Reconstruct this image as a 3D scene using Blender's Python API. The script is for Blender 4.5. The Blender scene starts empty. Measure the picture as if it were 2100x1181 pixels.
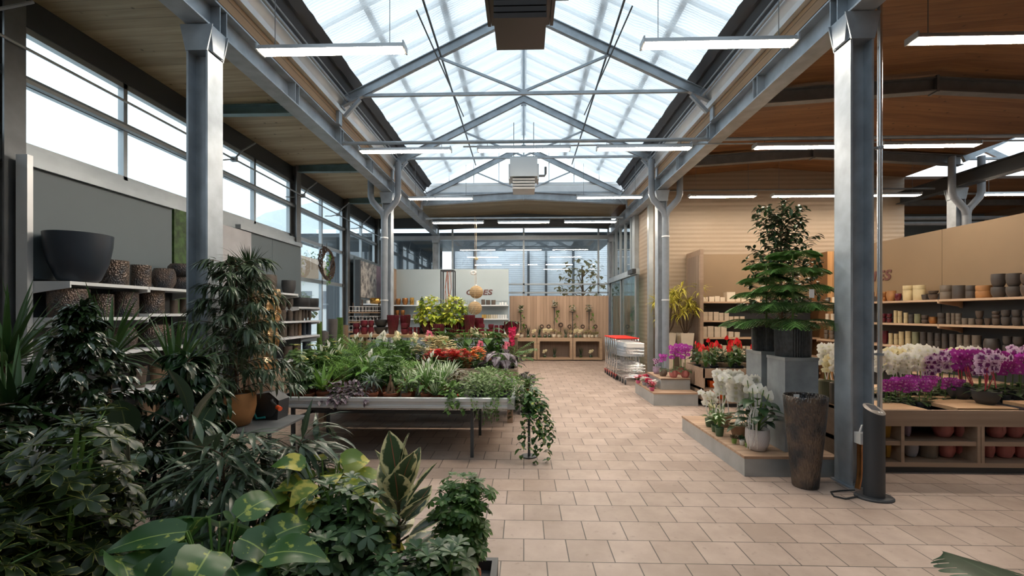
import bpy, math, random
from mathutils import Vector as V, Matrix
sc = bpy.context.scene
COL = sc.collection
R = random.Random(7)
PI = math.pi
# ---------------------------------------------------------------- camera model (photo is 2100 x 1181)
F, CX, CY, YAW, EYE = 933.33, 1046.0, 643.0, 0.03, 1.6
def ray(u, v):
    a = (u-CX)/F; b = -(v-CY)/F
    return V((-math.sin(YAW)+a*math.cos(YAW), math.cos(YAW)+a*math.sin(YAW), b))
def atY(u, v, Y):
    d = ray(u, v); t = Y/d.y; return V((d.x*t, Y, EYE+d.z*t))
def atX(u, v, X):
    d = ray(u, v); t = X/d.x; return V((X, d.y*t, EYE+d.z*t))
def atZ(u, v, z=0.0):
    d = ray(u, v); t = (z-EYE)/d.z; return V((d.x*t, d.y*t, z))
def xu(u, Y): return atY(u, CY, Y).x
# ---------------------------------------------------------------- mesh builder
AVOID = []          # boxes (x0, x1, y0, y1) that foliage must not grow through
def inside(p): return any(a <= p[0] <= b and c <= p[1] <= d for a, b, c, d in AVOID)
class MB:
    def __init__(s): s.v = []; s.f = []; s.uv = []
    def add(s, vs, fs, uvs=None):
        b = len(s.v); s.v += [tuple(p) for p in vs]
        s.f += [tuple(b+i for i in q) for q in fs]
        s.uv += uvs if uvs else [(0.5, 0.5)]*len(vs)
        return s
    def box(s, x0, y0, z0, x1, y1, z1):
        P = [(x0,y0,z0),(x1,y0,z0),(x1,y1,z0),(x0,y1,z0),(x0,y0,z1),(x1,y0,z1),(x1,y1,z1),(x0,y1,z1)]
        return s.add(P, [(0,3,2,1),(4,5,6,7),(0,1,5,4),(1,2,6,5),(2,3,7,6),(3,0,4,7)])
    def bar(s, a, b, w, h=None, up=(0,0,1)):
        a = V(a); b = V(b); h = h or w; d = (b-a).normalized(); u = V(up)
        if abs(d.dot(u)) > .98: u = V((0,1,0))
        r = d.cross(u).normalized()*(w/2); u = r.cross(d).normalized()*(h/2)
        P = [a-r-u, a+r-u, a+r+u, a-r+u, b-r-u, b+r-u, b+r+u, b-r+u]
        return s.add(P, [(0,3,2,1),(4,5,6,7),(0,1,5,4),(1,2,6,5),(2,3,7,6),(3,0,4,7)][:6])
    def tube(s, pts, r, n=8, r2=None, cap=True):
        pts = [V(p) for p in pts]; m = len(pts); vs = []; fs = []; pu = None
        for i, p in enumerate(pts):
            d = (pts[min(i+1, m-1)]-pts[max(i-1, 0)]).normalized()
            if pu is None:
                pu = V((0,0,1)) if abs(d.z) < .9 else V((1,0,0))
            x = d.cross(pu)
            if x.length < 1e-5: x = d.cross(V((0,1,0)))
            x.normalize(); pu = x.cross(d).normalized()
            rr = r if r2 is None else r+(r2-r)*i/max(1, m-1)
            for k in range(n):
                a = 2*PI*k/n; vs.append(p+x*(math.cos(a)*rr)+pu*(math.sin(a)*rr))
        for i in range(m-1):
            for k in range(n):
                fs.append((i*n+k, i*n+(k+1) % n, (i+1)*n+(k+1) % n, (i+1)*n+k))
        if cap: fs += [tuple(range(n))[::-1], tuple((m-1)*n+k for k in range(n))]
        return s.add(vs, fs)
    def lathe(s, prof, n=24, c=(0,0,0), rib=0, nr=16, sx=1, sy=1, ribz=None, sq=0):
        vs = []; fs = []; uv = []; m = len(prof); c = V(c)
        for i, (r, z) in enumerate(prof):
            for k in range(n):
                a = 2*PI*k/n; q = r
                if rib and (ribz is None or ribz[0] <= z <= ribz[1]): q = r*(1+rib*(abs(math.sin(nr*a/2))-.5))
                ca, sa = math.cos(a), math.sin(a)
                if sq:
                    e = max(abs(ca), abs(sa)); q = q*(1-sq+sq/e)
                vs.append(c+V((q*ca*sx, q*sa*sy, z))); uv.append((k/n, i/m))
        for i in range(m-1):
            for k in range(n): fs.append((i*n+k, i*n+(k+1) % n, (i+1)*n+(k+1) % n, (i+1)*n+k))
        if prof[0][0] > 1e-4: fs.append(tuple(range(n))[::-1])
        if prof[-1][0] > 1e-4: fs.append(tuple((m-1)*n+k for k in range(n)))
        return s.add(vs, fs, uv)
    def prism(s, poly, axis, a, b):
        n = len(poly); f = {'x': lambda p, t: (t, p[0], p[1]), 'y': lambda p, t: (p[0], t, p[1]), 'z': lambda p, t: (p[0], p[1], t)}[axis]
        vs = [f(p, a) for p in poly]+[f(p, b) for p in poly]
        fs = [tuple(range(n))[::-1], tuple(range(n, 2*n))]+[(i, (i+1) % n, n+(i+1) % n, n+i) for i in range(n)]
        return s.add(vs, fs)
    def torus(s, c, R_, r, ax='z', n=24, m=8, sx=1, sy=1):
        vs = []; fs = []; c = V(c)
        for i in range(n):
            a = 2*PI*i/n
            for k in range(m):
                b = 2*PI*k/m; q = R_+r*math.cos(b); x, y, z = q*math.cos(a)*sx, q*math.sin(a)*sy, r*math.sin(b)
                p = {'z': V((x, y, z)), 'x': V((z, x, y)), 'y': V((x, z, y))}[ax]; vs.append(c+p)
        for i in range(n):
            for k in range(m): fs.append((i*m+k, ((i+1) % n)*m+k, ((i+1) % n)*m+(k+1) % m, i*m+(k+1) % m))
        return s.add(vs, fs)
    def ball(s, c, r, n=8, m=5, sz=1):
        pr = [(max(1e-5, r*math.sin(PI*i/m)), -r*sz*math.cos(PI*i/m)) for i in range(m+1)]
        return s.lathe(pr, n, c)
    def leaf(s, p, d, L, W, n=3, m=2, droop=.5, fold=.25, shape='ell', up=None, wav=0):
        p = V(p); d = V(d).normalized(); up = V(up) if up else V((0,0,1))
        if abs(d.dot(up)) > .97: up = V((R.uniform(-1,1), R.uniform(-1,1), .2))
        side = d.cross(up).normalized(); st = L/n; vs = []; uv = []; fs = []
        pr = PROF[shape]; c = p.copy(); ax = side
        for i in range(n+1):
            t = i/n; w = W*.5*pr(t); nv = side.cross(d).normalized()
            for j in range(m+1):
                q = 2*j/m-1
                vs.append(c+side*(q*w)+nv*(fold*abs(q)*w+(wav*w*math.sin(9*t+3*q) if wav and j in (0, m) else 0))); uv.append((j/m, t))
            if i < n:
                d = (Matrix.Rotation(-droop/n, 3, ax) @ d).normalized(); c = c+d*st
        if AVOID and any(inside(q) for q in vs+[p.lerp(c, .25), p.lerp(c, .5), p.lerp(c, .75)]): return c
        for i in range(n):
            for j in range(m):
                a = i*(m+1)+j; fs.append((a, a+1, a+m+2, a+m+1))
        s.add(vs, fs, uv); return c
    def mesh(s, name, mat, smooth=True, ang=40):
        me = bpy.data.meshes.new(name); me.from_pydata(s.v, [], s.f)
        ul = me.uv_layers.new(name='UVMap'); li = [0]*len(me.loops); me.loops.foreach_get('vertex_index', li)
        fl = []
        for i in li: fl += s.uv[i]
        ul.data.foreach_set('uv', fl)
        if mat: me.materials.append(mat)
        if smooth:
            me.polygons.foreach_set('use_smooth', [True]*len(me.polygons))
            if ang: me.set_sharp_from_angle(angle=math.radians(ang))
        me.update(); return me
def interp(t, pts):
    for (a, x), (b, y) in zip(pts[:-1], pts[1:]):
        if t <= b: return x+(y-x)*(t-a)/(b-a)
    return pts[-1][1]
PROF = {
 'ell': lambda t: max(.03, math.sin(PI*min(1, t**.85))**.8),
 'lance': lambda t: max(.03, math.sin(PI*t**.62)),
 'strap': lambda t: (.45+.55*min(1, t*3)) * max(.03, (1-t**2.2)),
 'heart': lambda t: interp(t, ((0,.5),(.06,.8),(.18,1),(.35,.98),(.55,.8),(.75,.5),(.9,.22),(1,.03))),
 'obov': lambda t: interp(t, ((0,.12),(.3,.55),(.6,.98),(.75,1),(.9,.72),(1,.2))),
 'strip': lambda t: 1.0,
 'petal': lambda t: max(.12, math.sin(PI*(.12+.80*t**.8))),
}
# ---------------------------------------------------------------- objects
USED = {}
def tag(o, label=None, cat=None, group=None, kind=None):
    if label:
        n = len(label.split())
        if not 4 <= n <= 16: print('LABEL LENGTH', n, label)
        if label in USED and not kind: print('LABEL REPEAT', label)
        USED[label] = 1; o['label'] = label
    if cat: o['category'] = cat
    if group: o['group'] = group
    if kind: o['kind'] = kind
    return o
def link(name, data, parent=None, loc=None, rz=0, scale=None):
    o = bpy.data.objects.new(name, data); COL.objects.link(o)
    if parent: o.parent = parent
    if loc is not None: o.location = loc
    if rz: o.rotation_euler = (0, 0, rz)
    if scale: o.scale = (scale,)*3 if not hasattr(scale, '__len__') else scale
    return o
def part(name, mb, mat, parent, smooth=True, label=None, ang=40):
    o = link(name, mb.mesh(name, mat, smooth, ang), parent)
    if label: o['label'] = label
    return o
def solo(name, mb, mat, label, cat, group=None, kind=None, smooth=True, loc=None, rz=0, ang=40):
    return tag(link(name, mb.mesh(name, mat, smooth, ang), None, loc, rz), label, cat, group, kind)
def struct(name, mb, mat, label, cat='structure', smooth=False):
    return solo(name, mb, mat, label, cat, kind='structure', smooth=smooth)
def thing(name, label, cat, loc=(0,0,0), rz=0, group=None, scale=None, kind=None):
    return tag(link(name, None, None, loc, rz, scale), label, cat, group, kind)
PROTO = {}
def proto(key, parts):
    """parts: list of (name, MB, material, index of the parent part or None, label or None)"""
    out = []
    for p in parts:
        n, mb, m = p[:3]; out.append((n, mb.mesh(n, m), p[3] if len(p) > 3 else None, p[4] if len(p) > 4 else None))
    PROTO[key] = out
def place(key, name, label, cat, loc, rz=0, scale=None, group=None):
    ps = PROTO[key]
    if len(ps) == 1: return tag(link(name, ps[0][1], None, loc, rz, scale), label, cat, group)
    r = thing(name, label, cat, loc, rz, group, scale); obs = []
    for n, me, pi, lb in ps:
        o = link(n, me, r if pi is None else obs[pi])
        if lb: o['label'] = lb
        obs.append(o)
    return r
ORD = 'first second third fourth fifth sixth seventh eighth ninth tenth eleventh twelfth thirteenth fourteenth fifteenth sixteenth seventeenth eighteenth nineteenth twentieth'.split()
def nth(i, n, a='left'):
    b = {'left': 'right', 'front': 'back', 'near': 'far'}[a]
    if i == 0: return {'left': 'leftmost', 'front': 'frontmost', 'near': 'nearest'}[a]
    if i == n-1: return {'left': 'rightmost', 'front': 'rearmost', 'near': 'farthest'}[a]
    if i < n/2: return ORD[i]+' from '+{'left': 'left', 'front': 'front', 'near': 'the near end'}[a]
    return ORD[n-1-i]+' from '+{'left': 'right', 'front': 'the back', 'near': 'the far end'}[a]
# ---------------------------------------------------------------- materials
MATS = {}
class NT:
    def __init__(s, name):
        s.m = bpy.data.materials.new(name); s.m.use_nodes = True; s.t = s.m.node_tree; s.N = s.t.nodes
        s.b = s.N['Principled BSDF']; s.out = s.N['Material Output']
    def n(s, typ, **k):
        x = s.N.new('ShaderNode'+typ)
        for a, v in k.items():
            if a.startswith('i_'):
                key = a[2:].replace('_', ' ')
                x.inputs[int(key) if key.isdigit() else key].default_value = v
            else: setattr(x, a, v)
        return x
    def l(s, a, b): s.t.links.new(a, b)
def rgb(c): return (*c, 1) if len(c) == 3 else c
def mat(name, col, rough=.5, metal=0, noise=0, nscale=8, bump=0, bscale=40, spec=.5, coat=0, stretch=None, col2=None):
    t = NT(name); b = t.b; b.inputs['Base Color'].default_value = rgb(col); b.inputs['Roughness'].default_value = rough
    b.inputs['Metallic'].default_value = metal; b.inputs['Specular IOR Level'].default_value = spec; b.inputs['Coat Weight'].default_value = coat
    if noise or bump:
        tc = t.n('TexCoord'); src = tc.outputs['Object']
        if stretch:
            mp = t.n('Mapping', i_Scale=stretch); t.l(src, mp.inputs[0]); src = mp.outputs[0]
    if noise:
        nz = t.n('TexNoise', i_Scale=nscale, i_Detail=4.0); t.l(src, nz.inputs['Vector'])
        mx = t.n('Mix', data_type='RGBA'); mx.inputs[6].default_value = rgb(col)
        mx.inputs[7].default_value = rgb(col2 if col2 else tuple(c*(1-noise) for c in col[:3]))
        mr = t.n('MapRange', i_1=.35, i_2=.65); t.l(nz.outputs[0], mr.inputs[0])
        t.l(mr.outputs[0], mx.inputs[0]); t.l(mx.outputs[2], b.inputs['Base Color'])
    if bump:
        n2 = t.n('TexNoise', i_Scale=bscale, i_Detail=3.0); t.l(src, n2.inputs['Vector'])
        bp = t.n('Bump', i_Strength=bump, i_Distance=.01); t.l(n2.outputs[0], bp.inputs['Height']); t.l(bp.outputs[0], b.inputs['Normal'])
    MATS[name] = t.m; return t.m
def leafmat(name, c1, c2=None, edge=None, mid=None, spots=None, rough=.35, trans=.25, back=None):
    """leaf: tone varies leaf by leaf, optional pale margin, pale midrib, blotches"""
    t = NT(name); b = t.b; g = t.n('NewGeometry'); c2 = c2 or tuple(x*.55 for x in c1)
    mx = t.n('Mix', data_type='RGBA'); mx.inputs[6].default_value = rgb(c1); mx.inputs[7].default_value = rgb(c2)
    t.l(g.outputs['Random Per Island'], mx.inputs[0]); out = mx.outputs[2]
    if edge or mid or spots:
        uv = t.n('UVMap'); sx = t.n('SeparateXYZ'); t.l(uv.outputs[0], sx.inputs[0])
        ab = t.n('Math', operation='SUBTRACT', i_1=.5); t.l(sx.outputs[0], ab.inputs[0])
        aa = t.n('Math', operation='ABSOLUTE'); t.l(ab.outputs[0], aa.inputs[0])
    def over(fac, col):
        nonlocal out
        m2 = t.n('Mix', data_type='RGBA'); t.l(fac, m2.inputs[0]); t.l(out, m2.inputs[6]); m2.inputs[7].default_value = rgb(col); out = m2.outputs[2]
    if spots:
        tc = t.n('TexCoord'); nz = t.n('TexNoise', i_Scale=spots[1], i_Detail=3.0); t.l(tc.outputs['Object'], nz.inputs['Vector'])
        mr = t.n('MapRange', i_1=spots[2], i_2=spots[2]+.06); t.l(nz.outputs[0], mr.inputs[0]); over(mr.outputs[0], spots[0])
    if edge:
        tc = t.n('TexCoord'); nz = t.n('TexNoise', i_Scale=25.0); t.l(tc.outputs['Object'], nz.inputs['Vector'])
        ad = t.n('MapRange', i_1=0.3, i_2=.7, i_3=-.13, i_4=.13); t.l(nz.outputs[0], ad.inputs[0])
        a3 = t.n('Math', operation='ADD'); t.l(aa.outputs[0], a3.inputs[0]); t.l(ad.outputs[0], a3.inputs[1])
        mr = t.n('MapRange', i_1=edge[1], i_2=edge[1]+.08); t.l(a3.outputs[0], mr.inputs[0]); over(mr.outputs[0], edge[0])
    if mid:
        mr = t.n('MapRange', i_1=mid[1], i_2=mid[1]*.4); t.l(aa.outputs[0], mr.inputs[0]); over(mr.outputs[0], mid[0])
    t.l(out, b.inputs['Base Color']); b.inputs['Roughness'].default_value = rough; b.inputs['Specular IOR Level'].default_value = .32
    tr = t.n('BsdfTranslucent'); t.l(out, tr.inputs[0]); ms = t.n('MixShader', i_0=trans)
    t.l(b.outputs[0], ms.inputs[1]); t.l(tr.outputs[0], ms.inputs[2]); t.l(ms.outputs[0], t.out.inputs[0])
    MATS[name] = t.m; return t.m
def glassmat(name, tint=(.9,.95,.95), refl=.08, rough=0.0):
    t = NT(name); t.N.remove(t.b)
    a = t.n('BsdfTransparent', i_0=rgb(tint)); g = t.n('BsdfGlossy', i_Roughness=rough); g.inputs[0].default_value = (1,1,1,1)
    fr = t.n('LayerWeight', i_Blend=.25); mr = t.n('MapRange', i_3=refl, i_4=.38); t.l(fr.outputs[1], mr.inputs[0])
    ms = t.n('MixShader'); t.l(mr.outputs[0], ms.inputs[0]); t.l(a.outputs[0], ms.inputs[1]); t.l(g.outputs[0], ms.inputs[2]); t.l(ms.outputs[0], t.out.inputs[0])
    MATS[name] = t.m; return t.m
def plankmat(name, c1, c2, width, axis, rough=.55, gap=.03, grain=1.0, knots=0):
    """boards running along one axis; width across"""
    t = NT(name); b = t.b; tc = t.n('TexCoord'); sp = t.n('SeparateXYZ'); t.l(tc.outputs['Object'], sp.inputs[0])
    ac = {'x': 1, 'y': 0, 'z': 0}[axis[0]] if len(axis) == 1 else {'x': 0, 'y': 1, 'z': 2}[axis[1]]
    al = {'x': 0, 'y': 1, 'z': 2}[axis[0]]
    dv = t.n('Math', operation='DIVIDE', i_1=width); t.l(sp.outputs[ac], dv.inputs[0])
    fl = t.n('Math', operation='FLOOR'); t.l(dv.outputs[0], fl.inputs[0]); fr = t.n('Math', operation='FRACT'); t.l(dv.outputs[0], fr.inputs[0])
    wn = t.n('TexWhiteNoise', noise_dimensions='1D'); t.l(fl.outputs[0], wn.inputs['W'])
    mx = t.n('Mix', data_type='RGBA'); mx.inputs[6].default_value = rgb(c1); mx.inputs[7].default_value = rgb(c2)
    sc_ = [18.0, 18.0, 18.0]; sc_[al] = 1.2
    mp = t.n('Mapping', i_Scale=tuple(s*grain for s in sc_)); t.l(tc.outputs['Object'], mp.inputs[0])
    off = t.n('Vector' + 'Math', operation='ADD'); cb = t.n('CombineXYZ'); m5 = t.n('Math', operation='MULTIPLY', i_1=37.0); t.l(wn.outputs[0], m5.inputs[0])
    for k in range(3): t.l(m5.outputs[0], cb.inputs[k])
    t.l(mp.outputs[0], off.inputs[0]); t.l(cb.outputs[0], off.inputs[1])
    nz = t.n('TexNoise', i_Scale=1.0, i_Detail=5.0); t.l(off.outputs[0], nz.inputs['Vector'])
    am = t.n('Math', operation='MULTIPLY_ADD', i_1=.45, i_2=-.1); t.l(wn.outputs[0], am.inputs[0])
    a2 = t.n('Math', operation='ADD'); t.l(nz.outputs[0], a2.inputs[0]); t.l(am.outputs[0], a2.inputs[1])
    mr = t.n('MapRange', i_1=.35, i_2=.85); t.l(a2.outputs[0], mr.inputs[0]); t.l(mr.outputs[0], mx.inputs[0]); col = mx.outputs[2]
    if knots:
        vo = t.n('TexVoronoi', i_Scale=knots); t.l(tc.outputs['Object'], vo.inputs['Vector'])
        k2 = t.n('MapRange', i_1=.12, i_2=.05); t.l(vo.outputs['Distance'], k2.inputs[0])
        m2 = t.n('Mix', data_type='RGBA'); m2.inputs[7].default_value = rgb(tuple(c*.35 for c in c2)); t.l(k2.outputs[0], m2.inputs[0]); t.l(col, m2.inputs[6]); col = m2.outputs[2]
    c3 = t.n('Math', operation='SUBTRACT', i_1=.5); t.l(fr.outputs[0], c3.inputs[0]); c4 = t.n('Math', operation='ABSOLUTE'); t.l(c3.outputs[0], c4.inputs[0])
    gp = t.n('MapRange', i_1=.5-gap, i_2=.5); t.l(c4.outputs[0], gp.inputs[0])
    m3 = t.n('Mix', data_type='RGBA'); m3.inputs[7].default_value = rgb(tuple(c*.3 for c in c2)); t.l(gp.outputs[0], m3.inputs[0]); t.l(col, m3.inputs[6])
    t.l(m3.outputs[2], b.inputs['Base Color']); b.inputs['Roughness'].default_value = rough
    bp = t.n('Bump', i_Strength=.5, i_Distance=.01, invert=True); t.l(gp.outputs[0], bp.inputs['Height']); t.l(bp.outputs[0], b.inputs['Normal'])
    MATS[name] = t.m; return t.m
def ridgemat(name, col, period, axis, rough=.5, metal=0, strength=.5, noise=.15, mix=None):
    """horizontal or vertical corrugation / hammered relief as bump"""
    t = NT(name); b = t.b; tc = t.n('TexCoord')
    w = t.n('TexWave', bands_direction=axis.upper(), i_Scale=.314/period); t.l(tc.outputs['Object'], w.inputs['Vector'])
    bp = t.n('Bump', i_Strength=strength, i_Distance=period*.3); t.l(w.outputs[1], bp.inputs['Height']); t.l(bp.outputs[0], b.inputs['Normal'])
    nz = t.n('TexNoise', i_Scale=3.0); t.l(tc.outputs['Object'], nz.inputs['Vector'])
    mx = t.n('Mix', data_type='RGBA'); mx.inputs[6].default_value = rgb(col); mx.inputs[7].default_value = rgb(mix or tuple(c*(1-noise) for c in col)); t.l(nz.outputs[0], mx.inputs[0])
    t.l(mx.outputs[2], b.inputs['Base Color']); b.inputs['Roughness'].default_value = rough; b.inputs['Metallic'].default_value = metal
    MATS[name] = t.m; return t.m
def hammermat(name, col, col2, scale=30, rough=.35, metal=.5, strength=.9, zs=.8):
    t = NT(name); b = t.b; tc = t.n('TexCoord'); mp = t.n('Mapping', i_Scale=(1,1,zs)); t.l(tc.outputs['Object'], mp.inputs[0])
    vo = t.n('TexVoronoi', i_Scale=scale); t.l(mp.outputs[0], vo.inputs['Vector'])
    bp = t.n('Bump', i_Strength=strength, i_Distance=.012); t.l(vo.outputs['Distance'], bp.inputs['Height']); t.l(bp.outputs[0], b.inputs['Normal'])
    nz = t.n('TexNoise', i_Scale=6.0, i_Detail=4.0); t.l(tc.outputs['Object'], nz.inputs['Vector'])
    mx = t.n('Mix', data_type='RGBA'); mx.inputs[6].default_value = rgb(col); mx.inputs[7].default_value = rgb(col2)
    mr = t.n('MapRange', i_1=.4, i_2=.62); t.l(nz.outputs[0], mr.inputs[0]); t.l(mr.outputs[0], mx.inputs[0]); t.l(mx.outputs[2], b.inputs['Base Color'])
    b.inputs['Roughness'].default_value = rough; b.inputs['Metallic'].default_value = metal
    MATS[name] = t.m; return t.m
def emitmat(name, col, s):
    t = NT(name); t.N.remove(t.b); e = t.n('Emission', i_Strength=s); e.inputs[0].default_value = rgb(col); t.l(e.outputs[0], t.out.inputs[0]); MATS[name] = t.m; return t.m
M = MATS
mat('steel', (.40,.45,.50), .42, .35, .25, 5, .05, 60)
mat('steel_flange', (.40,.43,.46), .36, .7, .3, 14, .05, 60)
mat('steel_teal', (.16,.24,.24), .45, .3, .2, 5)
mat('steel_dark', (.07,.08,.09), .45, .4)
mat('steel_dim', (.20,.21,.22), .5, .5, .2, 5)
mat('alu', (.74,.76,.78), .35, .35, .1, 3)
mat('window_alu', (.36,.40,.43), .4, .5, .1, 4)
mat('chrome', (.75,.77,.8), .2, .95)
mat('pipe_grey', (.24,.27,.31), .45, .1, .15, 6)
mat('screen_dark', (.05,.055,.065), .6)
mat('heater', (.06,.06,.065), .3, .4)
mat('heater_pale', (.55,.58,.60), .35, .4)
mat('lamp_body', (.42,.44,.46), .4, .4)
mat('board_grey', (.125,.16,.18), .5, 0, .05, 2)
mat('board_beige', (.235,.16,.092), .5, 0, .05, 2)
mat('shelf_white', (.72,.75,.78), .4, .1)
mat('shelf_wood', (.52,.36,.24), .5)
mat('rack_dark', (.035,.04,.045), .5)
mat('concrete', (.33,.36,.38), .45, .1, .25, 6, .1, 30)
mat('zinc', (.46,.50,.52), .38, .6, .2, 3)
mat('black', (.015,.016,.018), .45)
mat('black_soft', (.038,.042,.048), .5)
mat('white', (.8,.8,.78), .5)
mat('cream', (.75,.66,.52), .5, 0, .08, 8)
mat('red_plastic', (.75,.03,.02), .35)
mat('orange_pot', (.95,.16,.02), .4)
mat('terracotta', (.40,.12,.055), .7, 0, .25, 20)
mat('soil', (.03,.02,.014), .95, 0, .4, 40)
mat('tan_pot', (.36,.17,.06), .55, 0, .2, 10)
mat('copper', (.45,.2,.07), .3, .8, .3, 12)
mat('gold', (.72,.42,.12), .25, .9, .3, 20)
hammermat('gold_crumple', (.85,.6,.36), (.5,.3,.13), 12, .22, .95, 1.0)
hammermat('bronze', (.16,.115,.09), (.06,.06,.065), 58, .33, .55, 1.0)
hammermat('bronze_fine', (.15,.11,.09), (.05,.055,.065), 80, .35, .5, .9)
hammermat('vase_bronze', (.15,.115,.09), (.05,.053,.06), 75, .27, .5, .75, .4)
mat('navy', (.022,.032,.048), .4, 0, .1, 5)
mat('charcoal', (.055,.055,.058), .5, 0, .2, 10)
mat('brown_pot', (.10,.075,.06), .45, 0, .3, 12)
mat('brown_wood_pot', (.24,.15,.09), .6, 0, .3, 14, 0, 0, .5, 0, (1,1,8))
mat('wine', (.11,.012,.022), .16, 0, .35, 9, 0, 40, .6, .4)
mat('wine_flat', (.14,.017,.03), .28, 0, .2, 9)
mat('olive_pot', (.22,.22,.13), .45, 0, .1, 9)
mat('sand_pot', (.58,.48,.28), .45, 0, .12, 9)
mat('taupe_pot', (.17,.14,.11), .5, 0, .15, 9)
mat('dusk_pot', (.07,.06,.055), .5, 0, .15, 9)
mat('pink_pot', (.48,.16,.15), .45, 0, .15, 12)
mat('rose_pot', (.62,.12,.25), .4)
mat('mauve_pot', (.33,.25,.36), .45)
mat('blue_grey_pot', (.34,.36,.42), .45)
mat('mustard', (.62,.36,.07), .45)
mat('green_pot', (.06,.12,.06), .4)
mat('lime_pot', (.2,.32,.08), .5)
mat('ash_pot', (.075,.08,.085), .55, .1, .4, 22, 0, 40, .5, 0, (2,2,1))
mat('wicker', (.6,.42,.22), .7, 0, .35, 40)
mat('paper', (.55,.42,.27), .7)
mat('bark', (.11,.065,.035), .8, 0, .4, 30)
mat('stem_green', (.10,.2,.04), .5)
mat('stem_dark', (.07,.06,.035), .6)
mat('ribbon', (.8,.78,.74), .4)
mat('ribbon_red', (.45,.03,.06), .4)
mat('petal_white', (.85,.82,.76), .5)
mat('petal_cream', (.82,.72,.45), .5)
mat('petal_red', (.72,.012,.02), .45)
mat('petal_orange', (.9,.25,.04), .45)
mat('petal_pink', (.8,.16,.25), .45)
mat('petal_hot', (.75,.02,.12), .45)
mat('petal_purple', (.42,.05,.42), .45)
mat('petal_deep', (.22,.01,.18), .45)
mat('petal_lilac', (.62,.38,.58), .45, 0, .35, 60, 0, 0, .5, 0, None, (.35,.08,.3))
mat('petal_coral', (.85,.12,.08), .4)
mat('moss', (.08,.16,.02), .9, 0, .5, 40, 1, 80)
mat('stone_vase', (.12,.11,.11), .6, 0, .4, 9, .3, 30, .5, 0, (1,1,.3))
mat('twig', (.09,.055,.04), .8, 0, .4, 20)
mat('orange_clip', (.8,.1,.02), .4)
mat('hose', (.02,.25,.27), .4)
mat('lettering', (.12,.05,.045), .4)
mat('screen', (.10,.10,.11), .2)
mat('house_white', (.8,.8,.8), .7)
mat('house_brown', (.25,.16,.1), .7)
mat('hill', (.62,.68,.72), .9, 0, .15, .05)  # distance haze is put into this pale hill colour
mat('asphalt', (.58,.6,.6), .9)
mat('reel', (.035,.037,.042), .5)
mat('green_art', (.06,.13,.03), .6, 0, .7, 12)
mat('pale_art', (.55,.55,.58), .6, 0, .12, 4)
glassmat('glass', (.93,.97,.98), .05)
glassmat('glass_back', (.90,.94,.96), .10)
glassmat('glass_green', (.72,.85,.84), .07)
glassmat('jar_glass', (.75,.82,.78), .12)
emitmat('lamp_glow', (1.0,.85,.68), 92.0)
plankmat('deck_daylit', (.42,.35,.23), (.27,.215,.13), .16, 'x', .6, .02, 1, 4.5)  # same timber as the next deck, cool window daylight put into the colour
plankmat('deck_dim_warm', (.27,.135,.055), (.17,.075,.028), .16, 'x', .6, .02, 1, 4.5)  # same timber again, dim warm light put into the colour
plankmat('fascia_wood', (.40,.25,.13), (.26,.15,.075), .4, 'yz', .6, .02, 1)
plankmat('fence', (.55,.38,.27), (.40,.27,.185), .115, 'zx', .6, .04, 1)
plankmat('wood_wall', (.55,.30,.12), (.42,.2,.07), .12, 'zx', .5, .03, 1)
plankmat('slats', (.50,.34,.23), (.36,.23,.15), .105, 'xy', .6, .05, 1)
plankmat('oak', (.45,.31,.20), (.33,.215,.135), .6, 'xz', .5, .0, 1)
plankmat('unit_wood', (.37,.26,.185), (.28,.19,.13), .6, 'xz', .5, .0, 1)
plankmat('unit_top', (.55,.35,.2), (.42,.26,.14), .9, 'xy', .5, .0, 1)
plankmat('grey_wood', (.30,.22,.17), (.2,.14,.105), .14, 'zy', .55, .04, 1)
ridgemat('clad_wall', (.31,.235,.165), .11, 'z', .5, .0, .16, .08)
ridgemat('facade', (.86,.87,.9), .10, 'z', .35, .0, .3, .3, (.72,.74,.78))
leafmat('lf_dark', (.028,.065,.022), (.012,.03,.014), rough=.28, trans=.12)
leafmat('lf_ficus', (.03,.06,.02), (.016,.032,.014), rough=.24, trans=.12)
MATS['lf_ficus'].node_tree.nodes['Principled BSDF'].inputs['Specular IOR Level'].default_value = .8
leafmat('lf_mid', (.10,.20,.045), (.045,.10,.025), rough=.35)
leafmat('lf_fresh', (.19,.36,.065), (.09,.19,.035), rough=.38)
leafmat('lf_alii', (.085,.125,.075), (.04,.065,.035), rough=.28, trans=.15, mid=((.10,.14,.07), .05))
leafmat('lf_yucca', (.05,.11,.03), (.025,.055,.018), rough=.35, trans=.2)
leafmat('lf_schef', (.09,.16,.065), (.045,.085,.038), rough=.3, trans=.15)
leafmat('lf_schef_var', (.03,.055,.016), (.014,.028,.01), edge=((.24,.26,.06), .42), rough=.32)
leafmat('lf_schef_gold', (.10,.18,.04), (.045,.09,.025), spots=((.68,.6,.2), 7.0, .56), rough=.35)
leafmat('lf_rubber', (.085,.125,.085), (.035,.06,.035), rough=.22, trans=.1, mid=((.12,.15,.07), .03))
leafmat('lf_rubber_var', (.06,.10,.05), (.035,.06,.03), edge=((.74,.69,.40), .31), rough=.25, trans=.2, mid=((.35,.12,.08), .02))
leafmat('lf_pothos', (.065,.15,.04), (.03,.08,.03), spots=((.36,.42,.08), 26.0, .60), rough=.3, trans=.25, mid=((.28,.38,.1), .025))
leafmat('lf_pothos_gold', (.30,.36,.05), (.07,.16,.03), spots=((.62,.55,.10), 14.0, .5), rough=.33, trans=.3)
leafmat('lf_peace', (.13,.28,.055), (.06,.14,.03), rough=.3, trans=.25)
leafmat('lf_whitevar', (.18,.32,.09), (.09,.18,.045), mid=((.82,.84,.72), .27), rough=.4)
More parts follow.
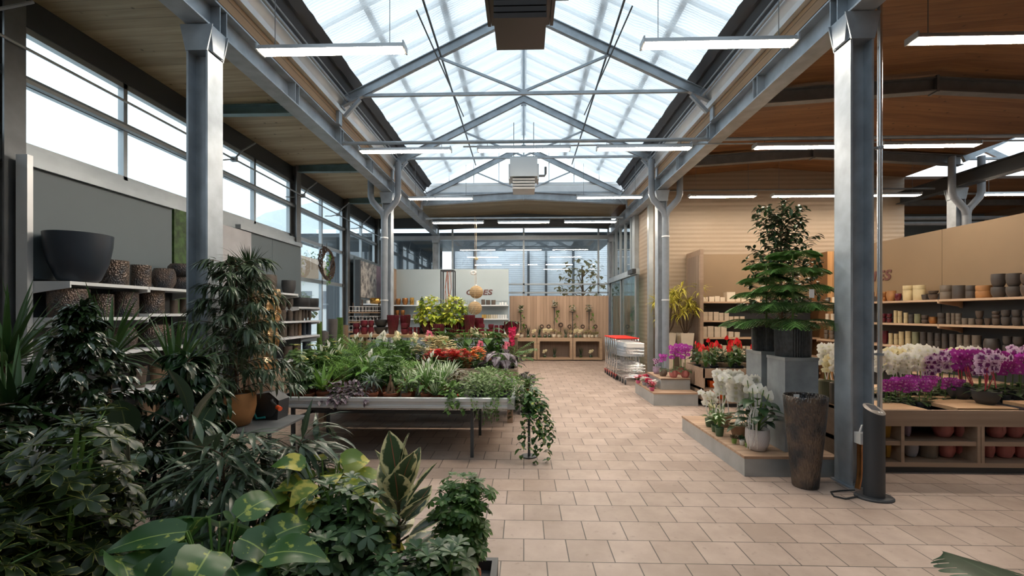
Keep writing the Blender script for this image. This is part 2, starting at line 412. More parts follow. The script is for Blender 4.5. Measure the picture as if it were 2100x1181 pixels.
leafmat('lf_ivy', (.20,.30,.11), (.10,.19,.05), edge=((.55,.6,.38), .4), rough=.45, trans=.3)
leafmat('lf_ivygreen', (.17,.3,.07), (.09,.18,.04), rough=.45, trans=.3)
leafmat('lf_begonia', (.30,.27,.30), (.14,.11,.14), edge=((.05,.03,.035), .33), mid=((.07,.04,.05), .06), rough=.35)
leafmat('lf_bronze', (.12,.09,.045), (.06,.05,.03), rough=.4)
leafmat('lf_tradesc', (.30,.27,.28), (.12,.10,.12), mid=((.14,.035,.10), .16), rough=.35)
leafmat('lf_fitt', (.35,.30,.26), (.16,.14,.09), edge=((.12,.16,.06), .33), rough=.45)
leafmat('lf_croton', (.5,.52,.06), (.18,.32,.04), spots=((.75,.7,.12), 9.0, .55), rough=.32, trans=.3)
leafmat('lf_song', (.42,.40,.06), (.24,.27,.04), edge=((.75,.62,.1), .26), rough=.4)
leafmat('lf_pine', (.075,.17,.05), (.045,.11,.035), rough=.5, trans=.2)
leafmat('lf_pinetip', (.10,.22,.05), (.06,.15,.035), rough=.5, trans=.2)
leafmat('lf_orchid', (.04,.085,.025), (.025,.05,.016), rough=.3, trans=.15)
leafmat('lf_grey', (.20,.26,.22), (.11,.16,.13), rough=.5)
leafmat('lf_tree', (.12,.17,.07), (.06,.09,.04), rough=.6)
leafmat('lf_autumn', (.26,.18,.07), (.13,.13,.05), rough=.6)
leafmat('lf_monstera', (.03,.075,.04), (.02,.045,.025), rough=.3, trans=.1, mid=((.07,.12,.07), .02))
def petalmat(name, outer, inner, t0=.25, t1=.5, rough=.5):
    t = NT(name); b = t.b; uv = t.n('UVMap'); sx = t.n('SeparateXYZ'); t.l(uv.outputs[0], sx.inputs[0]); mr = t.n('MapRange', i_1=t0, i_2=t1); t.l(sx.outputs[1], mr.inputs[0])
    mx = t.n('Mix', data_type='RGBA'); mx.inputs[6].default_value = rgb(inner); mx.inputs[7].default_value = rgb(outer); t.l(mr.outputs[0], mx.inputs[0]); t.l(mx.outputs[2], b.inputs['Base Color']); b.inputs['Roughness'].default_value = rough
    tr = t.n('BsdfTranslucent'); t.l(mx.outputs[2], tr.inputs[0]); ms = t.n('MixShader', i_0=.3); t.l(b.outputs[0], ms.inputs[1]); t.l(tr.outputs[0], ms.inputs[2]); t.l(ms.outputs[0], t.out.inputs[0]); MATS[name] = t.m
petalmat('petal_lilac', (.74,.55,.72), (.20,.02,.17), .3, .62); petalmat('petal_white', (.88,.86,.80), (.72,.70,.50), .05, .3); petalmat('petal_cream', (.86,.78,.52), (.70,.55,.25), .05, .35)
petalmat('petal_purple', (.50,.06,.46), (.75,.45,.68), .05, .25); petalmat('petal_deep', (.36,.025,.28), (.5,.2,.42), .05, .22)
# ================================================================ THE BUILDING
def ibeam(mb, x0, y0, z0, x1, y1, z1, along, t=.014):
    """I section filling the box; along = axis of its length; flanges across the remaining 'deep' direction"""
    if along == 'y':
        mb.box(x0,y0,z0,x1,y1,z0+t*1.4); mb.box(x0,y0,z1-t*1.4,x1,y1,z1); xm=(x0+x1)/2; mb.box(xm-t/2,y0,z0+t*1.4,xm+t/2,y1,z1-t*1.4)
    elif along == 'x':
        mb.box(x0,y0,z0,x1,y1,z0+t*1.4); mb.box(x0,y0,z1-t*1.4,x1,y1,z1); ym=(y0+y1)/2; mb.box(x0,ym-t/2,z0+t*1.4,x1,ym+t/2,z1-t*1.4)
    elif along == 'z':   # flanges normal to x
        mb.box(x0,y0,z0,x0+t*1.4,y1,z1); mb.box(x1-t*1.4,y0,z0,x1,y1,z1); ym=(y0+y1)/2; mb.box(x0+t*1.4,ym-t/2,z0,x1-t*1.4,ym+t/2,z1)
    return mb
Y0, Y1 = -5.0, 16.3          # ends of the hall
# floor of square pavers in half bond
def floor_mat():
    t = NT('pavers'); b = t.b; tc = t.n('TexCoord'); mp = t.n('Mapping', i_Location=(0.147, -.028, 0)); t.l(tc.outputs['Object'], mp.inputs[0])
    br = t.n('TexBrick', offset=.5, i_Scale=1.0, i_Mortar_Size=.004, i_Mortar_Smooth=.1, i_Bias=0.0, i_Brick_Width=.2945, i_Row_Height=.2915)
    br.inputs['Color1'].default_value = (0,0,0,1); br.inputs['Color2'].default_value = (1,1,1,1); br.inputs['Mortar'].default_value = (.5,.5,.5,1)
    t.l(mp.outputs[0], br.inputs['Vector'])
    mx = t.n('Mix', data_type='RGBA'); mx.inputs[6].default_value = (.48,.375,.315,1); mx.inputs[7].default_value = (.33,.245,.198,1)
    nz = t.n('TexNoise', i_Scale=2.2, i_Detail=6.0, i_Roughness=.65); t.l(tc.outputs['Object'], nz.inputs['Vector'])
    sp = t.n('SeparateColor'); t.l(br.outputs[0], sp.inputs[0])
    a = t.n('Math', operation='MULTIPLY_ADD', i_1=.6, i_2=-.08); t.l(sp.outputs[0], a.inputs[0])
    c = t.n('Math', operation='ADD'); t.l(a.outputs[0], c.inputs[0])
    mr = t.n('MapRange', i_1=.3, i_2=.75, i_3=0.0, i_4=.9); t.l(nz.outputs[0], mr.inputs[0]); t.l(mr.outputs[0], c.inputs[1]); t.l(c.outputs[0], mx.inputs[0])
    m2 = t.n('Mix', data_type='RGBA'); m2.inputs[7].default_value = (.09,.07,.06,1); t.l(br.outputs[1], m2.inputs[0]); t.l(mx.outputs[2], m2.inputs[6])
    n3 = t.n('TexNoise', i_Scale=16.0, i_Detail=4.0); t.l(tc.outputs['Object'], n3.inputs['Vector'])
    k = t.n('MapRange', i_1=.63, i_2=.76, i_3=0.0, i_4=.5); t.l(n3.outputs[0], k.inputs[0])
    m3 = t.n('Mix', data_type='RGBA'); m3.inputs[7].default_value = (.16,.11,.08,1); t.l(k.outputs[0], m3.inputs[0]); t.l(m2.outputs[2], m3.inputs[6])
    t.l(m3.outputs[2], b.inputs['Base Color'])
    rr = t.n('MapRange', i_3=.42, i_4=.62); t.l(nz.outputs[0], rr.inputs[0]); t.l(rr.outputs[0], b.inputs['Roughness'])
    bp = t.n('Bump', i_Strength=.6, i_Distance=.006, invert=True); t.l(br.outputs[1], bp.inputs['Height'])
    b2 = t.n('Bump', i_Strength=.12, i_Distance=.01); t.l(n3.outputs[0], b2.inputs['Height']); t.l(bp.outputs[0], b2.inputs['Normal']); t.l(b2.outputs[0], b.inputs['Normal'])
    return t.m
struct('floor', MB().box(-5.8,Y0,-.12, 16,Y1,0), floor_mat(), 'beige square paving slabs covering the whole hall floor', 'floor')
# outside
XW = -5.32
struct('ground', MB().box(-80,-40,-.4, 80,90,-.14), M['asphalt'], 'grey ground outside around the hall', 'ground')
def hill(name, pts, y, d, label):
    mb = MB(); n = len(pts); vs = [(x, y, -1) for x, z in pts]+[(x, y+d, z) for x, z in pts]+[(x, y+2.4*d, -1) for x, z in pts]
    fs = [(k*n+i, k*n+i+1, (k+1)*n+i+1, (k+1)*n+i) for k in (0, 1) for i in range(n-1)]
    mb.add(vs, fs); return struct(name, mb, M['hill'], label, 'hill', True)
h = hill('hill', [(-90,8),(-75,17),(-60,25),(-46,28),(-36,24),(-28,15),(-20,9),(-10,5)], 78, 26, 'wooded hill with haze in its pale colour, far outside the left windows')
# ---- columns: galvanised I sections with a haunch plate under the girder
def column(x, y, label, s):
    mb = ibeam(MB(), x-.105, y-.11, 0, x+.105, y+.11, 4.37, 'z')
    mb.box(x-.13, y-.13, 0, x+.13, y+.13, .015)
    for z in (4.12,): mb.box(x-.105, y-.11, z, x+.105, y+.11, z+.015)
    for k in (-1, 1):     # flared brackets on the nave faces
        mb.prism([(y-.11, 4.37), (y+.11, 4.37), (y+.075, 4.13), (y-.075, 4.13)], 'x', x+k*.105, x+k*.135)
        mb.prism([(x-.105, 4.12), (x+.105, 4.12), (x+.16, 4.37), (x-.16, 4.37)], 'y', y-k*.11, y-k*.122)
    return struct('column', mb, M['steel'], label, 'steel column')
for x, y, lb in ((-3.13,4.38,'galvanised steel column beside the tall plant in the tan pot'),(3.105,4.38,'galvanised steel column beside the black price checker stand'),
    (-3.13,10.4,'galvanised steel column behind the dark red pots, twin downpipe joined to it'),(3.105,10.4,'galvanised steel column between the yellow leaved plants in white planters'),
    (-3.13,16.2,'slim steel column in the glazed back wall above the grey panel'),(3.105,16.2,'slim steel column at the corner of the back wall and glass entrance'),
    (9.6,4.38,'galvanised steel column of the farthest row, outside the picture'),(9.6,10.4,'far steel column rising behind the beige display wall'),(9.6,16.2,'distant steel column beside the back wall of the second hall')):
    if (x, y) != (9.6, 4.38): column(x, y, lb, 0)
# ---- longitudinal girders with stiffeners, wood fascia, gutter sheet, pipes
def girder(x, s, lb):
    mb = ibeam(MB(), x-.11, Y0, 4.38, x+.11, Y1, 4.68, 'y')
    y = -4.5
    while y < 16:
        for k in (-.05, .05): mb.box(x-.105, y+k-.006, 4.385, x+.105, y+k+.006, 4.675)
        y += 1.5
    struct('beam', mb, M['steel'], lb+' long steel girder on the columns', 'steel girder')
    xi = x+s*.06
    struct('trim_1', MB().box(min(xi,xi+s*.05),Y0,4.69,max(xi,xi+s*.05),13.25,4.86), M['fascia_wood'], lb+' timber board above the steel girder', 'timber board')
    g = MB(); prof = [(xi+s*.03,4.87),(xi+s*.11,4.87),(xi+s*.13,4.93),(xi+s*.1,4.96),(xi+s*.16,5.06),(xi+s*.16,5.1),(xi-s*.02,5.1),(xi-s*.02,4.87)]
    g.prism(prof, 'y', Y0, 13.25); struct('trim_2', g, M['alu'], lb+' silver gutter profile under the glass roof', 'gutter')
    p = MB(); p.tube([(xi+s*.22,Y0,5.04),(xi+s*.22,13.2,5.04)], .022, 8); p.tube([(xi+s*.26,Y0,5.1),(xi+s*.26,13.2,5.1)], .012, 6)
    struct('pipe', p, M['steel'], lb+' thin pipes running along the gutter', 'pipe', True)
    d = MB(); xs = [xi+s*(.16+.05*k) for k in range(6)]
    rr = random.Random(int(x*10)); ys = [Y0+i*.12 for i in range(int((13.2-Y0)/.12)+1)]
    vs = []; fs = []
    for j, yy in enumerate(ys):
        for k, xx in enumerate(xs): vs.append((xx, yy, 5.12+.1*k/5*s*s+(.05*k*.6)+rr.uniform(-.012,.012)+(.06 if k == 2 else 0)))
    for j in range(len(ys)-1):
        for k in range(5): fs.append((j*6+k, j*6+k+1, (j+1)*6+k+1, (j+1)*6+k))
    d.add(vs, fs); struct('blind_roll', d, M['screen_dark'], lb+' dark gathered edge of the roof shade cloth', 'shade cloth', True)
girder(-3.13, 1, 'left nave'); girder(3.105, -1, 'right nave')
struct('beam', ibeam(MB(), 9.49, Y0, 4.38, 9.71, Y1, 4.68, 'y'), M['steel_dark'], 'far dark girder of the second hall seen past the display wall', 'steel girder')
# ---- glass roof of the nave: rafters, ties, rods, purlins, glazing bars, shade cloth
def rz(x, base=5.06, rise=1.46, half=3.0): return base+rise*(1-abs(x)/half)
def truss(y, lb, xo=0, gable=False):
    mb = MB()
    for s in (-1, 1):
        a = V((xo+s*3.0, y, 5.0)); b = V((xo, y, 6.46))
        for o in (-.075, .075):   # channel: two flanges + web
            mb.bar(a+V((0,0,o)), b+V((0,0,o)), .075, .012)
        mb.bar(a, b, .01, .15)
        mb.bar(a+V((-s*.1,-.02,-.22)), a+V((-s*.36,-.02,.06)), .05, .05)
        mb.box(xo+s*3.02-.05, y-.06, 4.66, xo+s*3.02+.05, y+.06, 5.16); mb.box(xo+s*3.02-.1, y-.08, 4.92, xo+s*3.02+.1, y+.08, 4.95)
        mb.bar((xo+s*1.35, y, 5.72), (xo, y, 5.16), .035, .035)
    mb.bar((xo-2.7, y, 5.13), (xo+2.7, y, 5.13), .045, .045)
    mb.tube([(xo, y, 5.13), (xo, y, 6.42)], .02, 6); mb.box(xo-.06, y-.012, 6.3, xo+.06, y+.012, 6.5)
    return struct('truss', mb, M['steel'], lb, 'roof truss')
for y, lb in ((-1.7,'steel roof truss behind the viewpoint'),(1.3,'steel roof truss above the viewpoint'),(4.3,'steel roof truss above the nearest columns'),(7.3,'nearest full steel roof truss, behind the large dark heater'),(10.3,'middle steel roof truss with a visible peak'),(13.3,'farthest steel roof truss against the glazed gable')):
    if y > 3: truss(y, lb)
pl = MB()
for s in (-1, 1):
    pl.bar((s*1.2, Y0, rz(1.2)+.31), (s*1.2, 13.3, rz(1.2)+.31), .10, .08); pl.bar((s*2.15, Y0, rz(2.15)+.31), (s*2.15, 13.3, rz(2.15)+.31), .08, .05)
pl.bar((0, Y0, 6.86), (0, 13.3, 6.86), .12, .1)
struct('beam', pl, M['alu'], 'slender purlins and ridge bar running under the glass roof', 'purlins')
rd = MB()
for s in (-1, 1): rd.tube([(s*1.33, Y0, 5.78), (s*1.33, 12.6, 5.72)], .017, 6); rd.tube([(s*1.42, 6.0, 5.62), (s*1.22, 9.2, 5.6)], .012, 6)
struct('rod', rd, M['steel_dark'], 'dark shaft rods driving the roof shades', 'shaft', True)
gb = MB(); y = Y0
while y < 13.3:
    for s in (-1, 1): gb.bar((s*3.0, y, rz(3)+.36), (0, y, rz(0)+.36), .07, .05)
    y += .62
struct('trim_4', gb, M['white'], 'aluminium glazing bars of the glass roof', 'glazing bars')
def cloth(x0, half, y0, y1, zb):
    mb = MB(); ny = int((y1-y0)/.09); nx = 30; vs = []; fs = []; rr = random.Random(3)
    ph = [rr.uniform(-.4,.4) for _ in range(nx+1)]
    for j in range(ny+1):
        yy = y0+(y1-y0)*j/ny
        for i in range(nx+1):
            x = -half+2*half*i/nx; sg = abs(math.sin(PI*(yy+.35*math.sin(x*2)+.06*ph[i])/.62))
            vs.append((x0+x, yy, zb+1.46*(1-abs(x)/3.0)-.05*(1-sg)+rr.uniform(-.003,.003)))
    for j in range(ny):
        for i in range(nx): a = j*(nx+1)+i; fs.append((a, a+1, a+nx+2, a+nx+1))
    return mb.add(vs, fs)
def cloth_mat():
    t = NT('shade_cloth'); t.N.remove(t.b); a = t.n('BsdfTransparent', i_0=(.95,.98,1,1)); b = t.n('BsdfTranslucent', i_0=(.60,.67,.72,1)); c = t.n('BsdfDiffuse', i_0=(.7,.76,.8,1))
    m1 = t.n('MixShader', i_0=.35); t.l(b.outputs[0], m1.inputs[1]); t.l(c.outputs[0], m1.inputs[2])
    tc = t.n('TexCoord'); w = t.n('TexWave', bands_direction='Y', i_Scale=7.0, i_Distortion=3.0); t.l(tc.outputs['Object'], w.inputs['Vector'])
    mr = t.n('MapRange', i_3=.74, i_4=.90); t.l(w.outputs[1], mr.inputs[0])
    m2 = t.n('MixShader'); t.l(mr.outputs[0], m2.inputs[0]); t.l(a.outputs[0], m2.inputs[1]); t.l(m1.outputs[0], m2.inputs[2]); t.l(m2.outputs[0], t.out.inputs[0]); return t.m
CL = cloth_mat()
struct('roof', cloth(0, 2.8, Y0, 13.3, 5.06+.22), CL, 'pale translucent shade cloth under the glass roof', 'shade cloth', True)
struct('roof', cloth(12.65, 2.95, 2, 13.3, 5.06+.22), CL, 'pale shade cloth under the glass roof of the second hall', 'shade cloth', True)
t2 = MB()
for y in (7.3, 10.3, 13.3):
    for s in (-1, 1): t2.bar((12.65+s*3, y, 5.0), (12.65, y, 6.46), .07, .16)
    t2.bar((9.7, y, 5.0), (15.6, y, 5.0), .05, .05)
t2.bar((10.6, 2, 5.65), (10.6, 13.3, 5.65), .09, .1)
struct('truss', t2, M['steel'], 'roof trusses of the second hall beyond the far girder', 'roof truss')
# gable glazing over the cross beam at the end of the glass roof
gm = MB().prism([(-2.9,5.42),(2.9,5.42),(2.9,5.1),(0,5.5),(-2.9,5.1)][:2]+[(0,6.75)], 'y', 13.38, 13.386)
struct('window_1', gm, M['glass'], 'clear glazed gable at the end of the glass roof', 'gable window')
gf = MB(); gf.box(-2.95,13.34,5.36,2.95,13.42,5.44)
for x in (-2.2,-1.47,-.73,.37,.74,1.47,2.2): gf.box(x-.012,13.36,5.4,x+.012,13.4,5.42+1.3*(1-abs(x)/2.95))
struct('trim_5', gf, M['alu'], 'silver bars of the glazed gable', 'gable bars')
gd = MB(); gd.box(-2.95,13.3,5.02,2.95,13.36,5.34); struct('trim_6', gd, M['alu'], 'silver panel strip below the glazed gable', 'panel strip')
def crossbeam(x0, x1, y, z0, rise, mat_, lb, h=.2):
    mb = MB(); xm = (x0+x1)/2
    for a, b, za, zb in ((x0, xm, z0, z0+rise), (xm, x1, z0+rise, z0)):
        for o in (0, h): mb.bar((a, y, za+o), (b, y, zb+o), .14, .02)
        mb.bar((a, y, za+h/2), (b, y, zb+h/2), .012, h)
    mb.box(xm-.02, y-.08, z0+rise-.03, xm+.02, y+.08, z0+rise+h+.03)
    return struct('beam', mb, mat_, lb, 'cross beam')
crossbeam(-3.02, 3.0, 13.3, 4.78, .17, M['steel'], 'pale low pitched cross beam under the glazed gable')
crossbeam(-3.02, 3.0, 16.15, 4.6, .12, M['steel_dark'], 'dark cross beam on top of the glazed back wall')
# ---- ceilings
def gable_ceiling(name, x0, x1, y0, y1, z0, rise, m, lb, th=.08):
    xm = (x0+x1)/2; mb = MB()
    mb.prism([(x0,z0),(xm,z0+rise),(x1,z0),(x1,z0+th),(xm,z0+rise+th),(x0,z0+th)], 'y', y0, y1); return struct(name, mb, m, lb, 'ceiling')
struct('ceiling', MB().prism([(-5.3,4.98),(-3.0,5.05),(-3.0,5.13),(-5.3,5.06)], 'y', Y0, Y1), M['deck_daylit'], 'daylight tinted timber boarded ceiling over the left aisle', 'ceiling')
gable_ceiling('ceiling', 3.0, 9.7, Y0, 12.0, 5.08, .26, M['deck_dim_warm'], 'brown timber boarded ceiling over the right sales area')
gable_ceiling('ceiling', -3.02, 3.02, 13.36, Y1, 5.02, .14, M['deck_daylit'], 'timber ceiling over the back bay of the nave')
struct('ceiling', MB().box(3.0,12.0,5.05,16,Y1,5.12), M['deck_dim_warm'], 'timber ceiling behind the beige back wall', 'ceiling')
struct('ceiling', MB().prism([(9.6,5.1),(16,5.1),(16,5.16),(9.6,5.16)], 'y', 13.4, Y1), M['deck_dim_warm'], 'timber ceiling at the end of the second hall', 'ceiling')
# aisle beams, left
for i, y in enumerate((4.47, 7.3, 10.3, 13.28)):
    struct('beam', ibeam(MB(), -5.2, y-.06, 4.84, -3.2, y+.06, 5.0, 'x'), M['steel_teal'], 'grey green cross beam under the left ceiling, %s' % nth(i, 4, 'near'), 'cross beam')
for i, y in enumerate((1.3, 4.3, 7.3, 10.3)):
    crossbeam(3.2, 9.6, y, 4.86, .2, M['steel_dim'], 'low pitched dark beam under the brown ceiling, %s' % nth(i, 4, 'near'))
struct('pipe', MB().tube([(-3.0,7.46,4.42),(9.3,7.46,4.42)], .03, 8).tube([(-1,7.5,4.36),(9,7.5,4.36)], .012, 6), M['steel'], 'cable conduit crossing the hall above the second lamp row', 'conduit', True)
struct('pipe', MB().tube([(-2.9,13.4,4.41),(2.9,13.4,4.41)], .03, 8), M['steel'], 'pale conduit above the farthest lamp row', 'conduit', True)
struct('pipe', MB().tube([(3.3,10.7,4.46),(9.4,10.7,4.46)], .02, 8), M['steel_dim'], 'conduit above the lamps before the beige wall', 'conduit', True)
# ---- left window wall
WY = [4.47, 7.3, 10.3, 13.28, 16.16]
for i, y in enumerate(WY):
    struct('column', ibeam(MB(), XW-.02, y-.1, 0, XW+.16, y+.1, 4.98, 'z'), M['steel_dim'], 'grey window column in the left glass wall, %s' % nth(i, 5, 'near'), 'window column')
struct('column', ibeam(MB(), XW-.02, 1.5, 0, XW+.16, 1.7, 4.98, 'z'), M['steel_dim'], 'window column in the left wall behind the viewpoint', 'window column')
wb = MB(); wb.box(XW-.08,Y0,4.65,XW+.05,Y1,4.76); wb.box(XW-.12,Y0,4.76,XW+.02,Y1,4.99)
struct('wall_left', wb, M['steel_dark'], 'dark lintel strip over the left windows', 'wall')
wl = MB(); wl.box(XW-.1,Y0,0,XW,10.2,3.3); wl.box(XW-.1,13.3,0,XW,Y1,3.3)
struct('wall_left', wl, M['zinc'], 'grey wall below the left windows', 'wall')
bays = [(1.6,4.47)]+list(zip(WY[:-1], WY[1:]))
for i, (a, b) in enumerate(bays):
    fr = MB(); m = (a+b)/2; lo = 0 if i == 3 else 3.34
    for y in (a+.1, m-.02, b-.16): fr.box(XW-.05, y, lo, XW+.03, y+.06, 4.66)
    fr.box(XW-.05,a,3.34,XW+.03,b,3.42); fr.box(XW-.05,a,4.02,XW+.02,b,4.12); fr.box(XW-.06,a,4.58,XW+.03,b,4.66); fr.tube([(XW+.05,a,4.07),(XW+.05,b,4.07)], .05, 8)
    if i != 3: fr.box(XW-.05,a,3.14,XW+.12,b,3.34)
    else: fr.box(XW-.05,a,2.38,XW+.03,b,2.47); fr.box(XW-.05,a,.9,XW+.03,b,.98); fr.box(XW-.05,a,0,XW+.03,b,.08)
    w = struct('window_%d' % (i+2), fr, M['window_alu'], 'tall left window bay with grey bars, %s' % nth(i, 5, 'near'), 'window')
    g = link('pane', MB().box(XW-.012, a, lo+.05, XW-.006, b, 4.62).mesh('pane', M['glass'], False), w)
rod = MB(); rod.tube([(XW+.2,3.2,4.33),(XW+.2,16.1,4.33)], .016, 6)
for y in (4.1, 7.9, 10.4, 12.4, 14.2):
    rod.tube([(XW+.2,y,4.33),(XW+.27,y+.12,4.52),(XW+.38,y+.34,4.74)], .016, 6); rod.tube([(XW+.2,y,4.33),(XW+.1,y-.22,4.24),(XW+.02,y-.42,4.2)], .012, 6); rod.box(XW+.15,y-.03,4.29,XW+.25,y+.03,4.37)
solo('window_opener', rod, M['steel'], 'long rod with bent arms that opens the left windows', 'window opener', smooth=True)
# ---- back glass wall
bw = MB()
for x in (-5.1,-3.07,-2.55,-.0,2.65,3.0): bw.box(x-.03, 16.22, 0, x+.03, 16.3, 4.7)
for z in (.05, 2.32, 2.62, 4.3): bw.box(-5.2, 16.22, z, 3.1, 16.3, z+.05)
bw.box(-5.2, 16.1, 4.22, 3.1, 16.3, 4.36)
w = struct('window_7', bw, M['window_alu'], 'glazed back wall of the nave with slim posts', 'window')
link('pane', MB().box(-5.2,16.26,0.05,3.1,16.266,4.66).mesh('pane', M['glass_back'], False), w)
struct('wall_back', MB().box(-5.3,16.2,4.66,3.1,16.34,5.3), M['steel_dark'], 'dark strip over the glazed back wall', 'wall')
# outside the back wall: corrugated metal facade with posts, white house, tree
fc = MB().box(-3.6,23.4,0,6.2,23.6,5.6)
struct('wall_outside', fc, M['facade'], 'corrugated silver facade outside behind the glass back wall', 'outside wall')
fp = MB()
for x in (-4.2,-3.0,-2.1,.2,.95,2.1): fp.box(x*1.2-.06,23.2,0,x*1.2+.06,23.3,5.6)
fp.box(-9,16.6,4.42,3.4,20.6,4.56); fp.box(-9,20.5,0,-3.7,20.6,4.42)
struct('canopy_frame', fp, M['steel_dark'], 'dark posts and canopy outside the back wall', 'canopy')
def house(name, x0, y0, x1, y1, h, lb, wins, base=-.14):
    r = thing(name, lb, 'house', (0,0,0)); part('wall', MB().box(x0,y0,base,x1,y1,base+h), M['house_white'], r, False)
    part('roof', MB().prism([(x0-.4,base+h),(x1+.4,base+h),((x0+x1)/2,base+h+1.6)], 'y', y0-.4, y1+.4), M['house_brown'], r, False)
    for a, b, c, d in wins: part('window', MB().box(a,y0-.04,b,c,y0,d), M['pipe_grey'], r, False)
house('house', -1.5, 29, 14, 37, 3.4, 'white house with grey windows outside the back wall', [(x, 1.4, x+.9, 2.6) for x in (-.9,.6,2.3,4.2,6.0)])
house('house', -17.5, 28, -11.2, 35, 3.9, 'white house with grey windows outside the left windows', [(-16.6,1.9,-15.4,3.0),(-14.6,1.9,-13.2,3.0),(-12.7,1.9,-11.8,3.0)])
# ---- right side: beige clad wall, return wall, entrance glass
struct('wall_right', MB().box(3.3,11.9,0,9.7,12.0,5.4), M['clad_wall'], 'beige horizontally ribbed wall behind the white cube pots', 'wall')
struct('wall_right', MB().box(3.26,11.9,0,3.36,13.3,4.6), M['clad_wall'], 'beige ribbed return wall beside the glass entrance', 'wall')
pst = MB(); pst.box(3.14,13.0,0,3.28,13.3,4.5); pst.box(3.2,11.75,0,3.32,11.9,4.5)
struct('column', pst, M['zinc'], 'grey door posts at the entrance corner', 'door post')
ef = MB()
for y in (13.32,14.1,14.8,15.5,16.1): ef.box(3.1, y, 0, 3.18, y+.07, 4.5)
for z in (2.72, 4.4): ef.box(3.1,13.3,z,3.18,16.2,z+.08)
w = struct('window_8', ef, M['window_alu'], 'glazed entrance side wall with grey posts', 'window')
link('pane', MB().box(3.135,13.3,.05,3.141,16.2,4.45).mesh('pane', M['glass'], False), w)
d = struct('door_1', MB().box(2.98,12.35,2.66,3.12,16.1,2.82), M['zinc'], 'dark header of the sliding glass entrance door', 'door')
dm = MB(); dm.box(2.9,12.25,2.68,3.0,12.8,2.8); part('sensor', dm, M['black'], d, False)
for y in (12.45, 14.3):
    lf = MB(); lf.box(3.02,y,.05,3.05,y+.05,2.64); lf.box(3.02,y+1.5,.05,3.05,y+1.55,2.64); lf.box(3.02,y,.03,3.05,y+1.55,.09)
    l_ = part('door_leaf', lf, M['window_alu'], d, False)
    link('pane', MB().box(3.032,y+.04,.08,3.038,y+1.5,2.64).mesh('pane', M['glass_green'], False), l_)
struct('wall_right', MB().box(15.9,Y0,0,16,Y1,6), M['clad_wall'], 'beige far side wall of the second hall', 'wall')
struct('wall_back', MB().box(3.3,16.2,0,16,16.3,5.2), M['board_grey'], 'grey end wall of the second hall', 'wall')
struct('wall_front', MB().box(-5.3,Y0-.1,0,16,Y0,6.6), M['clad_wall'], 'beige end wall behind the viewpoint', 'wall')
gp = MB()
for z in (4.25, 4.1): gp.tube([(9.3,13.0,z),(15.8,13.0,z)], .06, 8)
for y in (8.5, 14.0): gp.box(9.7,y,4.85,15.8,y+.12,5.0)
struct('pipe', gp, M['steel_dim'], 'pipes and beams across the second hall', 'pipe', True)
# ---- downpipes with Y branches on the columns
def downpipe(x, y, lb, r=.075, z1=4.42):
    mb = MB(); mb.tube([(x,y,0),(x,y,3.72)], r, 14)
    for s in (-1, 1): mb.tube([(x,y,3.7),(x+s*.04,y,3.86),(x+s*.27,y,4.12),(x+s*.31,y,4.24),(x+s*.31,y,5.0)], r*.92, 12)
    rt = thing('downpipe', lb, 'downpipe', (0,0,0)); part('pipe', mb, M['pipe_grey'], rt)
    for z in (1.9, 3.3): part('clamp', MB().lathe([(r+.002,z-.015),(r+.012,z-.015),(r+.012,z+.015),(r+.002,z+.015)], 14, (x,y,0)), M['alu'], rt)
    return rt
downpipe(-3.13, 10.14, 'thick grey forked downpipe on the column behind the dark red pots')
downpipe(3.13, 10.14, 'thick grey forked downpipe on the column near the shopping carts')
downpipe(9.58, 10.14, 'forked downpipe rising behind the beige display wall at the far right')
# vertical conduit, junction box and cable at the near right column
cd = thing('conduit', 'vertical steel conduit tube beside the near right column', 'conduit', (0,0,0))
part('pipe', MB().tube([(3.33,4.36,.62),(3.33,4.36,5.1)], .021, 10), M['chrome'], cd)
for z in (1.22, 3.15): part('clamp', MB().lathe([(.022,z-.012),(.032,z-.012),(.032,z+.012),(.022,z+.012)], 10, (3.33,4.36,0)).box(3.26,4.35,z-.008,3.31,4.37,z+.008), M['steel'], cd)
jb = thing('junction_box', 'small white socket box with pipe stub on the near right column', 'socket box', (0,0,0))
part('box', MB().box(3.03,4.19,.42,3.12,4.27,.52), M['white'], jb, False)
part('pipe', MB().tube([(3.06,4.24,.42),(3.06,4.24,.16),(3.04,4.22,.1),(3.01,4.2,.02)], .022, 8), M['copper'], jb)
part('handle', MB().tube([(3.03,4.2,.53),(3.05,4.2,.59),(3.12,4.19,.6)], .008, 6), M['white'], jb)
# ---- ceiling lamps
lp = MB(); lp.prism([(-.055,.0),(.055,.0),(.075,-.05),(-.075,-.05)], 'x', -.75, .75)
lp.box(-.765,-.08,-.055,-.75,.08,.01); lp.box(.75,-.08,-.055,.765,.08,.01)
gl = MB().box(-.735,-.048,-.062,.735,.048,-.0505)
def hang(x, z): return MB().tube([(x,0,0),(x,0,z)], .004, 5)
proto('lamp', [('housing', lp, M['lamp_body']), ('diffuser', gl, M['lamp_glow'], None, 'glowing warm white diffuser'), ('cable', hang(-.6,.75), M['steel_dim']), ('cable', hang(.6,.75), M['steel_dim'])])
proto('lamp_short', [('housing', lp, M['lamp_body']), ('diffuser', gl, M['lamp_glow'], None, 'glowing warm white diffuser'), ('cable', hang(-.6,.1), M['steel_dim']), ('cable', hang(.6,.1), M['steel_dim'])])
rows = [(4.65, 4.36, (-1.98, 1.96, 4.62), 'nearest lamp row'), (7.5, 4.34, (-1.96, 0.0, 1.96, 4.5, 6.5, 9.9), 'second lamp row, above the bench'),
        (10.7, 4.36, (-1.96, 2.0, 4.6, 6.5, 8.3, 11.2), 'third lamp row from the front'), (13.4, 4.33, (-1.94, 0.0, 1.95), 'farthest lamp row')]
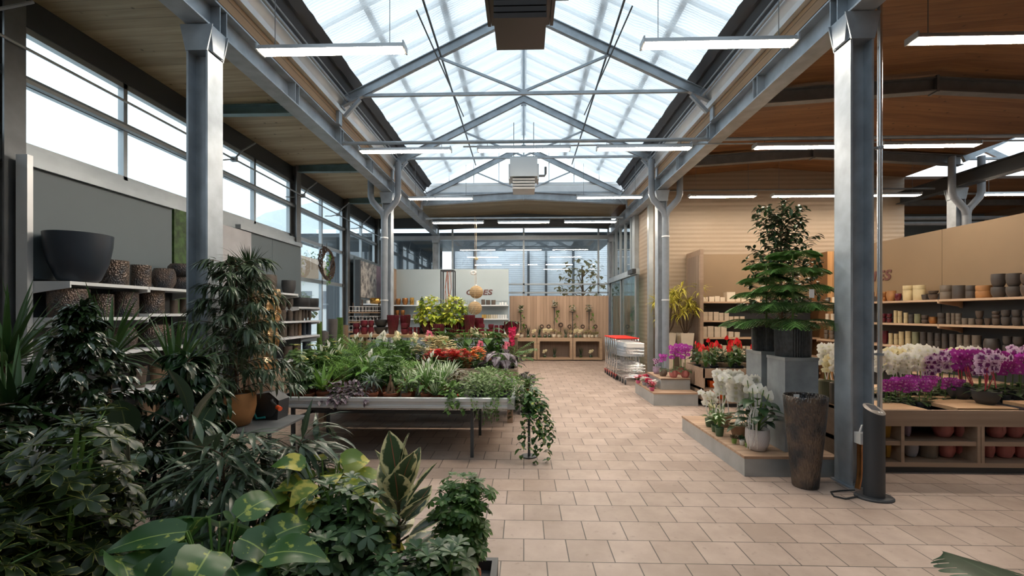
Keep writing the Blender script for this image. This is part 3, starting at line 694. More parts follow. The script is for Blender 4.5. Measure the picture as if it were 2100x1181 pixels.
for y, z, xs, lb in rows:
    for i, x in enumerate(xs):
        place('lamp_short' if y in (7.5, 13.4) else 'lamp', 'ceiling_lamp', 'hanging strip lamp, %s in the %s' % (nth(i, len(xs)), lb), 'lamp', (x, y, z), 0, None, 'hanging strip lamps')
# ---- suspended heaters
def heater(x, y, z, m, lb):
    r = thing('heater', lb, 'heater', (x,y,z)); part('body', MB().box(-.27,-.25,.24,.27,.25,.62).box(-.3,-.2,.2,-.27,.2,.5).box(.27,-.2,.2,.3,.2,.5), m, r, False)
    lv = MB()
    for k in range(4): lv.prism([(-.23+.01*k,.06*k),(.23-.01*k,.06*k),(.24-.01*k,.06*k+.035),(-.24+.01*k,.06*k+.035)], 'x', -.22, .22)
    part('louvre', lv, m, r, False); part('pipe', MB().tube([(.27,0,.32),(.42,0,.32),(.44,0,.36),(.44,0,.5)], .025, 8), M['steel_dim'], r)
    part('hanger', MB().tube([(-.2,0,.6),(-.2,0,1.4)], .008, 6).tube([(.2,0,.6),(.2,0,1.4)], .008, 6), M['steel_dim'], r)
heater(-.03, 4.0, 4.05, M['heater'], 'large dark suspended heater at the top of the picture')
heater(0.0, 9.2, 4.06, M['heater_pale'], 'pale grey suspended heater farther down the nave')
# ================================================================ RACKS, UNITS, POTS
def pot(shape, r, h, t=.012):
    """profile outside + inside wall"""
    S = {
     'cyl': [(.93,0),(.97,.03),(1,.5),(1,.97),(.99,1)],
     'taper': [(.72,0),(.76,.03),(1,.96),(1,1)],
     'bowl': [(.5,0),(.62,.05),(.86,.4),(.97,.75),(1,1)],
     'egg': [(.55,0),(.68,.04),(.9,.3),(1,.6),(.98,.9),(.95,1)],
     'round': [(.6,0),(.7,.03),(.94,.28),(1,.52),(.94,.8),(.8,.97),(.78,1)],
     'belly': [(.62,0),(.72,.05),(.98,.4),(1,.6),(.9,.88),(.92,1)],
     'tall': [(.62,0),(.66,.01),(.8,.35),(.97,.75),(1,.97),(.98,1)],
     'goblet': [(.5,0),(.55,.05),(.75,.2),(.98,.5),(.95,.75),(.72,.93),(.8,1)],
     'flare': [(.5,0),(.55,.02),(.72,.5),(1,1)],
     'terra': [(.68,0),(.7,.02),(.9,.72),(1,.74),(1.02,.98),(1,1)],
    }[shape]
    o = [(r*a, h*b) for a, b in S]
    ri, top = o[-1]
    return o+[(ri-t, top), (ri-t*1.2, top-h*.12), (ri*.8-t, h*.5), (1e-4, h*.5)]
def potmb(shape, r, h, n=22, rib=0, nr=16, sq=0):
    return MB().lathe(pot(shape, r, h, min(.012, r*.12)), n, (0,0,0), rib, nr, sq=sq)
POTC = {}
def put_pot(name, shape, m, r, h, loc, label, group=None, rib=0, nr=16, sq=0, n=22, cat='pot', inv=False, rz=0):
    k = (name, shape, m, round(r,3), round(h,3), rib, nr, sq)
    if k not in POTC: POTC[k] = potmb(shape, r, h, n, rib, nr, sq).mesh(name, M[m], True, 50)
    o = link(name, POTC[k], None, loc, rz)
    return tag(o, label, cat, group)
def shelf_rack(lb, cat, Xb, Xf, y0, y1, boards, mat_board, mat_back, ztop, side=-1, lettering=None, split=(), base=True):
    """shelving along Y: back panel at Xb, boards to Xf; boards = [(z, ya, yb)]"""
    r = thing('shelving', lb, cat, (0,0,0)); lo, hi = min(Xb, Xb+side*.04), max(Xb, Xb+side*.04)
    ys = [y0]+list(split)+[y1]
    for a, b in zip(ys[:-1], ys[1:]): part('back_panel', MB().box(lo, a+.004, 0 if base else 1.9, hi, b-.004, ztop), mat_back, r, False)
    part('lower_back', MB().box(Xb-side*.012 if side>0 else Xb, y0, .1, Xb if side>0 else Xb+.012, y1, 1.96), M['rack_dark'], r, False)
    for z, ya, yb in boards:
        b = part('shelf_board', MB().box(min(Xb,Xf), ya, z-.035, max(Xb,Xf), yb, z), mat_board, r, False)
        for yy in (ya, yb-.015):
            zz = z-.036
            part('bracket', MB().prism([(Xb, zz), (Xf, zz), (Xf, zz-.03), (Xb+(Xf-Xb)*.15, zz-.085), (Xb, zz-.12)], 'y', yy, yy+.014), mat_board, b, False)
    up = Xb-side*.02
    for yy in [y0+.02]+list(split)+[y1-.05]: part('upright', MB().box(min(up,up+side*.02), yy, .05, max(up,up+side*.02), yy+.03, 1.98), M['rack_dark'], r, False)
    return r
# ---------------- left racks (grey panels on the window wall)
XB, XF = -5.05, -4.6
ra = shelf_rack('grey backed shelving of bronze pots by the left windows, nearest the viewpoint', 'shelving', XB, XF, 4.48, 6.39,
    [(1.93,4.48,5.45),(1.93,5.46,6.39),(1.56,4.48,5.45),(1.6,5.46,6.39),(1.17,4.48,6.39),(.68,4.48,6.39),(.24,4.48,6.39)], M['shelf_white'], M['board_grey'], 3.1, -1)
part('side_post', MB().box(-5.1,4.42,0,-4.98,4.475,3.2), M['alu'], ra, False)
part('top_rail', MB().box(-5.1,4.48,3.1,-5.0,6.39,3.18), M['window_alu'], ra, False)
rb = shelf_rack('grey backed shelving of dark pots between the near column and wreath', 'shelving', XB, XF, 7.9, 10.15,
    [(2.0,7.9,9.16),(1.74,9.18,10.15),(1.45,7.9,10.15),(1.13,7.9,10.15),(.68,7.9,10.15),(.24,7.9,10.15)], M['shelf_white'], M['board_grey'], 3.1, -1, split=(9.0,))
part('top_rail', MB().box(-5.1,7.9,3.1,-5.0,10.15,3.18), M['window_alu'], rb, False)
solo('picture', MB().box(-5.09,6.43,1.2,-5.05,7.2,3.12), M['green_art'], 'green foliage picture panel beside the near left column', 'picture', smooth=False)
solo('picture', MB().box(-5.045,7.42,2.02,-5.03,8.26,3.09), M['pale_art'], 'pale grey picture panel behind the spiky palm top', 'picture', smooth=False)
def oax(u): return (1+((u-CX)/F)**2)**-.3
def shelf_items(items, X, z0, rowname, group, xdir=None, bottom_v=None):
    """items: (u centre, width px, height px, shape, material, rib, dz px, desc) stood on a shelf at plane X, height z0"""
    n = len(items); out = []
    for i, it in enumerate(items):
        u, w_, h_, shape, m, rib, lift, desc = it
        p = atX(u, CY, X); k = p.y*1.0/F; r = min(.235, w_*k/2*oax(u)); h = h_*k
        lb = '%s, %s on %s' % (desc, nth(i, n), rowname)
        out.append(put_pot('plant_pot', shape, m, r, h, (X, p.y, z0+.001+lift*k), lb, group, rib, 18))
    return out
XP = -4.8
BZ = 'bronze'
put_pot('planter_bowl', 'bowl', 'navy', .285, .51, (-4.74,atX(139,CY,-4.74).y+.12,1.931), 'big smooth dark blue planter at the near end of the top shelf', None, n=40, cat='planter')
shelf_items([(234,60,52,'cyl',BZ,0,0,'hammered bronze pot'),(289,42,46,'cyl',BZ,0,0,'narrow hammered bronze pot'),(336,50,42,'round','bronze_fine',0,0,'round hammered bronze pot'),(376,50,27,'round','bronze_fine',0,0,'low round bronze pot')],
    XP, 1.93, 'the top shelf of the near left rack', 'bronze pots on the top shelf')
p = atX(376,CY,XP); put_pot('plant_pot', 'round', 'bronze_fine', .19, .18, (XP,p.y,1.932+27*p.y/F), 'round bronze pot stacked on other bronze pots on the top shelf')
shelf_items([(141,83,60,'cyl','bronze_fine',0,0,'wide hammered bronze pot'),(210,46,48,'cyl','bronze',0,0,'dark bronze pot'),(259,50,52,'cyl','bronze_fine',0,0,'hammered bronze pot')],
    XP, 1.56, 'the second shelf of the near left rack', 'bronze pots on the second shelf')
shelf_items([(312,50,54,'cyl','bronze',0,0,'tall bronze pot'),(357,16,28,'cyl','brown_pot',0,0,'small plain brown pot'),(379,20,30,'cyl','brown_pot',0,0,'small dark brown pot')],
    XP, 1.6, 'the raised second shelf beside the column', 'pots on the raised second shelf')
shelf_items([(199,20,32,'cyl','brown_pot',0,0,'small dark pot'),(251,62,46,'round','bronze',0,0,'round hammered bronze pot'),(318,66,46,'round','bronze',0,0,'broad round bronze pot'),(376,48,46,'round','bronze_fine',0,0,'round bronze pot')],
    XP, 1.17, 'the third shelf of the near left rack', 'bronze pots on the third shelf')
shelf_items([(282,40,45,'taper','brown_pot',0,0,'brown basket textured pot'),(327,42,47,'taper','brown_wood_pot',0,0,'brown wood toned pot'),(371,50,45,'round','bronze_fine',0,0,'round hammered pot')],
    XP, .68, 'the fourth shelf of the near left rack', 'pots on the fourth shelf')
shelf_items([(303,34,40,'taper','brown_wood_pot',0,0,'reddish brown pot'),(340,48,52,'taper','brown_wood_pot',0,0,'ribbed brown pot'),(381,36,52,'taper','brown_pot',0,0,'dark brown pot')],
    XP, .24, 'the bottom shelf of the near left rack', 'pots on the bottom shelf')
def shelf_stacks(items, X, z0, rowname, group):
    """(u, width px, [heights px bottom to top], shape, material, desc)"""
    n = len(items)
    for i, (u, w_, hs, shape, m, desc) in enumerate(items):
        p = atX(u, CY, X); k = p.y/F; z = z0+.001
        for j, h_ in enumerate(hs):
            pre = '' if len(hs) == 1 else ('upper ' if j else 'lower ')
            put_pot('plant_pot', shape, m, min(.21, w_*k/2*.97*oax(u)), h_*k, (X, p.y, z), '%s%s, %s on %s' % (pre, desc, nth(i, n), rowname), group, 0, 16, n=18); z += h_*k+.001
shelf_stacks([(549,40,[36],'egg','brown_pot','large dark brown bowl shaped pot'),(592,31,[28],'egg','charcoal','smaller charcoal pot')], XP, 2.0, 'the top shelf of the middle left rack', 'pots on the top shelf of the middle rack')
tr = atX(622,CY,XP); put_pot('trough', 'cyl', 'black', .2, .2, (XP,tr.y-.13,1.741), 'black round trough pot, left one of two on the short raised shelf'); put_pot('trough', 'cyl', 'black', .19, .2, (XP,tr.y+.3,1.741), 'black round trough pot, right one of two on the short raised shelf')
shelf_stacks([(559,28,[34],'belly','charcoal','blue grey rounded pot'),(580,15,[23,24],'egg','brown_pot','brown cup shaped pot'),(595,13,[22,24],'egg','brown_pot','narrow brown pot'),(606,10,[21],'egg','brown_pot','small brown pot'),
    (613,12,[24],'cyl','taupe_pot','grey brown cylinder pot'),(621,9,[22],'goblet','brown_pot','glossy brown goblet vase'),(628,8,[22],'goblet','brown_pot','slim brown goblet vase'),(635,8,[20],'goblet','brown_pot','little brown goblet vase')], XP, 1.45, 'the middle shelf of the middle rack', 'pots on the middle shelf')
shelf_stacks([(556,28,[24],'taper','brown_wood_pot','wide brown pot'),(580,17,[26],'cyl','brown_pot','dark cylinder pot'),(596,14,[26],'cyl','brown_pot','dark brown cylinder pot'),(605,11,[26],'cyl','brown_pot','slender dark pot'),(614,9,[25],'cyl','brown_wood_pot','light brown pot'),(623,10,[26],'cyl','navy','blue black cylinder pot'),(633,11,[26],'cyl','navy','blue black pot')], XP, 1.13, 'the lower shelf of the middle left rack', 'pots on the lower shelf')
shelf_stacks([(590,20,[26],'cyl','brown_pot','dark pot'),(608,18,[26],'cyl','brown_pot','deep brown pot'),(629,18,[28],'cyl','navy','blue black pot')], XP, .68, 'the low shelf of the middle left rack', 'pots on the low shelf')
# ---------------- tall vases, moss column and barrel by the window
pb = solo('plinth', MB().box(-5.0,10.35,0,-4.15,12.0,.55), M['rack_dark'], 'dark low plinth under the tall stone vases by the window', 'plinth', smooth=False)
for (u, w_, Y, h, m, nm, lb) in ((664,19,10.7,.62,'stone_vase','tall_vase','shorter grey stone vase by the window'),(681,22,10.95,.92,'stone_vase','tall_vase','taller grey stone vase by the window'),(655,10,10.5,.86,'moss','moss_column','green moss column at the end of the left rack'),(697,13,11.4,.95,'moss','moss_column','green moss column right of the stone vases'),(708,12,11.7,.75,'brown_wood_pot','barrel','light wooden barrel beside the dark rod')):
    p = atY(u, CY, Y); put_pot(nm, 'tall' if m == 'stone_vase' else 'cyl', m, w_*Y/F/2, h, (p.x, Y, .551), lb, n=28, cat='vase' if 'vase' in nm else nm.replace('_', ' '))
put_pot('plant_pot', 'cyl', 'stone_vase', .06, .62, (xu(664,11.3), 11.3, .551), 'slim stone vase standing behind the moss column')
# ---------------- willow wreath on the window
wr = thing('wreath', 'oval willow wreath hanging in the window bay', 'wreath', (-5.0,11.42,2.87))
wm = MB(); rr = random.Random(5)
for k in range(26):
    ph = rr.uniform(0, 6.28); a0 = rr.uniform(0, 6.28); pts = []
    for i in range(15):
        a = a0+i*.3; q = .36+.05*math.sin(a*3+ph)+rr.uniform(-.02,.02); pts.append((.05*math.cos(a*4+ph)+rr.uniform(-.01,.01), q*math.cos(a)*1.0, q*math.sin(a)*1.03))
    wm.tube(pts, .011, 4)
part('willow_ring', wm, M['twig'], wr)
iv = MB()
for k in range(60):
    t_ = rr.uniform(0, 1); iv.leaf((rr.uniform(-.03,.05), .05+.2*math.sin(t_*9)*.5+rr.uniform(-.05,.05), -.5+t_*.75), (rr.uniform(-.5,.5), rr.uniform(-1,1), rr.uniform(-.6,.5)), .08, .055, 2, 2, .4, .2, 'heart')
part('ivy', iv, M['lf_fresh'], wr)
part('cord', MB().tube([(0,0,.38),(0,0,.52)], .006, 5), M['black'], wr)
# ---------------- display board with picture, gold bowl
db = thing('display_board', 'dark display board with a blossom picture beside the left downpipe', 'display board', (0,0,0))
part('board', MB().box(-5.05,13.35,0,-5.0,16.0,3.3), M['board_grey'], db, False)
part('edge_post', MB().box(-5.0,13.35,0,-4.86,13.45,3.2), M['rack_dark'], db, False)
part('shelf_board', MB().box(-5.0,13.45,1.86,-4.55,15.9,1.9), M['shelf_white'], db, False)
part('drawer', MB().box(-4.99,14.6,1.45,-4.6,15.9,1.84), M['rack_dark'], db, False)
def art_mat():
    t = NT('blossom_art'); b = t.b; tc = t.n('TexCoord'); nz = t.n('TexNoise', i_Scale=5.0, i_Detail=6.0, i_Roughness=.7); t.l(tc.outputs['Object'], nz.inputs['Vector'])
    cr = t.n('ValToRGB'); e = cr.color_ramp.elements; e[0].position = .38; e[0].color = (.05,.04,.04,1); e[1].position = .6; e[1].color = (.62,.58,.52,1)
    k = cr.color_ramp.elements.new(.48); k.color = (.3,.27,.24,1); t.l(nz.outputs[0], cr.inputs[0]); t.l(cr.outputs[0], b.inputs['Base Color']); b.inputs['Roughness'].default_value = .4; return t.m
pc = solo('picture', MB().box(-4.99,13.5,2.1,-4.965,15.2,3.22), art_mat(), 'blurred blossom picture in cream and dark tones on the display board', 'picture', smooth=False)
part('dark_red_strip', MB().box(-4.99,15.2,2.1,-4.965,15.8,3.22), M['wine_flat'], pc, False, 'dark red strip at its right end')
put_pot('gold_bowl', 'round', 'gold', .2, .2, (-4.74,14.45,1.901), 'shiny gold bowl under the blossom picture', cat='bowl', n=28)
put_pot('plant_pot', 'cyl', 'white', .06, .1, (-4.75,13.75,1.901), 'little white pot beside the gold bowl', n=18)
# ---------------- tiered tray stand
ts = thing('tray_stand', 'tiered stand of white wire baskets and wooden trays', 'tray stand', (-3.62,10.35,0))
for k, z in enumerate((.95,1.17,1.39,1.61)):
    part('tray', MB().box(-.33,-.2,z,.33,.2,z+.03), M['oak'], ts, False)
    if z < 1.6 or 1:
        bk = MB()
        for zz in (.06,.15):
            bk.tube([(-.32,-.19,z+zz),(.32,-.19,z+zz),(.32,.19,z+zz),(-.32,.19,z+zz),(-.32,-.19,z+zz)], .005, 4)
        for i in range(9):
            for yy in (-.19,.19): bk.tube([(-.32+.08*i,yy,z+.03),(-.32+.08*i,yy,z+.15)], .004, 4)
        part('basket', bk, M['white'], ts)
for x in (-.3,.3): part('post', MB().box(x-.012,-.012,0,x+.012,.012,1.85), M['twig'], ts, False)
for i in range(3):
    for j, z in enumerate((.981,1.201,1.421)):
        put_pot('bowl', 'bowl', 'black', .075, .08, (-3.62-.2+.2*i,10.35,z), 'black bowl in the tray stand, %s on the %s tray' % (('left','middle','right')[i], ('lower','second','third')[j]), 'black bowls in the tray stand', n=16, cat='bowl')
solo('rod', MB().tube([(-4.05,11.3,.0),(-4.05,11.3,1.95)], .02, 8), M['twig'], 'dark slim wooden rod standing beside the barrel', 'rod')
# ---------------- back grey partition with lettering
YB = 14.9
bp_ = thing('shelving', 'grey backed shelving with brown lettering before the glass back wall', 'shelving', (0,0,0))
xa, xb = -4.2, xu(1043, YB)
part('back_panel', MB().box(xa,YB,0,xb,YB+.05,3.06), M['board_grey'], bp_, False, 'light grey back panel'); bp_.children[0].data.materials[0] = mat('board_light', (.38,.45,.48), .5, 0, .05, 2)
part('side_panel', MB().box(xa-.05,YB-.45,0,xa,YB+.05,3.06), M['unit_wood'], bp_, False, 'brown wooden side panel')
part('trim', MB().box(xa,YB-.012,2.0,xb,YB,2.02), M['zinc'], bp_, False)
for z in (1.88,1.44,1.0,.55): part('shelf_board', MB().box(xa,YB-.42,z-.035,xb,YB,z), M['shelf_white'], bp_, False)
def letters(txt, x, y, z, size, parent, rotz=0):
    c = bpy.data.curves.new('lettering', 'FONT'); c.body = txt; c.size = size; c.shear = .2; c.extrude = .004; c.offset = size*.03; c.space_character = 1.1; c.materials.append(M['lettering'])
    q = bpy.data.objects.new('lettering', c); COL.objects.link(q); bpy.context.view_layer.update(); me = bpy.data.meshes.new_from_object(q.evaluated_get(bpy.context.evaluated_depsgraph_get())); bpy.data.objects.remove(q)
    o = link('lettering', me, parent, (x, y, z)); o.rotation_euler = (PI/2, 0, rotz); o.scale = (1.28, 1, 1); return o
letters('O', xu(955,YB), YB-.006, 2.22, .235, bp_); letters('IES', xu(984,YB), YB-.006, 2.22, .235, bp_)
def row_on(Y, z, items, rowname, group, dflt='plant_pot'):
    n = len(items)
    for i, (u, w_, hs, shape, m, desc) in enumerate(items):
        k = Y/F; zz = z+.001; x = xu(u, Y)
        for j, h_ in enumerate(hs):
            pre = '' if len(hs) == 1 else ('upper ' if j else 'lower ')
            put_pot(dflt, shape, m, w_*k/2*.97, h_*k, (x, Y, zz), '%s%s, %s %s' % (pre, desc, nth(i, n), rowname), group, 0, 16, n=16, sq=.0 if shape != 'box' else .9); zz += h_*k+.001
YR = YB-.22
row_on(YR, 1.88, [(817,10,[13],'egg','copper','copper pot'),(831,12,[14],'egg','copper','copper bowl pot'),(845,9,[15],'cyl','gold','gold cylinder pot'),(856,6,[9],'cyl','white','small white pot'),(933,9,[12],'cyl','brown_pot','dark red brown pot'),(944,9,[12],'cyl','brown_pot','dark brown pot')], 'on the upper left shelf of the lettered partition', 'pots on the upper partition shelf')
row_on(YR, 1.88, [(991,8,[11],'cyl','brown_pot','red brown pot'),(1001,9,[10],'cyl','brown_pot','red brown jar'),(1012,9,[10],'cyl','brown_pot','red brown cup'),(1026,4,[5],'cyl','white','white candle'),(1031,4,[6],'cyl','white','taller white candle'),(1037,4,[5],'cyl','white','short white candle')], 'under the lettering on the upper shelf', 'brown pots and candles under the lettering')
row_on(YR, 1.44, [(815,9,[8,9],'egg','copper','copper bowl'),(826,10,[8,9],'egg','copper','wide copper bowl'),(836,8,[8],'egg','copper','single copper bowl'),(850,7,[9],'cyl','paper','paper coloured cup'),(858,6,[8],'cyl','white','white cup')], 'on the lower left shelf of the lettered partition', 'bowls on the lower partition shelf')
row_on(YR, 1.44, [(990+4.7*i,4.4,[8],'cyl',('mustard','mustard','sand_pot','sand_pot','cream','cream','cream','white','white','white','white')[i],('yellow','yellow','tan','tan','cream','cream','cream','white','white','white','white')[i]+' small candle cup') for i in range(11)], 'on the lower shelf under the lettering', 'candle cups under the lettering')
# black frame stand, wicker lamps, ornaments
fs = thing('frame_stand', 'tall open black metal frame with hanging twigs', 'frame stand', (-2.1,12.6,0)); a = MB()
for x in (-.17,.17):
    for y in (-.17,.17): a.box(x-.016,y-.016,0,x+.016,y+.016,2.8)
for z in (0,2.77):
    for x in (-.17,.17): a.box(x-.016,-.17,z,x+.016,.17,z+.032)
    for y in (-.17,.17): a.box(-.17,y-.016,z,.17,y+.016,z+.032)
part('frame', a, M['black_soft'], fs, False); tw = MB(); rr = random.Random(9)
for k in range(5):
    p0 = V((rr.uniform(-.1,.1), rr.uniform(-.1,.1), 2.77)); pts = [p0]
    for i in range(6): p0 = p0+V((rr.uniform(-.05,.05), rr.uniform(-.05,.05), -.22)); pts.append(p0)
    tw.tube(pts, .008, 5)
part('twigs', tw, M['terracotta'], fs)
def wicker(x, z, lb, y=13.3):
    r = thing('wicker_lamp', lb, 'wicker lamp', (x,y,z)); b = MB(); R_ = .195
    for i in range(18):
        a = PI*i/18; b.torus((0,0,0), R_, .006, 'x', 28, 4) if 0 else None
        b.tube([(R_*math.sin(t)*math.cos(a), R_*math.sin(t)*math.sin(a), R_*.95*math.cos(t)) for t in [2*PI*j/24 for j in range(25)]], .0055, 4)
    for k in range(9):
        t = PI*(k+1)/10; b.torus((0,0,R_*.95*math.cos(t)), R_*math.sin(t), .007, 'z', 26, 4)
    part('shade', b, M['wicker'], r); part('inner_paper', MB().ball((0,0,0), R_*.93, 20, 12, .95), M['paper'], r)
    part('cap', MB().lathe([(.02,.18),(.03,.19),(.015,.22),(.005,.23)], 10), M['white'], r); part('cord', MB().tube([(0,0,.22),(0,0,4.36-z)], .005, 5), M['paper'], r)
wicker(xu(976,13.2), atY(0,600,13.2).z, 'upper wicker globe lamp in front of the lettering'); wicker(xu(974,12.9), atY(0,632,12.9).z, 'lower wicker globe lamp over the red pots', 12.88)
solo('ring_ornament', MB().torus((xu(971,13.0),13.0,atY(0,562,13).z), .055, .03, 'y', 20, 8, 1.1, .8), M['white'], 'white ring ornament hanging above the wicker lamps', 'ornament')
bd = MB(); bp0 = atY(977,530,13.4); bd.ball(tuple(bp0), .06, 10, 6, .8); bd.leaf(tuple(bp0), (.6,0,.8), .14, .06); bd.leaf(tuple(bp0), (-.9,0,.2), .12, .05); bd.tube([tuple(bp0), (bp0.x, bp0.y, 4.38)], .004, 4)
solo('bird_ornament', bd, M['petal_cream'], 'cream bird ornament hanging high before the back glass', 'ornament')
# ---------------- wooden fence and open crates at the back
struct('fence', MB().box(xu(1045,16.0),15.98,0,2.96,16.02,2.22), M['fence'], 'vertical board fence in front of the glass back wall', 'fence')
def crate(x0, x1, lb):
    r = thing('cabinet', lb, 'cabinet', (0,0,0)); y0, y1, h = 15.5, 15.95, .78
    part('top', MB().box(x0,y0,h-.05,x1,y1,h), M['oak'], r, False); part('bottom', MB().box(x0,y0,.03,x1,y1,.1), M['oak'], r, False)
    for a in (x0, x1-.09): part('side', MB().box(a,y0,.1,a+.09,y1,h-.05), M['oak'], r, False)
    part('frame_strip', MB().box(x0+.09,y0,h-.12,x1-.09,y0+.02,h-.05), M['oak'], r, False)
    part('back', MB().box(x0+.09,y1-.02,.1,x1-.09,y1,h-.05), M['grey_wood'], r, False)
crate(-.75,.44,'left open wooden cabinet of three along the fence'); crate(.455,1.66,'middle open wooden cabinet of three along the fence'); crate(1.675,2.66,'right open wooden cabinet of three along the fence')
# ---------------- beige shelving against the ribbed wall with white cube pots
YW = 11.86
bs = thing('shelving', 'beige backed wooden shelving with white cube pots', 'shelving', (0,0,0)); xa, xb = xu(1425,11.5), 7.3
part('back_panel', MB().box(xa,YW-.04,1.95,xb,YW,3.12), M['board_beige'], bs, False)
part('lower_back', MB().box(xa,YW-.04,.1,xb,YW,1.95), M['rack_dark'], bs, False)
for z in (1.9,1.43,1.01,.56,.15): part('shelf_board', MB().box(xa,YW-.44,z-.04,xb,YW-.04,z), M['shelf_wood'], bs, False)
ep = part('end_panel', MB().box(xa-.08,10.95,0,xa,YW,3.13), M['unit_wood'], bs, False)
part('inset', MB().box(xa-.085,11.05,.1,xa-.08,YW-.08,3.0), M['grey_wood'], ep, False)
ww = thing('wood_partition', 'orange toned boarded partition at the corner behind the pine', 'partition', (0,0,0))
part('front', MB().box(7.32,11.2,0,8.1,11.3,3.1), M['wood_wall'], ww, False); part('side', MB().box(7.32,11.3,0,7.4,11.86,3.1), M['wood_wall'], ww, False)
YQ = YW-.24
def cubes(z, items, rowname):
    n = len(items); k = YQ/F
    for i, (u0, u1, hs) in enumerate(items):
        x = (xu(u0,YQ)+xu(u1,YQ))/2; w_ = (u1-u0)*k; zz = z+.001
        for j, h_ in enumerate(hs):
            pre = '' if len(hs) == 1 else ('upper ' if j else 'lower ')
            key = ('cube', round(w_,2), round(h_*k,2))
            if key not in POTC:
                a = w_/2*.97; t_ = .012; hh = h_*k; m_ = MB(); q = .94
                m_.add([(-a*q,-a*q,0),(a*q,-a*q,0),(a*q,a*q,0),(-a*q,a*q,0),(-a,-a,hh),(a,-a,hh),(a,a,hh),(-a,a,hh),(-a+t_,-a+t_,hh),(a-t_,-a+t_,hh),(a-t_,a-t_,hh),(-a+t_,a-t_,hh),(-a+t_,-a+t_,hh*.4),(a-t_,-a+t_,hh*.4),(a-t_,a-t_,hh*.4),(-a+t_,a-t_,hh*.4)],
                   [(0,3,2,1),(0,1,5,4),(1,2,6,5),(2,3,7,6),(3,0,4,7),(4,5,9,8),(5,6,10,9),(6,7,11,10),(7,4,8,11),(8,9,13,12),(9,10,14,13),(10,11,15,14),(11,8,12,15),(12,13,14,15)])
                POTC[key] = m_.mesh('cube_pot', M['cream'], False)
            o = link('cube_pot', POTC[key], None, (x, YQ, zz)); tag(o, '%swhite square pot, %s on %s' % (pre, nth(i, n), rowname), 'pot', 'white square pots'); zz += h_*k+.001
cubes(1.9, [(1426,1428.5,[16]),(1430,1439,[8,9]),(1441,1450,[9]),(1452,1463,[10]),(1464,1474,[11]),(1475,1485,[9]),(1487,1504,[19]),(1506,1516,[9]),(1518,1528,[9]),(1530,1540,[9]),(1545,1556,[10])], 'the top shelf of the beige shelving')
cubes(1.43, [(1425,1431,[8,8]),(1432,1440,[8,8]),(1441,1450,[9,8]),(1451,1460,[9,8]),(1462,1472,[9,8]),(1473,1482,[7,8]),(1484,1493,[8,7]),(1494,1502,[8]),(1504,1513,[8]),(1516,1525,[8])], 'the second shelf of the beige shelving')
cubes(1.01, [(1425,1435,[11,10]),(1437,1448,[11,10]),(1449,1461,[11,11]),(1463,1475,[11,10]),(1476,1488,[11,10]),(1492,1502,[11]),(1505,1515,[10])], 'the third shelf of the beige shelving')
cubes(.56, [(1430,1439,[10,6]),(1440,1452,[10,6]),(1453,1464,[10,6]),(1465,1478,[22]),(1480,1493,[19]),(1495,1508,[19]),(1511,1525,[18]),(1528,1540,[18])], 'the fourth shelf of the beige shelving')
# ---------------- long display wall on the right
XRB, XRF = 7.4, 7.0
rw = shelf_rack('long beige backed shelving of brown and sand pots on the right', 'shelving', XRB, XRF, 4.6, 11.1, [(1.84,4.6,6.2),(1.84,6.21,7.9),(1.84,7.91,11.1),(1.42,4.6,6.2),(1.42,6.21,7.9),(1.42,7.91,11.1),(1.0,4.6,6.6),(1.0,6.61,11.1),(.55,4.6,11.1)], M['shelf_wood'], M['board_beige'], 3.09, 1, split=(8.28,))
letters('IES', 7.392, atX(1789,CY,7.39).y, 2.29, .28, rw, -PI/2)
XQ = 7.18
DESC = {'dusk_pot':'dark brown pot','taupe_pot':'grey brown pot','sand_pot':'sand coloured pot','olive_pot':'olive pot','copper':'copper toned pot','wine':'glossy dark red pot','brown_pot':'deep brown pot','white':'white pot','cream':'cream pot','brown_wood_pot':'light brown pot','tan_pot':'tan pot'}
def right_row(z, items, rowname, grp):
    lf = [it for it in items if it[0] < 1720]; rt = [it for it in items if it[0] > 1720]
    for seq, where in ((lf, ' left of the near column'), (rt, '')):
        n = len(seq)
        for i, (u, w_, hs, shape, m) in enumerate(seq):
            p = atX(u, CY, XQ); k = p.y/F; zz = z+.001
            for j, h_ in enumerate(hs):
                pre = '' if len(hs) == 1 else ('upper ' if j == len(hs)-1 else 'lower ')
                if len(hs) > 2 and j == 1: pre = 'middle '
                put_pot('plant_pot', shape, m, w_*k/2*.97*oax(u), h_*k, (XQ, p.y, zz), '%s%s, %s on %s%s' % (pre, DESC[m], nth(i, n), rowname, where), grp, .06 if shape == 'belly' else 0, 20, n=18); zz += h_*k+.001
right_row(1.84, [(1698,10,[12],'egg','dusk_pot'),(1711,9,[12],'cyl','cream'),(1789,9,[20],'egg','copper'),(1802,9,[20],'egg','copper'),(1814,10,[8,11],'egg','copper'),(1828,20,[21],'belly','tan_pot'),(1842,14,[15],'egg','wine'),(1862,20,[21,9],'cyl','sand_pot'),(1885,24,[22,8],'cyl','sand_pot'),(1896,12,[11],'bowl','dusk_pot'),(1914,20,[11,7],'bowl','brown_pot'),(1940,23,[15,13],'cyl','taupe_pot'),(1966,25,[27],'cyl','dusk_pot'),(1991,20,[15,11],'cyl','dusk_pot'),(2018,32,[14,11],'cyl','tan_pot'),(2048,30,[21,26],'egg','dusk_pot'),(2079,30,[21,26],'egg','dusk_pot'),(2108,28,[23,22],'egg','brown_pot')], 'the right wall\'s top shelf', 'pots on the top shelf of the right wall')
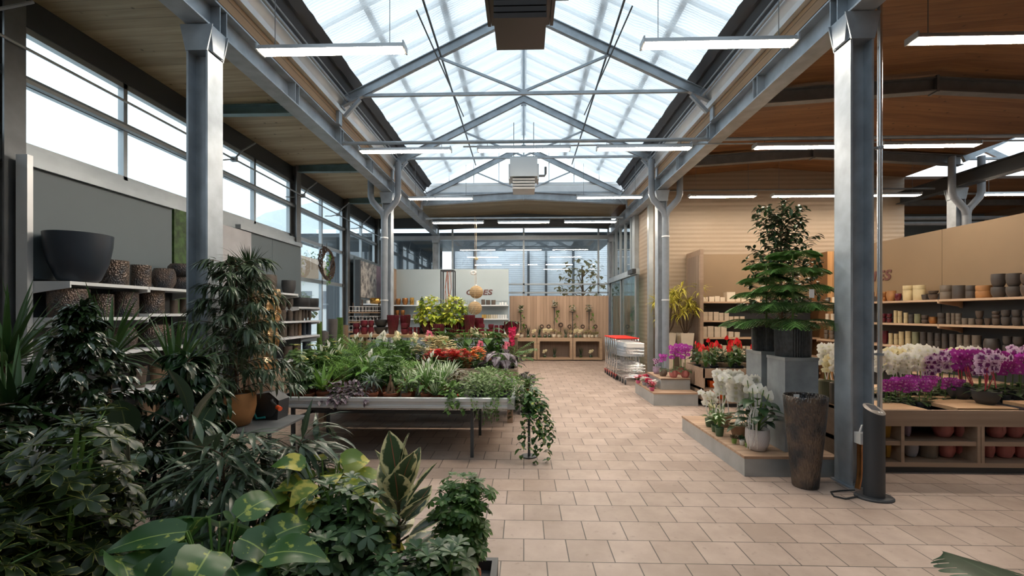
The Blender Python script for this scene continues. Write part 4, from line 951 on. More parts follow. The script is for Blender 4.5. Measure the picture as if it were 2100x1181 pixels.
right_row(1.42, [(1697,8,[8,7],'cyl','cream'),(1708,8,[8,7],'cyl','cream'),(1812,12,[10,8],'egg','wine'),(1824,11,[9,9],'egg','wine'),(1837,8,[13,12],'cyl','sand_pot'),(1846,9,[13,11],'cyl','sand_pot'),(1858,9,[10,11],'cyl','sand_pot'),(1869,11,[10,8],'cyl','dusk_pot'),(1882,13,[15,4],'cyl','olive_pot'),(1897,14,[8,9],'egg','brown_pot'),(1914,18,[14],'belly','copper'),(1931,15,[11,11],'cyl','dusk_pot'),(1945,9,[8,7,7],'cyl','taupe_pot'),(1955,8,[8,7,7],'cyl','taupe_pot'),(1966,12,[8,7,7],'cyl','taupe_pot'),(1979,12,[13],'cyl','taupe_pot'),(1993,13,[13],'cyl','taupe_pot'),(2009,16,[12,16],'bowl','brown_pot'),(2026,14,[14],'bowl','brown_pot'),(2043,16,[14,7,7],'egg','brown_pot'),(2063,18,[17,14],'egg','dusk_pot'),(2085,18,[17,15],'egg','dusk_pot'),(2107,18,[17,14],'egg','dusk_pot')], 'the right wall\'s second shelf', 'pots on the second shelf of the right wall')
right_row(1.0, [(1695,10,[10,8],'egg','taupe_pot'),(1706,10,[10,8],'egg','taupe_pot'),(1815,14,[26],'egg','wine'),(1827,9,[11,11],'cyl','sand_pot'),(1838,9,[11,11],'cyl','sand_pot'),(1849,11,[12,15],'cyl','sand_pot'),(1863,12,[15,14],'cyl','sand_pot'),(1878,14,[29],'cyl','olive_pot'),(1894,13,[13,17],'cyl','dusk_pot'),(1909,13,[13,17],'cyl','dusk_pot'),(1924,13,[15,15],'cyl','dusk_pot'),(1938,12,[15,15],'cyl','dusk_pot'),(1954,13,[16,15],'cyl','dusk_pot'),(1969,13,[14,17],'cyl','taupe_pot'),(1984,14,[14,17],'cyl','taupe_pot'),(2003,18,[14,18],'cyl','taupe_pot'),(2034,32,[28],'round','dusk_pot'),(2066,18,[17,18],'egg','dusk_pot'),(2089,22,[18,18],'egg','dusk_pot')], 'the right wall\'s third shelf', 'pots on the third shelf of the right wall')
# ---------------- low wooden display units
def unit(name, lb, x0, y0, x1, y1, h, divs, mats, shelves=(.3,), tray=None, z0=.07):
    r = thing(name, lb, 'display unit', (0,0,0)); f, top_ = mats; t = .035
    part('plinth', MB().box(x0+.05,y0+.05,0,x1-.05,y1-.05,z0), M['rack_dark'], r, False)
    part('bottom', MB().box(x0,y0,z0,x1,y1,z0+t*1.3), f, r, False)
    for d in divs: part('divider', MB().box(d-.016,y0,z0+t*1.3,d+.016,y1,h-.16), f, r, False)
    for z in shelves: part('shelf_board', MB().box(x0,y0+.01,z-.045,x1,y1,z), f, r, False)
    part('front_board', MB().box(x0,y0,h-.16,x1,y0+.03,h), f, r, False); part('back', MB().box(x0,y0+.42,z0,x1,y0+.45,h-.1), M['rack_dark'], r, False)
    for a in (x0, x1-.02): part('side', MB().box(a,y0,z0,a+.02,y1,h), f, r, False)
    part('rear_board', MB().box(x0,y1-.03,z0,x1,y1,h), f, r, False)
    part('tray', MB().box(x0+.02,y0+.03,h-.12,x1-.02,y1-.03,h-.09), M['black_soft'], r, False)
    for b in (tray or []): part('top_board', MB().box(*b), top_, r, False)
    return r
UH = .635
unit('display_unit', 'long low wooden unit filled with orchids beside the near right column', 3.25, 4.66, 6.6, 6.35, UH, (xu(1850,4.67),xu(2006,4.67),xu(2014,4.67),5.5), (M['unit_wood'],M['unit_top']), (.325,), [(3.25,4.692,UH-.03,4.05,5.15,UH+.004),(4.4,4.75,UH-.03,5.0,6.3,UH+.006),(5.3,4.75,UH-.03,6.6,5.2,UH+.004)])
unit('display_unit', 'low wooden unit of red anthuriums with orange pots inside', 3.07, 7.86, 5.0, 8.85, .66, (4.1,), (M['unit_wood'],M['unit_top']), (.32,), [])
for lb, uu, z, m, shape, w_, h_, nm in (('mustard yellow square trough on the unit shelf beside the black stand',1818,.326,'mustard','taper',44,24,'trough'),('mustard yellow square trough on the bottom board of the unit',1822,.118,'mustard','taper',46,28,'trough'),
    ('small mauve pot alone at the left of the upper compartment',1860,.326,'mauve_pot','egg',16,25,'plant_pot'),('pink ribbed pot, left one of the pair in the upper compartment',1933,.326,'pink_pot','belly',40,31,'plant_pot'),('pink ribbed pot, right one of the pair in the upper compartment',1973,.326,'pink_pot','belly',36,30,'plant_pot'),
    ('pink ribbed pot, left one in the right upper compartment',2041,.326,'pink_pot','belly',38,29,'plant_pot'),('pink ribbed pot, right one in the right upper compartment',2079,.326,'pink_pot','belly',36,29,'plant_pot'),
    ('lavender grey pot at the left of the lower compartment',1868,.118,'blue_grey_pot','egg',29,33,'plant_pot'),('green grey fluted pot in the lower compartment',1902,.118,'taupe_pot','cyl',37,38,'plant_pot'),('pink ribbed pot right of the fluted pot',1940,.118,'pink_pot','belly',35,31,'plant_pot'),('pink ribbed pot at the right of the lower compartment',1977,.118,'pink_pot','belly',34,31,'plant_pot'),
    ('small pink ribbed pot at the left of the lower right compartment',2027,.118,'pink_pot','belly',24,30,'plant_pot'),('large pink ribbed pot in the lower right compartment',2059,.118,'pink_pot','belly',37,32,'plant_pot'),('pink ribbed pot at the picture edge in the lower right compartment',2095,.118,'pink_pot','belly',32,31,'plant_pot')):
    Y = 4.86; k = Y/F; x = xu(uu, Y); put_pot(nm, shape, m, w_*k/2*oax(uu)*(1.0 if shape != 'taper' else .8), h_*k, (x, Y, z), lb, None, .09 if m in ('pink_pot',) or 'fluted' in lb else 0, 14 if m == 'pink_pot' else 20, .85 if nm == 'trough' else 0, 32)
for i, (u, z, lb) in enumerate(((1460,.322,'left orange pot on the shelf of the anthurium unit'),(1478,.322,'middle orange pot on the shelf of the anthurium unit'),(1496,.322,'right orange pot on the shelf of the anthurium unit'),(1460,.12,'left orange pot on the bottom board of the anthurium unit'),(1480,.12,'middle orange pot on the bottom board of the anthurium unit'),(1500,.12,'right orange pot on the bottom board of the anthurium unit'))):
    put_pot('plant_pot', 'taper', 'orange_pot', .065, .115 if z > .2 else .15, (xu(u, 8.02), 8.03, z), lb, None, sq=.8, n=24)
# ---------------- platform, pedestals, tall vase, kiosk
def zplat(name, lb, x0, y0, x1, y1, z0, z1, side=None):
    r = thing(name, lb, 'platform', (0,0,0)); s = side or M['zinc']
    part('body', MB().box(x0,y0,z0,x1,y1,z1-.025), s, r, False); part('slat_top', MB().box(x0-.006,y0-.006,z1-.025,x1+.006,y1+.006,z1), M['slats'], r, False)
    return r
zplat('platform', 'low grey platform with wooden slat top under the pedestals', 2.17, 4.54, 3.08, 6.3, 0, .2)
zplat('platform', 'lower step of the grey flower stand near the carts', 2.26, 7.98, 3.02, 9.3, 0, .225)
zplat('platform', 'upper step of the grey flower stand near the carts', 2.48, 8.3, 3.0, 9.2, .226, .43)
pz = .2
def pedestal(x0, y0, x1, y1, z1, lb, zb=.2005):
    r = thing('pedestal', lb, 'pedestal', (0,0,0)); part('body', MB().box(x0,y0,zb,x1,y1,z1-.03), M['concrete'], r, False); part('top', MB().box(x0-.005,y0-.005,z1-.03,x1+.005,y1+.005,z1), M['zinc'], r, False)
pedestal(2.64,4.68,2.97,5.02,1.155,'grey concrete pedestal nearer the tall bronze vase'); pedestal(2.63,5.12,2.95,5.46,1.178,'grey concrete pedestal behind the nearer one')
# tall bronze vase
tv = MB().lathe([(a*.85,b) for a,b in [(.122,0),(.128,.01),(.135,.08),(.165,.35),(.195,.62),(.21,.78),(.213,.835),(.206,.845),(.196,.84),(.19,.8),(.16,.4),(1e-4,.4)]], 48, (0,0,0))
vz = thing('tall_vase', 'tall hammered bronze vase standing on the paving before the pedestals', 'vase', (2.61,4.3,0)); part('body', tv, M['vase_bronze'], vz); part('price_tag', MB().box(-.14,-.06,.835,-.09,-.058,.862), M['white'], vz, False)
# price checker stand
ks = thing('price_checker', 'black cylindrical price checker stand with slanted screen top', 'kiosk', (3.045,4.05,0))
vs_ = []; n = 32; r0 = .08
for i in range(n):
    a = 2*PI*i/n; vs_.append((r0*math.cos(a), r0*.9*math.sin(a), .02))
for i in range(n):
    a = 2*PI*i/n; vs_.append((r0*math.cos(a), r0*.9*math.sin(a), .765-.16*r0*math.cos(a)+.5*r0*.9*math.sin(a)))
part('body', MB().add(vs_, [tuple(range(n))[::-1], tuple(range(n, 2*n))]+[(i, (i+1) % n, n+(i+1) % n, n+i) for i in range(n)]), M['black_soft'], ks)
def slant(s, dz):
    m_ = MB(); m_.add([(s*r0*math.cos(2*PI*i/n), s*r0*.9*math.sin(2*PI*i/n), .765+dz-s*.16*r0*math.cos(2*PI*i/n)+s*.5*r0*.9*math.sin(2*PI*i/n)) for i in range(n)], [tuple(range(n))]); return m_
bz_ = MB(); a_ = slant(1.0, .002).v; b_ = slant(1.03, .004).v; c_ = slant(.86, .012).v
bz_.add(b_+c_, [(i, (i+1) % n, n+(i+1) % n, n+i) for i in range(n)]+[tuple(range(n, 2*n))]); part('bezel', bz_, mat('bezel_brown', (.30,.26,.23), .4, .2), ks)
def on_slant(x0, y0, x1, y1, dz): return MB().add([(x, y, .765+dz-.16*x+.5*y) for x, y in ((x0,y0),(x1,y0),(x1,y1),(x0,y1))], [(0,1,2,3)])
part('screen', on_slant(-.045,-.028,.04,.045,.0135), M['screen'], ks); part('button', on_slant(.0,-.055,.012,-.042,.0135), M['white'], ks); part('button', on_slant(.025,-.052,.037,-.039,.0135), M['white'], ks)
part('base_plate', MB().lathe([(.15,0),(.15,.012),(.14,.02),(1e-4,.02)], 32, (.0,0,0), sy=.85), M['black_soft'], ks)
part('cable', MB().tube([(-.13,.0,.012),(-.28,-.05,.008),(-.34,-.0,.008),(-.3,.1,.008),(-.2,.13,.008),(-.1,.09,.03)], .007, 6), M['black'], ks)
# ---------------- the grow bench
BX0, BX1, BY0, BY1, BZT = -2.72, -.115, 4.93, 6.42, .685
bn = thing('plant_bench', 'long aluminium rimmed plant bench on thin grey legs', 'bench', (0,0,0))
rim = MB(); P = [(0,0),(.012,0),(.012,.085),(.0,.085),(-.012,.1),(-.012,.118),(.02,.118),(.02,-.002)]
def rimbar(x0,y0,x1,y1):
    m_ = MB(); d = (V((x1,y1,0))-V((x0,y0,0))).normalized(); o = V((d.y,-d.x,0))
    prof = [(0,0),(.016,.006),(.016,.03),(.004,.036),(.004,.07),(.02,.078),(.02,.112),(.0,.118),(-.02,.118),(-.02,0)]
    A = [V((x0,y0,BZT-.118))+o*p+V((0,0,q)) for p, q in prof]; B = [V((x1,y1,BZT-.118))+o*p+V((0,0,q)) for p, q in prof]; k = len(prof)
    return m_.add(A+B, [tuple(range(k))[::-1], tuple(range(k, 2*k))]+[(i, (i+1) % k, k+(i+1) % k, k+i) for i in range(k)])
part('rim', rimbar(BX0,BY0,BX1,BY0), M['alu'], bn, False); part('rim', rimbar(BX1,BY0,BX1,BY1), M['alu'], bn, False); part('rim', rimbar(BX1,BY1,BX0,BY1), M['alu'], bn, False); part('rim', rimbar(BX0,BY1,BX0,BY0), M['alu'], bn, False)
part('corner', MB().box(BX1-.06,BY0-.024,BZT-.12,BX1+.024,BY0-.018,BZT+.002).box(BX1+.018,BY0-.024,BZT-.12,BX1+.024,BY0+.06,BZT+.002), M['zinc'], bn, False)
part('bed', MB().box(BX0,BY0,BZT-.11,BX1,BY1,BZT-.09), M['black_soft'], bn, False)
for x in (-2.6,-.575):
    for y in (5.06,5.98):
        part('leg', MB().box(x-.018,y-.018,0,x+.018,y+.018,BZT-.115), M['steel_dark'], bn, False)
fr = MB(); fr.bar((-2.6,5.52,.40),(-.575,5.52,.40),.035,.035)
for x in (-2.6,-.575):
    fr.bar((x,5.06,.40),(x,5.98,.40),.03,.03); fr.bar((x,5.06,.12),(x,5.98,.5),.02,.02) if 0 else None
fr.bar((-2.6,5.08,.54),(-2.35,5.5,.42),.03,.03); fr.bar((-2.6,5.96,.54),(-2.3,5.5,.42),.03,.03); fr.bar((-.575,5.96,.54),(-.75,5.54,.42),.03,.03)
part('crossbar', fr, M['steel_dark'], bn, False)
BED = BZT-.0895
# small floor dish and clamp bits beneath the bench
put_pot('dish', 'bowl', 'black', .07, .03, (-2.3,5.05,0), 'small black dish on the paving under the bench', n=20, cat='dish')
# ---------------- planter box behind the bench and the red pot board
pbx = thing('planter_box', 'wooden planter box behind the bench holding the flowering plants', 'planter', (0,0,0)); PT = .80
part('front', MB().box(-3.1,6.55,.35,-.1,6.6,PT), M['grey_wood'], pbx, False); part('back', MB().box(-3.1,7.85,.35,-.1,7.9,PT), M['grey_wood'], pbx, False)
for x in (-3.1,-.14): part('side', MB().box(x,6.6,.35,x+.04,7.85,PT), M['grey_wood'], pbx, False)
part('bottom', MB().box(-3.06,6.6,.64,-.14,7.85,.67), M['black_soft'], pbx, False)
for x in (-3.0,-.2):
    for y in (6.7,7.7): part('leg', MB().box(x-.04,y-.04,0,x+.04,y+.04,.35), M['unit_wood'], pbx, False)
PB = .671
rbd = thing('display_board', 'long wooden board on posts carrying the dark red pots', 'raised board', (0,0,0)); RZ = 1.225
part('board', MB().box(-3.06,7.93,RZ-.045,-.08,8.55,RZ), M['unit_top'], rbd, False)
for x in (-2.98,-1.6,-.14): part('post', MB().box(x-.03,7.95,0,x+.03,8.02,RZ-.045), M['unit_wood'], rbd, False)
for x in (-2.98,-.14): part('post', MB().box(x-.03,8.45,0,x+.03,8.52,RZ-.045), M['unit_wood'], rbd, False)
def redpots():
    Y = 8.13; k = Y/F
    L_ = [(731,15,[12,11],'belly','wine_flat','first dark red stacked pots at the left end',0),(747,16,[15,14],'belly','wine_flat','larger dark red stacked pots near the left end',0),(761,12,[15,14],'belly','wine_flat','slimmer dark red stacked pots beside the black bowls',0),
      (830,16,[11,12],'egg','wine_flat','dark red bowl stack behind the small pots',0),(842,9,[8,7],'belly','wine_flat','small red cup stack, left one of three',0),(851,7,[8,7],'belly','wine_flat','small red cup stack, middle one of three',0),(858,6,[8,7],'belly','wine_flat','small red cup stack, right one of three',0),
      (948,7,[8,8],'belly','wine','tiny red cup stack left of the tall fluted vase',0),(988,13,[11,11],'belly','wine_flat','red bowl stack right of the fluted vases',0),(999,5,[11],'belly','wine','thin red cup between two bowl stacks',0),(1007,12,[11,10],'egg','wine_flat','red bowl stack, middle one on the right',0),(1018,9,[10,9],'belly','wine_flat','narrow red cup stack on the right',0),(1029,11,[10,9],'belly','wine_flat','red cup stack beside the big right pot',0)]
    for u, w_, hs, sh, m, lb, dy in L_:
        z = RZ+.001; x = xu(u, Y)
        for j, h_ in enumerate(hs):
            put_pot('plant_pot', sh, m, w_*k/2*.97, h_*k, (x, Y+dy, z), lb+('' if len(hs) == 1 else (', upper' if j else ', lower')), 'dark red pots on the board', n=20); z += h_*k+.001
    z = RZ+.001
    for j, lb in enumerate(('lower of two stacked black bowls among the red pots','upper of two stacked black bowls among the red pots')): put_pot('bowl', 'bowl', 'charcoal', .125, .13, (xu(781,8.2), 8.22, z+j*.132), lb, n=28, cat='bowl')
    for (u, w_, h_, sh, lb, dy) in ((806,24,40,'tall','tall fluted dark red vase at the left, beside the black bowls',.05),(831,22,40,'tall','tall fluted dark red vase set back behind small stacks',.28),(962,24,40,'tall','tall fluted dark red vase right of the leafy pots',.02),(982,20,34,'tall','tall fluted dark red vase behind the right bowl stacks',.28),(899,26,22,'egg','low fluted dark red bowl in front of the leafy pots',-.06)):
        put_pot('fluted_vase' if h_ > 30 else 'fluted_bowl', sh, 'wine', w_*k/2, h_*k, (xu(u,Y+dy), Y+dy, RZ+.001), lb, None, .10, 20, n=80, cat='vase' if h_ > 30 else 'bowl')
redpots()
# ---------------- hose reel, gold vase
hr = thing('hose_reel', 'dark plastic hose reel box beside the tan pot and bench end', 'hose reel', (-2.56,4.52,.5505)); b = MB()
b.lathe([(.10,-.115),(.125,-.105),(.125,.105),(.10,.115)], 28, (0,0,0)); b2 = MB()
for v in b.v: b2.v.append((v[0], v[2], v[1]+.135))
b2.f = b.f; b2.uv = b.uv; part('drum', b2, M['reel'], hr); part('case', MB().prism([(-.12,0),(.13,0),(.145,.19),(.05,.27),(-.1,.25)], 'y', -.1, .1), M['reel'], hr, False)
part('hose', MB().tube([(.02,-.12,.03),(-.06,-.13,.02),(-.1,-.13,.1),(-.09,-.13,.18)], .012, 8), M['hose'], hr); part('nozzle', MB().tube([(.08,-.105,.2),(.13,-.2,.2),(.24,-.3,.17)], .013, 8), M['black'], hr); part('nozzle_tip', MB().tube([(.24,-.3,.17),(.28,-.32,.155)], .022, 10), M['orange_clip'], hr, True, 'red orange nozzle tip')
gt = thing('side_table', 'small dark metal table carrying the tan pot and the hose reel', 'table', (0,0,0)); part('table_top', MB().box(-2.95,3.97,.53,-2.24,4.66,.55), M['steel_dim'], gt, False)
for x in (-2.92,-2.27):
    for y in (4.0,4.63): part('leg', MB().box(x-.012,y-.012,0,x+.012,y+.012,.53), M['steel_dark'], gt, False)
gv = MB().lathe([(.13,0),(.15,.02),(.18,.12),(.14,.2),(.18,.34),(.21,.5),(.17,.6),(.2,.75),(.23,.9),(.19,1.0),(.22,1.15),(.21,1.25),(.18,1.15),(1e-4,1.0)], 40, (0,0,0), .12, 9)
solo('gold_vase', gv, M['gold_crumple'], 'crumpled shiny gold vase behind the tall narrow leaved tree', 'vase', loc=(-4.02,6.95,.731))
solo('plinth', MB().box(-4.27,6.7,0,-3.77,7.2,.73), M['unit_wood'], 'wooden plinth under the crumpled gold vase', 'plinth', smooth=False)
# ---------------- nested shopping carts
def cart_parts():
    W, L0 = .27, .82; pt = []
    # local frame: handle at y=0 (rear), front towards -y
    f = MB()
    for s in (-1,1):
        f.tube([(s*W,0,1.0),(s*W,-.03,.93),(s*W,-.05,.72),(s*(W-.005),-.09,.42),(s*W,-.02,.16),(s*W,0,.1)], .013, 6)
        f.tube([(s*W,0,.16),(s*(W-.06),-.75,.16)], .013, 6)
    f.tube([(-W+.06,-.75,.16),(W-.06,-.75,.16)], .013, 6)
    pt.append(('frame', f, M['chrome']))
    h = MB().tube([(-W-.02,.0,1.0),(W+.02,.0,1.0)], .02, 10); pt.append(('handle', h, M['red_plastic'], None, 'red plastic handle'))
    k = MB(); rt, fb = W-.01, W-.07
    def ring(z, y0, y1, a, b_): k.tube([(-a,y0,z),(a,y0,z),(b_,y1,z),(-b_,y1,z),(-a,y0,z)], .0055, 4)
    for z, y1 in ((.93,-.80),(.85,-.79),(.77,-.78),(.70,-.77)): ring(z, -.05, y1, rt, fb)
    for i in range(14):
        t = i/13; y = -.05-.74*t; a = rt+(fb-rt)*t
        for s in (-1,1): k.tube([(s*a,y,.93),(s*a,y,.60+.04*t)], .0035, 3)
        k.tube([(-a,y,.60+.04*t),(a,y,.60+.04*t)], .0035, 3)
    for i in range(9):
        x = -fb+2*fb*i/8; k.tube([(x,-.79,.93),(x,-.77,.64),(x*rt/fb,-.05,.60)], .0035, 3)
    pt.append(('basket', k, M['chrome']))
    lo = MB()
    for z in (.30,.37,.44): lo.tube([(-rt,-.1,z),(rt,-.1,z),(fb+.02,-.82,z),(-fb-.02,-.82,z),(-rt,-.1,z)], .0055, 4)
    for i in range(11):
        x = -1+.2*i; lo.tube([(x*rt,-.1,.44),(x*rt,-.1,.30),(x*(fb+.02),-.82,.30),(x*(fb+.02),-.82,.44)], .0035, 3)
    pt.append(('lower_basket', lo, M['chrome']))
    pt.append(('panel', MB().box(-.19,-.83,.84,.19,-.81,.93), M['white']))
    for s in (-1,1):
        for y, q in ((0,0),(-.75,.06)):
            wv = MB(); wv.lathe([(.02,-.014),(.05,-.014),(.055,0),(.05,.014),(.02,.014)], 14); w2 = MB(); w2.f = wv.f; w2.uv = wv.uv; w2.v = [(s*(W-q)+v[2], y+v[0], .057+v[1]) for v in wv.v]
            pt.append(('wheel', w2, M['black_soft'])); i_ = len(pt)-1
            pt.append(('fork', MB().box(s*(W-q)-.02,y-.015,.06,s*(W-q)-.015,y+.015,.14).box(s*(W-q)+.015,y-.015,.06,s*(W-q)+.02,y+.015,.14).box(s*(W-q)-.02,y-.02,.115,s*(W-q)+.02,y+.02,.14), M['red_plastic'] if q == 0 else M['chrome'], i_))
    return pt
proto('cart', cart_parts())
for i in range(6):
    lb = ('shopping cart nearest the viewpoint, at the front of the nested row','shopping cart second in the nested row','shopping cart third in the nested row','shopping cart third from the far end of the nested row','shopping cart second from the far end of the nested row','shopping cart farthest back in the nested row')[i]
    place('cart', 'shopping_cart', lb, 'shopping cart', (2.49-.006*i, 11.05+.25*i, 0), 0, 1.0, 'nested shopping carts')
# ---------------- tall white planters near the far right column
for x, lb in ((3.5,'tall tapered white planter left of the far right column'),(3.93,'tall tapered white planter right of the far right column')):
    put_pot('tall_planter', 'flare', 'cream', .17, 1.13, (x,11.2,0), lb, None, sq=.8, n=32, cat='planter')
# ================================================================ PLANTS
def U(a, b): return R.uniform(a, b)
def rdir(el0, el1, az=None):
    a = U(0, 2*PI) if az is None else az; e = U(el0, el1); return V((math.cos(a)*math.cos(e), math.sin(a)*math.cos(e), math.sin(e)))
def terra(h=.1, r=.06, m='terracotta'):
    return [('pot', potmb('terra', r, h, 18), M[m]), ('soil', MB().lathe([(r*.9,h*.9),(1e-4,h*.92)], 14), M['soil'])]
def whorl(mb, p, ax, k, L, W, tilt=.3, shape='obov', droop=.5, n=4):
    ax = V(ax).normalized(); x = ax.orthogonal().normalized(); y = ax.cross(x); a0 = U(0, 6.28)
    for i in range(k):
        a = a0+2*PI*i/k+U(-.15,.15); d = x*math.cos(a)+y*math.sin(a)+ax*(tilt+U(-.15,.15)); mb.leaf(p, d, L*U(.8,1.1), W*U(.85,1.1), n, 2, droop*U(.6,1.4), .2, shape, ax)
def schefflera(h, r, nst, L, W, k=7, z0=.1, dens=1.0, pot=True, m='lf_schef', potr=.07):
    f = MB(); st = MB()
    for s in range(nst):
        az = U(0, 2*PI); q = r*.5*math.sqrt(U(0,1)); top = V((q*math.cos(az)*1.1, q*math.sin(az)*1.1, z0+h*U(.75,1))); b0 = V((q*.2*math.cos(az), q*.2*math.sin(az), z0))
        st.tube([b0, (b0+top)/2+V((U(-.02,.02),U(-.02,.02),0)), top], .006, 5)
        nn = int(h*26*dens)
        for i in range(nn):
            t = .15+.85*i/nn; p = b0+(top-b0)*t; d = rdir(-.1,.5); e = p+d*(r*U(.3,.62)*(1-.35*t)); st.tube([p, e], .0022, 3); whorl(f, e, (d*.7+V((0,0,.9))), k, L, W, U(-.05,.35))
        whorl(f, top+V((0,0,.03)), (0,0,1), k, L*.8, W*.8, .6)
    out = terra(z0, potr) if pot else []
    return out+[('stems', st, M['stem_green']), ('foliage', f, M[m])]
def ficus(h, r, nb, nl, L, W, z0=.1, m='lf_ficus', droop=.7, bare=.12, stemr=.012, pot=None, spread=.75, drp=.9, shape='ell', up=.5, cone=(1.15,.75)):
    f = MB(); st = MB(); st.tube([(0,0,z0*.7),(U(-.02,.02),U(-.02,.02),z0+h*.5),(0,0,z0+h*.97)], stemr, 7, stemr*.4)
    for i in range(nb):
        t = bare+(1-bare)*(i+.5)/nb; p = V((0,0,z0+h*t)); az = i*2.4+U(-.4,.4); ln = r*(cone[0]-t*cone[1])*U(.75,1.05); d = V((math.cos(az), math.sin(az), up+.3*t)); d.normalize(); pts = [p]; c = p.copy()
        for s in range(5):
            c = c+d*(ln/5); d = (d+V((0,0,-spread*.35))).normalized()
            if AVOID and (inside(c) or inside((c+pts[-1])/2)): break
            pts.append(c.copy())
        if len(pts) < 3: continue
        st.tube(pts, stemr*.4, 4, .0015)
        for j in range(nl):
            s = U(.12,1)*(len(pts)-1); a = min(len(pts)-2, int(s)); q = pts[a].lerp(pts[a+1], s-a)+V((U(-.02,.02),U(-.02,.02),U(-.02,.02))); dd = (pts[a+1]-pts[a]).normalized()+rdir(-.6,.5)*.95+V((0,0,-.25*drp)); f.leaf(q, dd, L*U(.75,1.15), W*U(.8,1.1), 4 if L > .1 else 3, 2, droop*U(.5,1.3), .22, shape)
    for j in range(nl//2): f.leaf((0,0,z0+h*U(.88,1)), rdir(.1,1.2), L*.9, W*.9, 2, 2, droop, .2, shape)
    return (pot or [])+[('stems', st, M['bark']), ('foliage', f, M[m])]
def rosette(n, L, W, m, z0=0, el=(.3,1.35), droop=.7, seg=5, shape='strap', stem=0, fold=.35, spread=.015, pot=None, stm='bark'):
    f = MB()
    for i in range(n):
        e = el[0]+(el[1]-el[0])*((i+.5)/n)**.8; a = i*2.4+U(-.3,.3); d = V((math.cos(a)*math.cos(e), math.sin(a)*math.cos(e), math.sin(e))); f.leaf(V((math.cos(a)*spread, math.sin(a)*spread, z0+stem+U(0,.04)*(1 if stem else .3))), d, L*U(.8,1.1), W*U(.85,1.1), seg, 2, droop*(1.2-e/1.6)*U(.7,1.3), fold, shape)
    o = list(pot or [])
    if stem: o.append(('stem', MB().tube([(0,0,z0*.8),(0,0,z0+stem+.02)], .022, 8, .016), M[stm]))
    return o+[('foliage', f, M[m])]
def bigleaf(n, h, L, W, m, z0=0, shape='heart', el=(.1,1.0), pet=1.0, droop=.9, seg=5, mm=4, pot=None, r=.25, stm='stem_green', flowers=None, wav=0, fold=.12, face=None):
    """petioled broad leaves from a centre; flowers = (n, material, kind)"""
    f = MB(); st = MB()
    for i in range(n):
        a = i*2.4+U(-.3,.3); t = (i+.5)/n; q = r*(1-t*.65)*U(.6,1.1); zz = z0+h*(.35+.65*t)*U(.85,1.05); p = V((q*math.cos(a), q*math.sin(a), zz)); st.tube([(0,0,z0), (q*.35*math.cos(a), q*.35*math.sin(a), z0+(zz-z0)*.6), p], .0035 if L < .15 else .0045, 5); d = V((math.cos(a), math.sin(a), U(*el)*.6-.1)); f.leaf(p, d, L*U(.75,1.1), W*U(.75,1.1), seg, mm, droop*U(.6,1.3), fold, shape, wav=wav, up=face)
    o = list(pot or [])+[('stems', st, M[stm]), ('foliage', f, M[m])]
    if flowers:
        k, fm, kind = flowers; g = MB(); gs = MB()
        for i in range(k):
            a = U(0,6.28); q = r*U(.05,.75); zz = z0+h*U(.95,1.3); p = V((q*math.cos(a), q*math.sin(a), zz)); gs.tube([(0,0,z0), p], .003, 4)
            if kind == 'spathe':
                g.leaf(p, V((math.cos(a)*.35, math.sin(a)*.35, 1)), L*.48, W*.42, 4, 2, .2, .5, 'ell'); gs.tube([p, p+V((0,0,L*.22))], .005, 5)
            else:
                fa = V((math.cos(a)*.7, math.sin(a)*.7-.75, .45)); ud = V((-math.sin(a)*.5, 0, .9)); g.leaf(p, ud, L*.62, W*.85, 5, 4, .25, .12, 'heart', fa); gs.tube([p, p+fa.normalized()*.02+V((0,0,L*.3))], .0045, 5)
        o += [('blossoms', g, M[fm]), ('flower_stalk', gs, M['stem_green'])]
    return o
def mound(n, r, h, L, W, m, z0=0, shape='ell', trail=0, pot=None, droop=.6, tl=.3):
    f = MB(); st = MB()
    for i in range(n):
        a = U(0,6.28); e = math.asin(U(.02,1)); k = U(.55,1.0); p = V((r*k*math.cos(a)*math.cos(e), r*k*math.sin(a)*math.cos(e), z0+h*k*math.sin(e)+.02)); d = V((math.cos(a)*math.cos(e), math.sin(a)*math.cos(e), math.sin(e)*.7+U(-.4,.3)))+rdir(-.5,.5)*.6; f.leaf(p, d, L*U(.7,1.15), W*U(.7,1.15), 2, 2, droop, .2, shape)
    for i in range(6): a = i*1.05; st.tube([(0,0,z0), (r*.6*math.cos(a), r*.6*math.sin(a), z0+h*.5)], .002, 3)
    for s in range(trail):
        a = U(-2.6,-.5); c = V((r*.8*math.cos(a), r*.8*math.sin(a), z0+.02)); pts = [c.copy()]
        ln = tl*U(.5,1.1)
        for k in range(8):
            c = c+V((math.cos(a)*.03*(1-k/8)+U(-.012,.012), math.sin(a)*.03*(1-k/8), -ln/8 if k > 0 else .01)); pts.append(c.copy())
            for q in range(2): f.leaf(c+V((U(-.01,.01),U(-.01,.01),0)), rdir(-.8,.4), L*U(.7,1.05), W*U(.7,1.05), 2, 2, droop, .2, shape)
        st.tube(pts, .0018, 3)
    return list(pot or [])+[('stems', st, M['stem_green']), ('foliage', f, M[m])]
def cluster(base, z0, r, h, fm, heads, fl=.016):
    """kalanchoe: leaf mound topped with domes of little flowers"""
    g = MB()
    for i in range(heads):
        a = U(0,6.28); q = r*math.sqrt(U(0,1)); c = V((q*math.cos(a), q*math.sin(a), z0+h*(1.15-.6*(q/r)**2)))
        for k in range(9):
            p = c+V((U(-1,1)*.028, U(-1,1)*.028, U(-1,1)*.026))
            for j in range(4): aa = j*1.571+k; g.leaf(p, (math.cos(aa), math.sin(aa), .5), fl*1.25, fl*1.1, 2, 2, .3, .1, 'petal')
    return base+[('blossom', g, M[fm])]
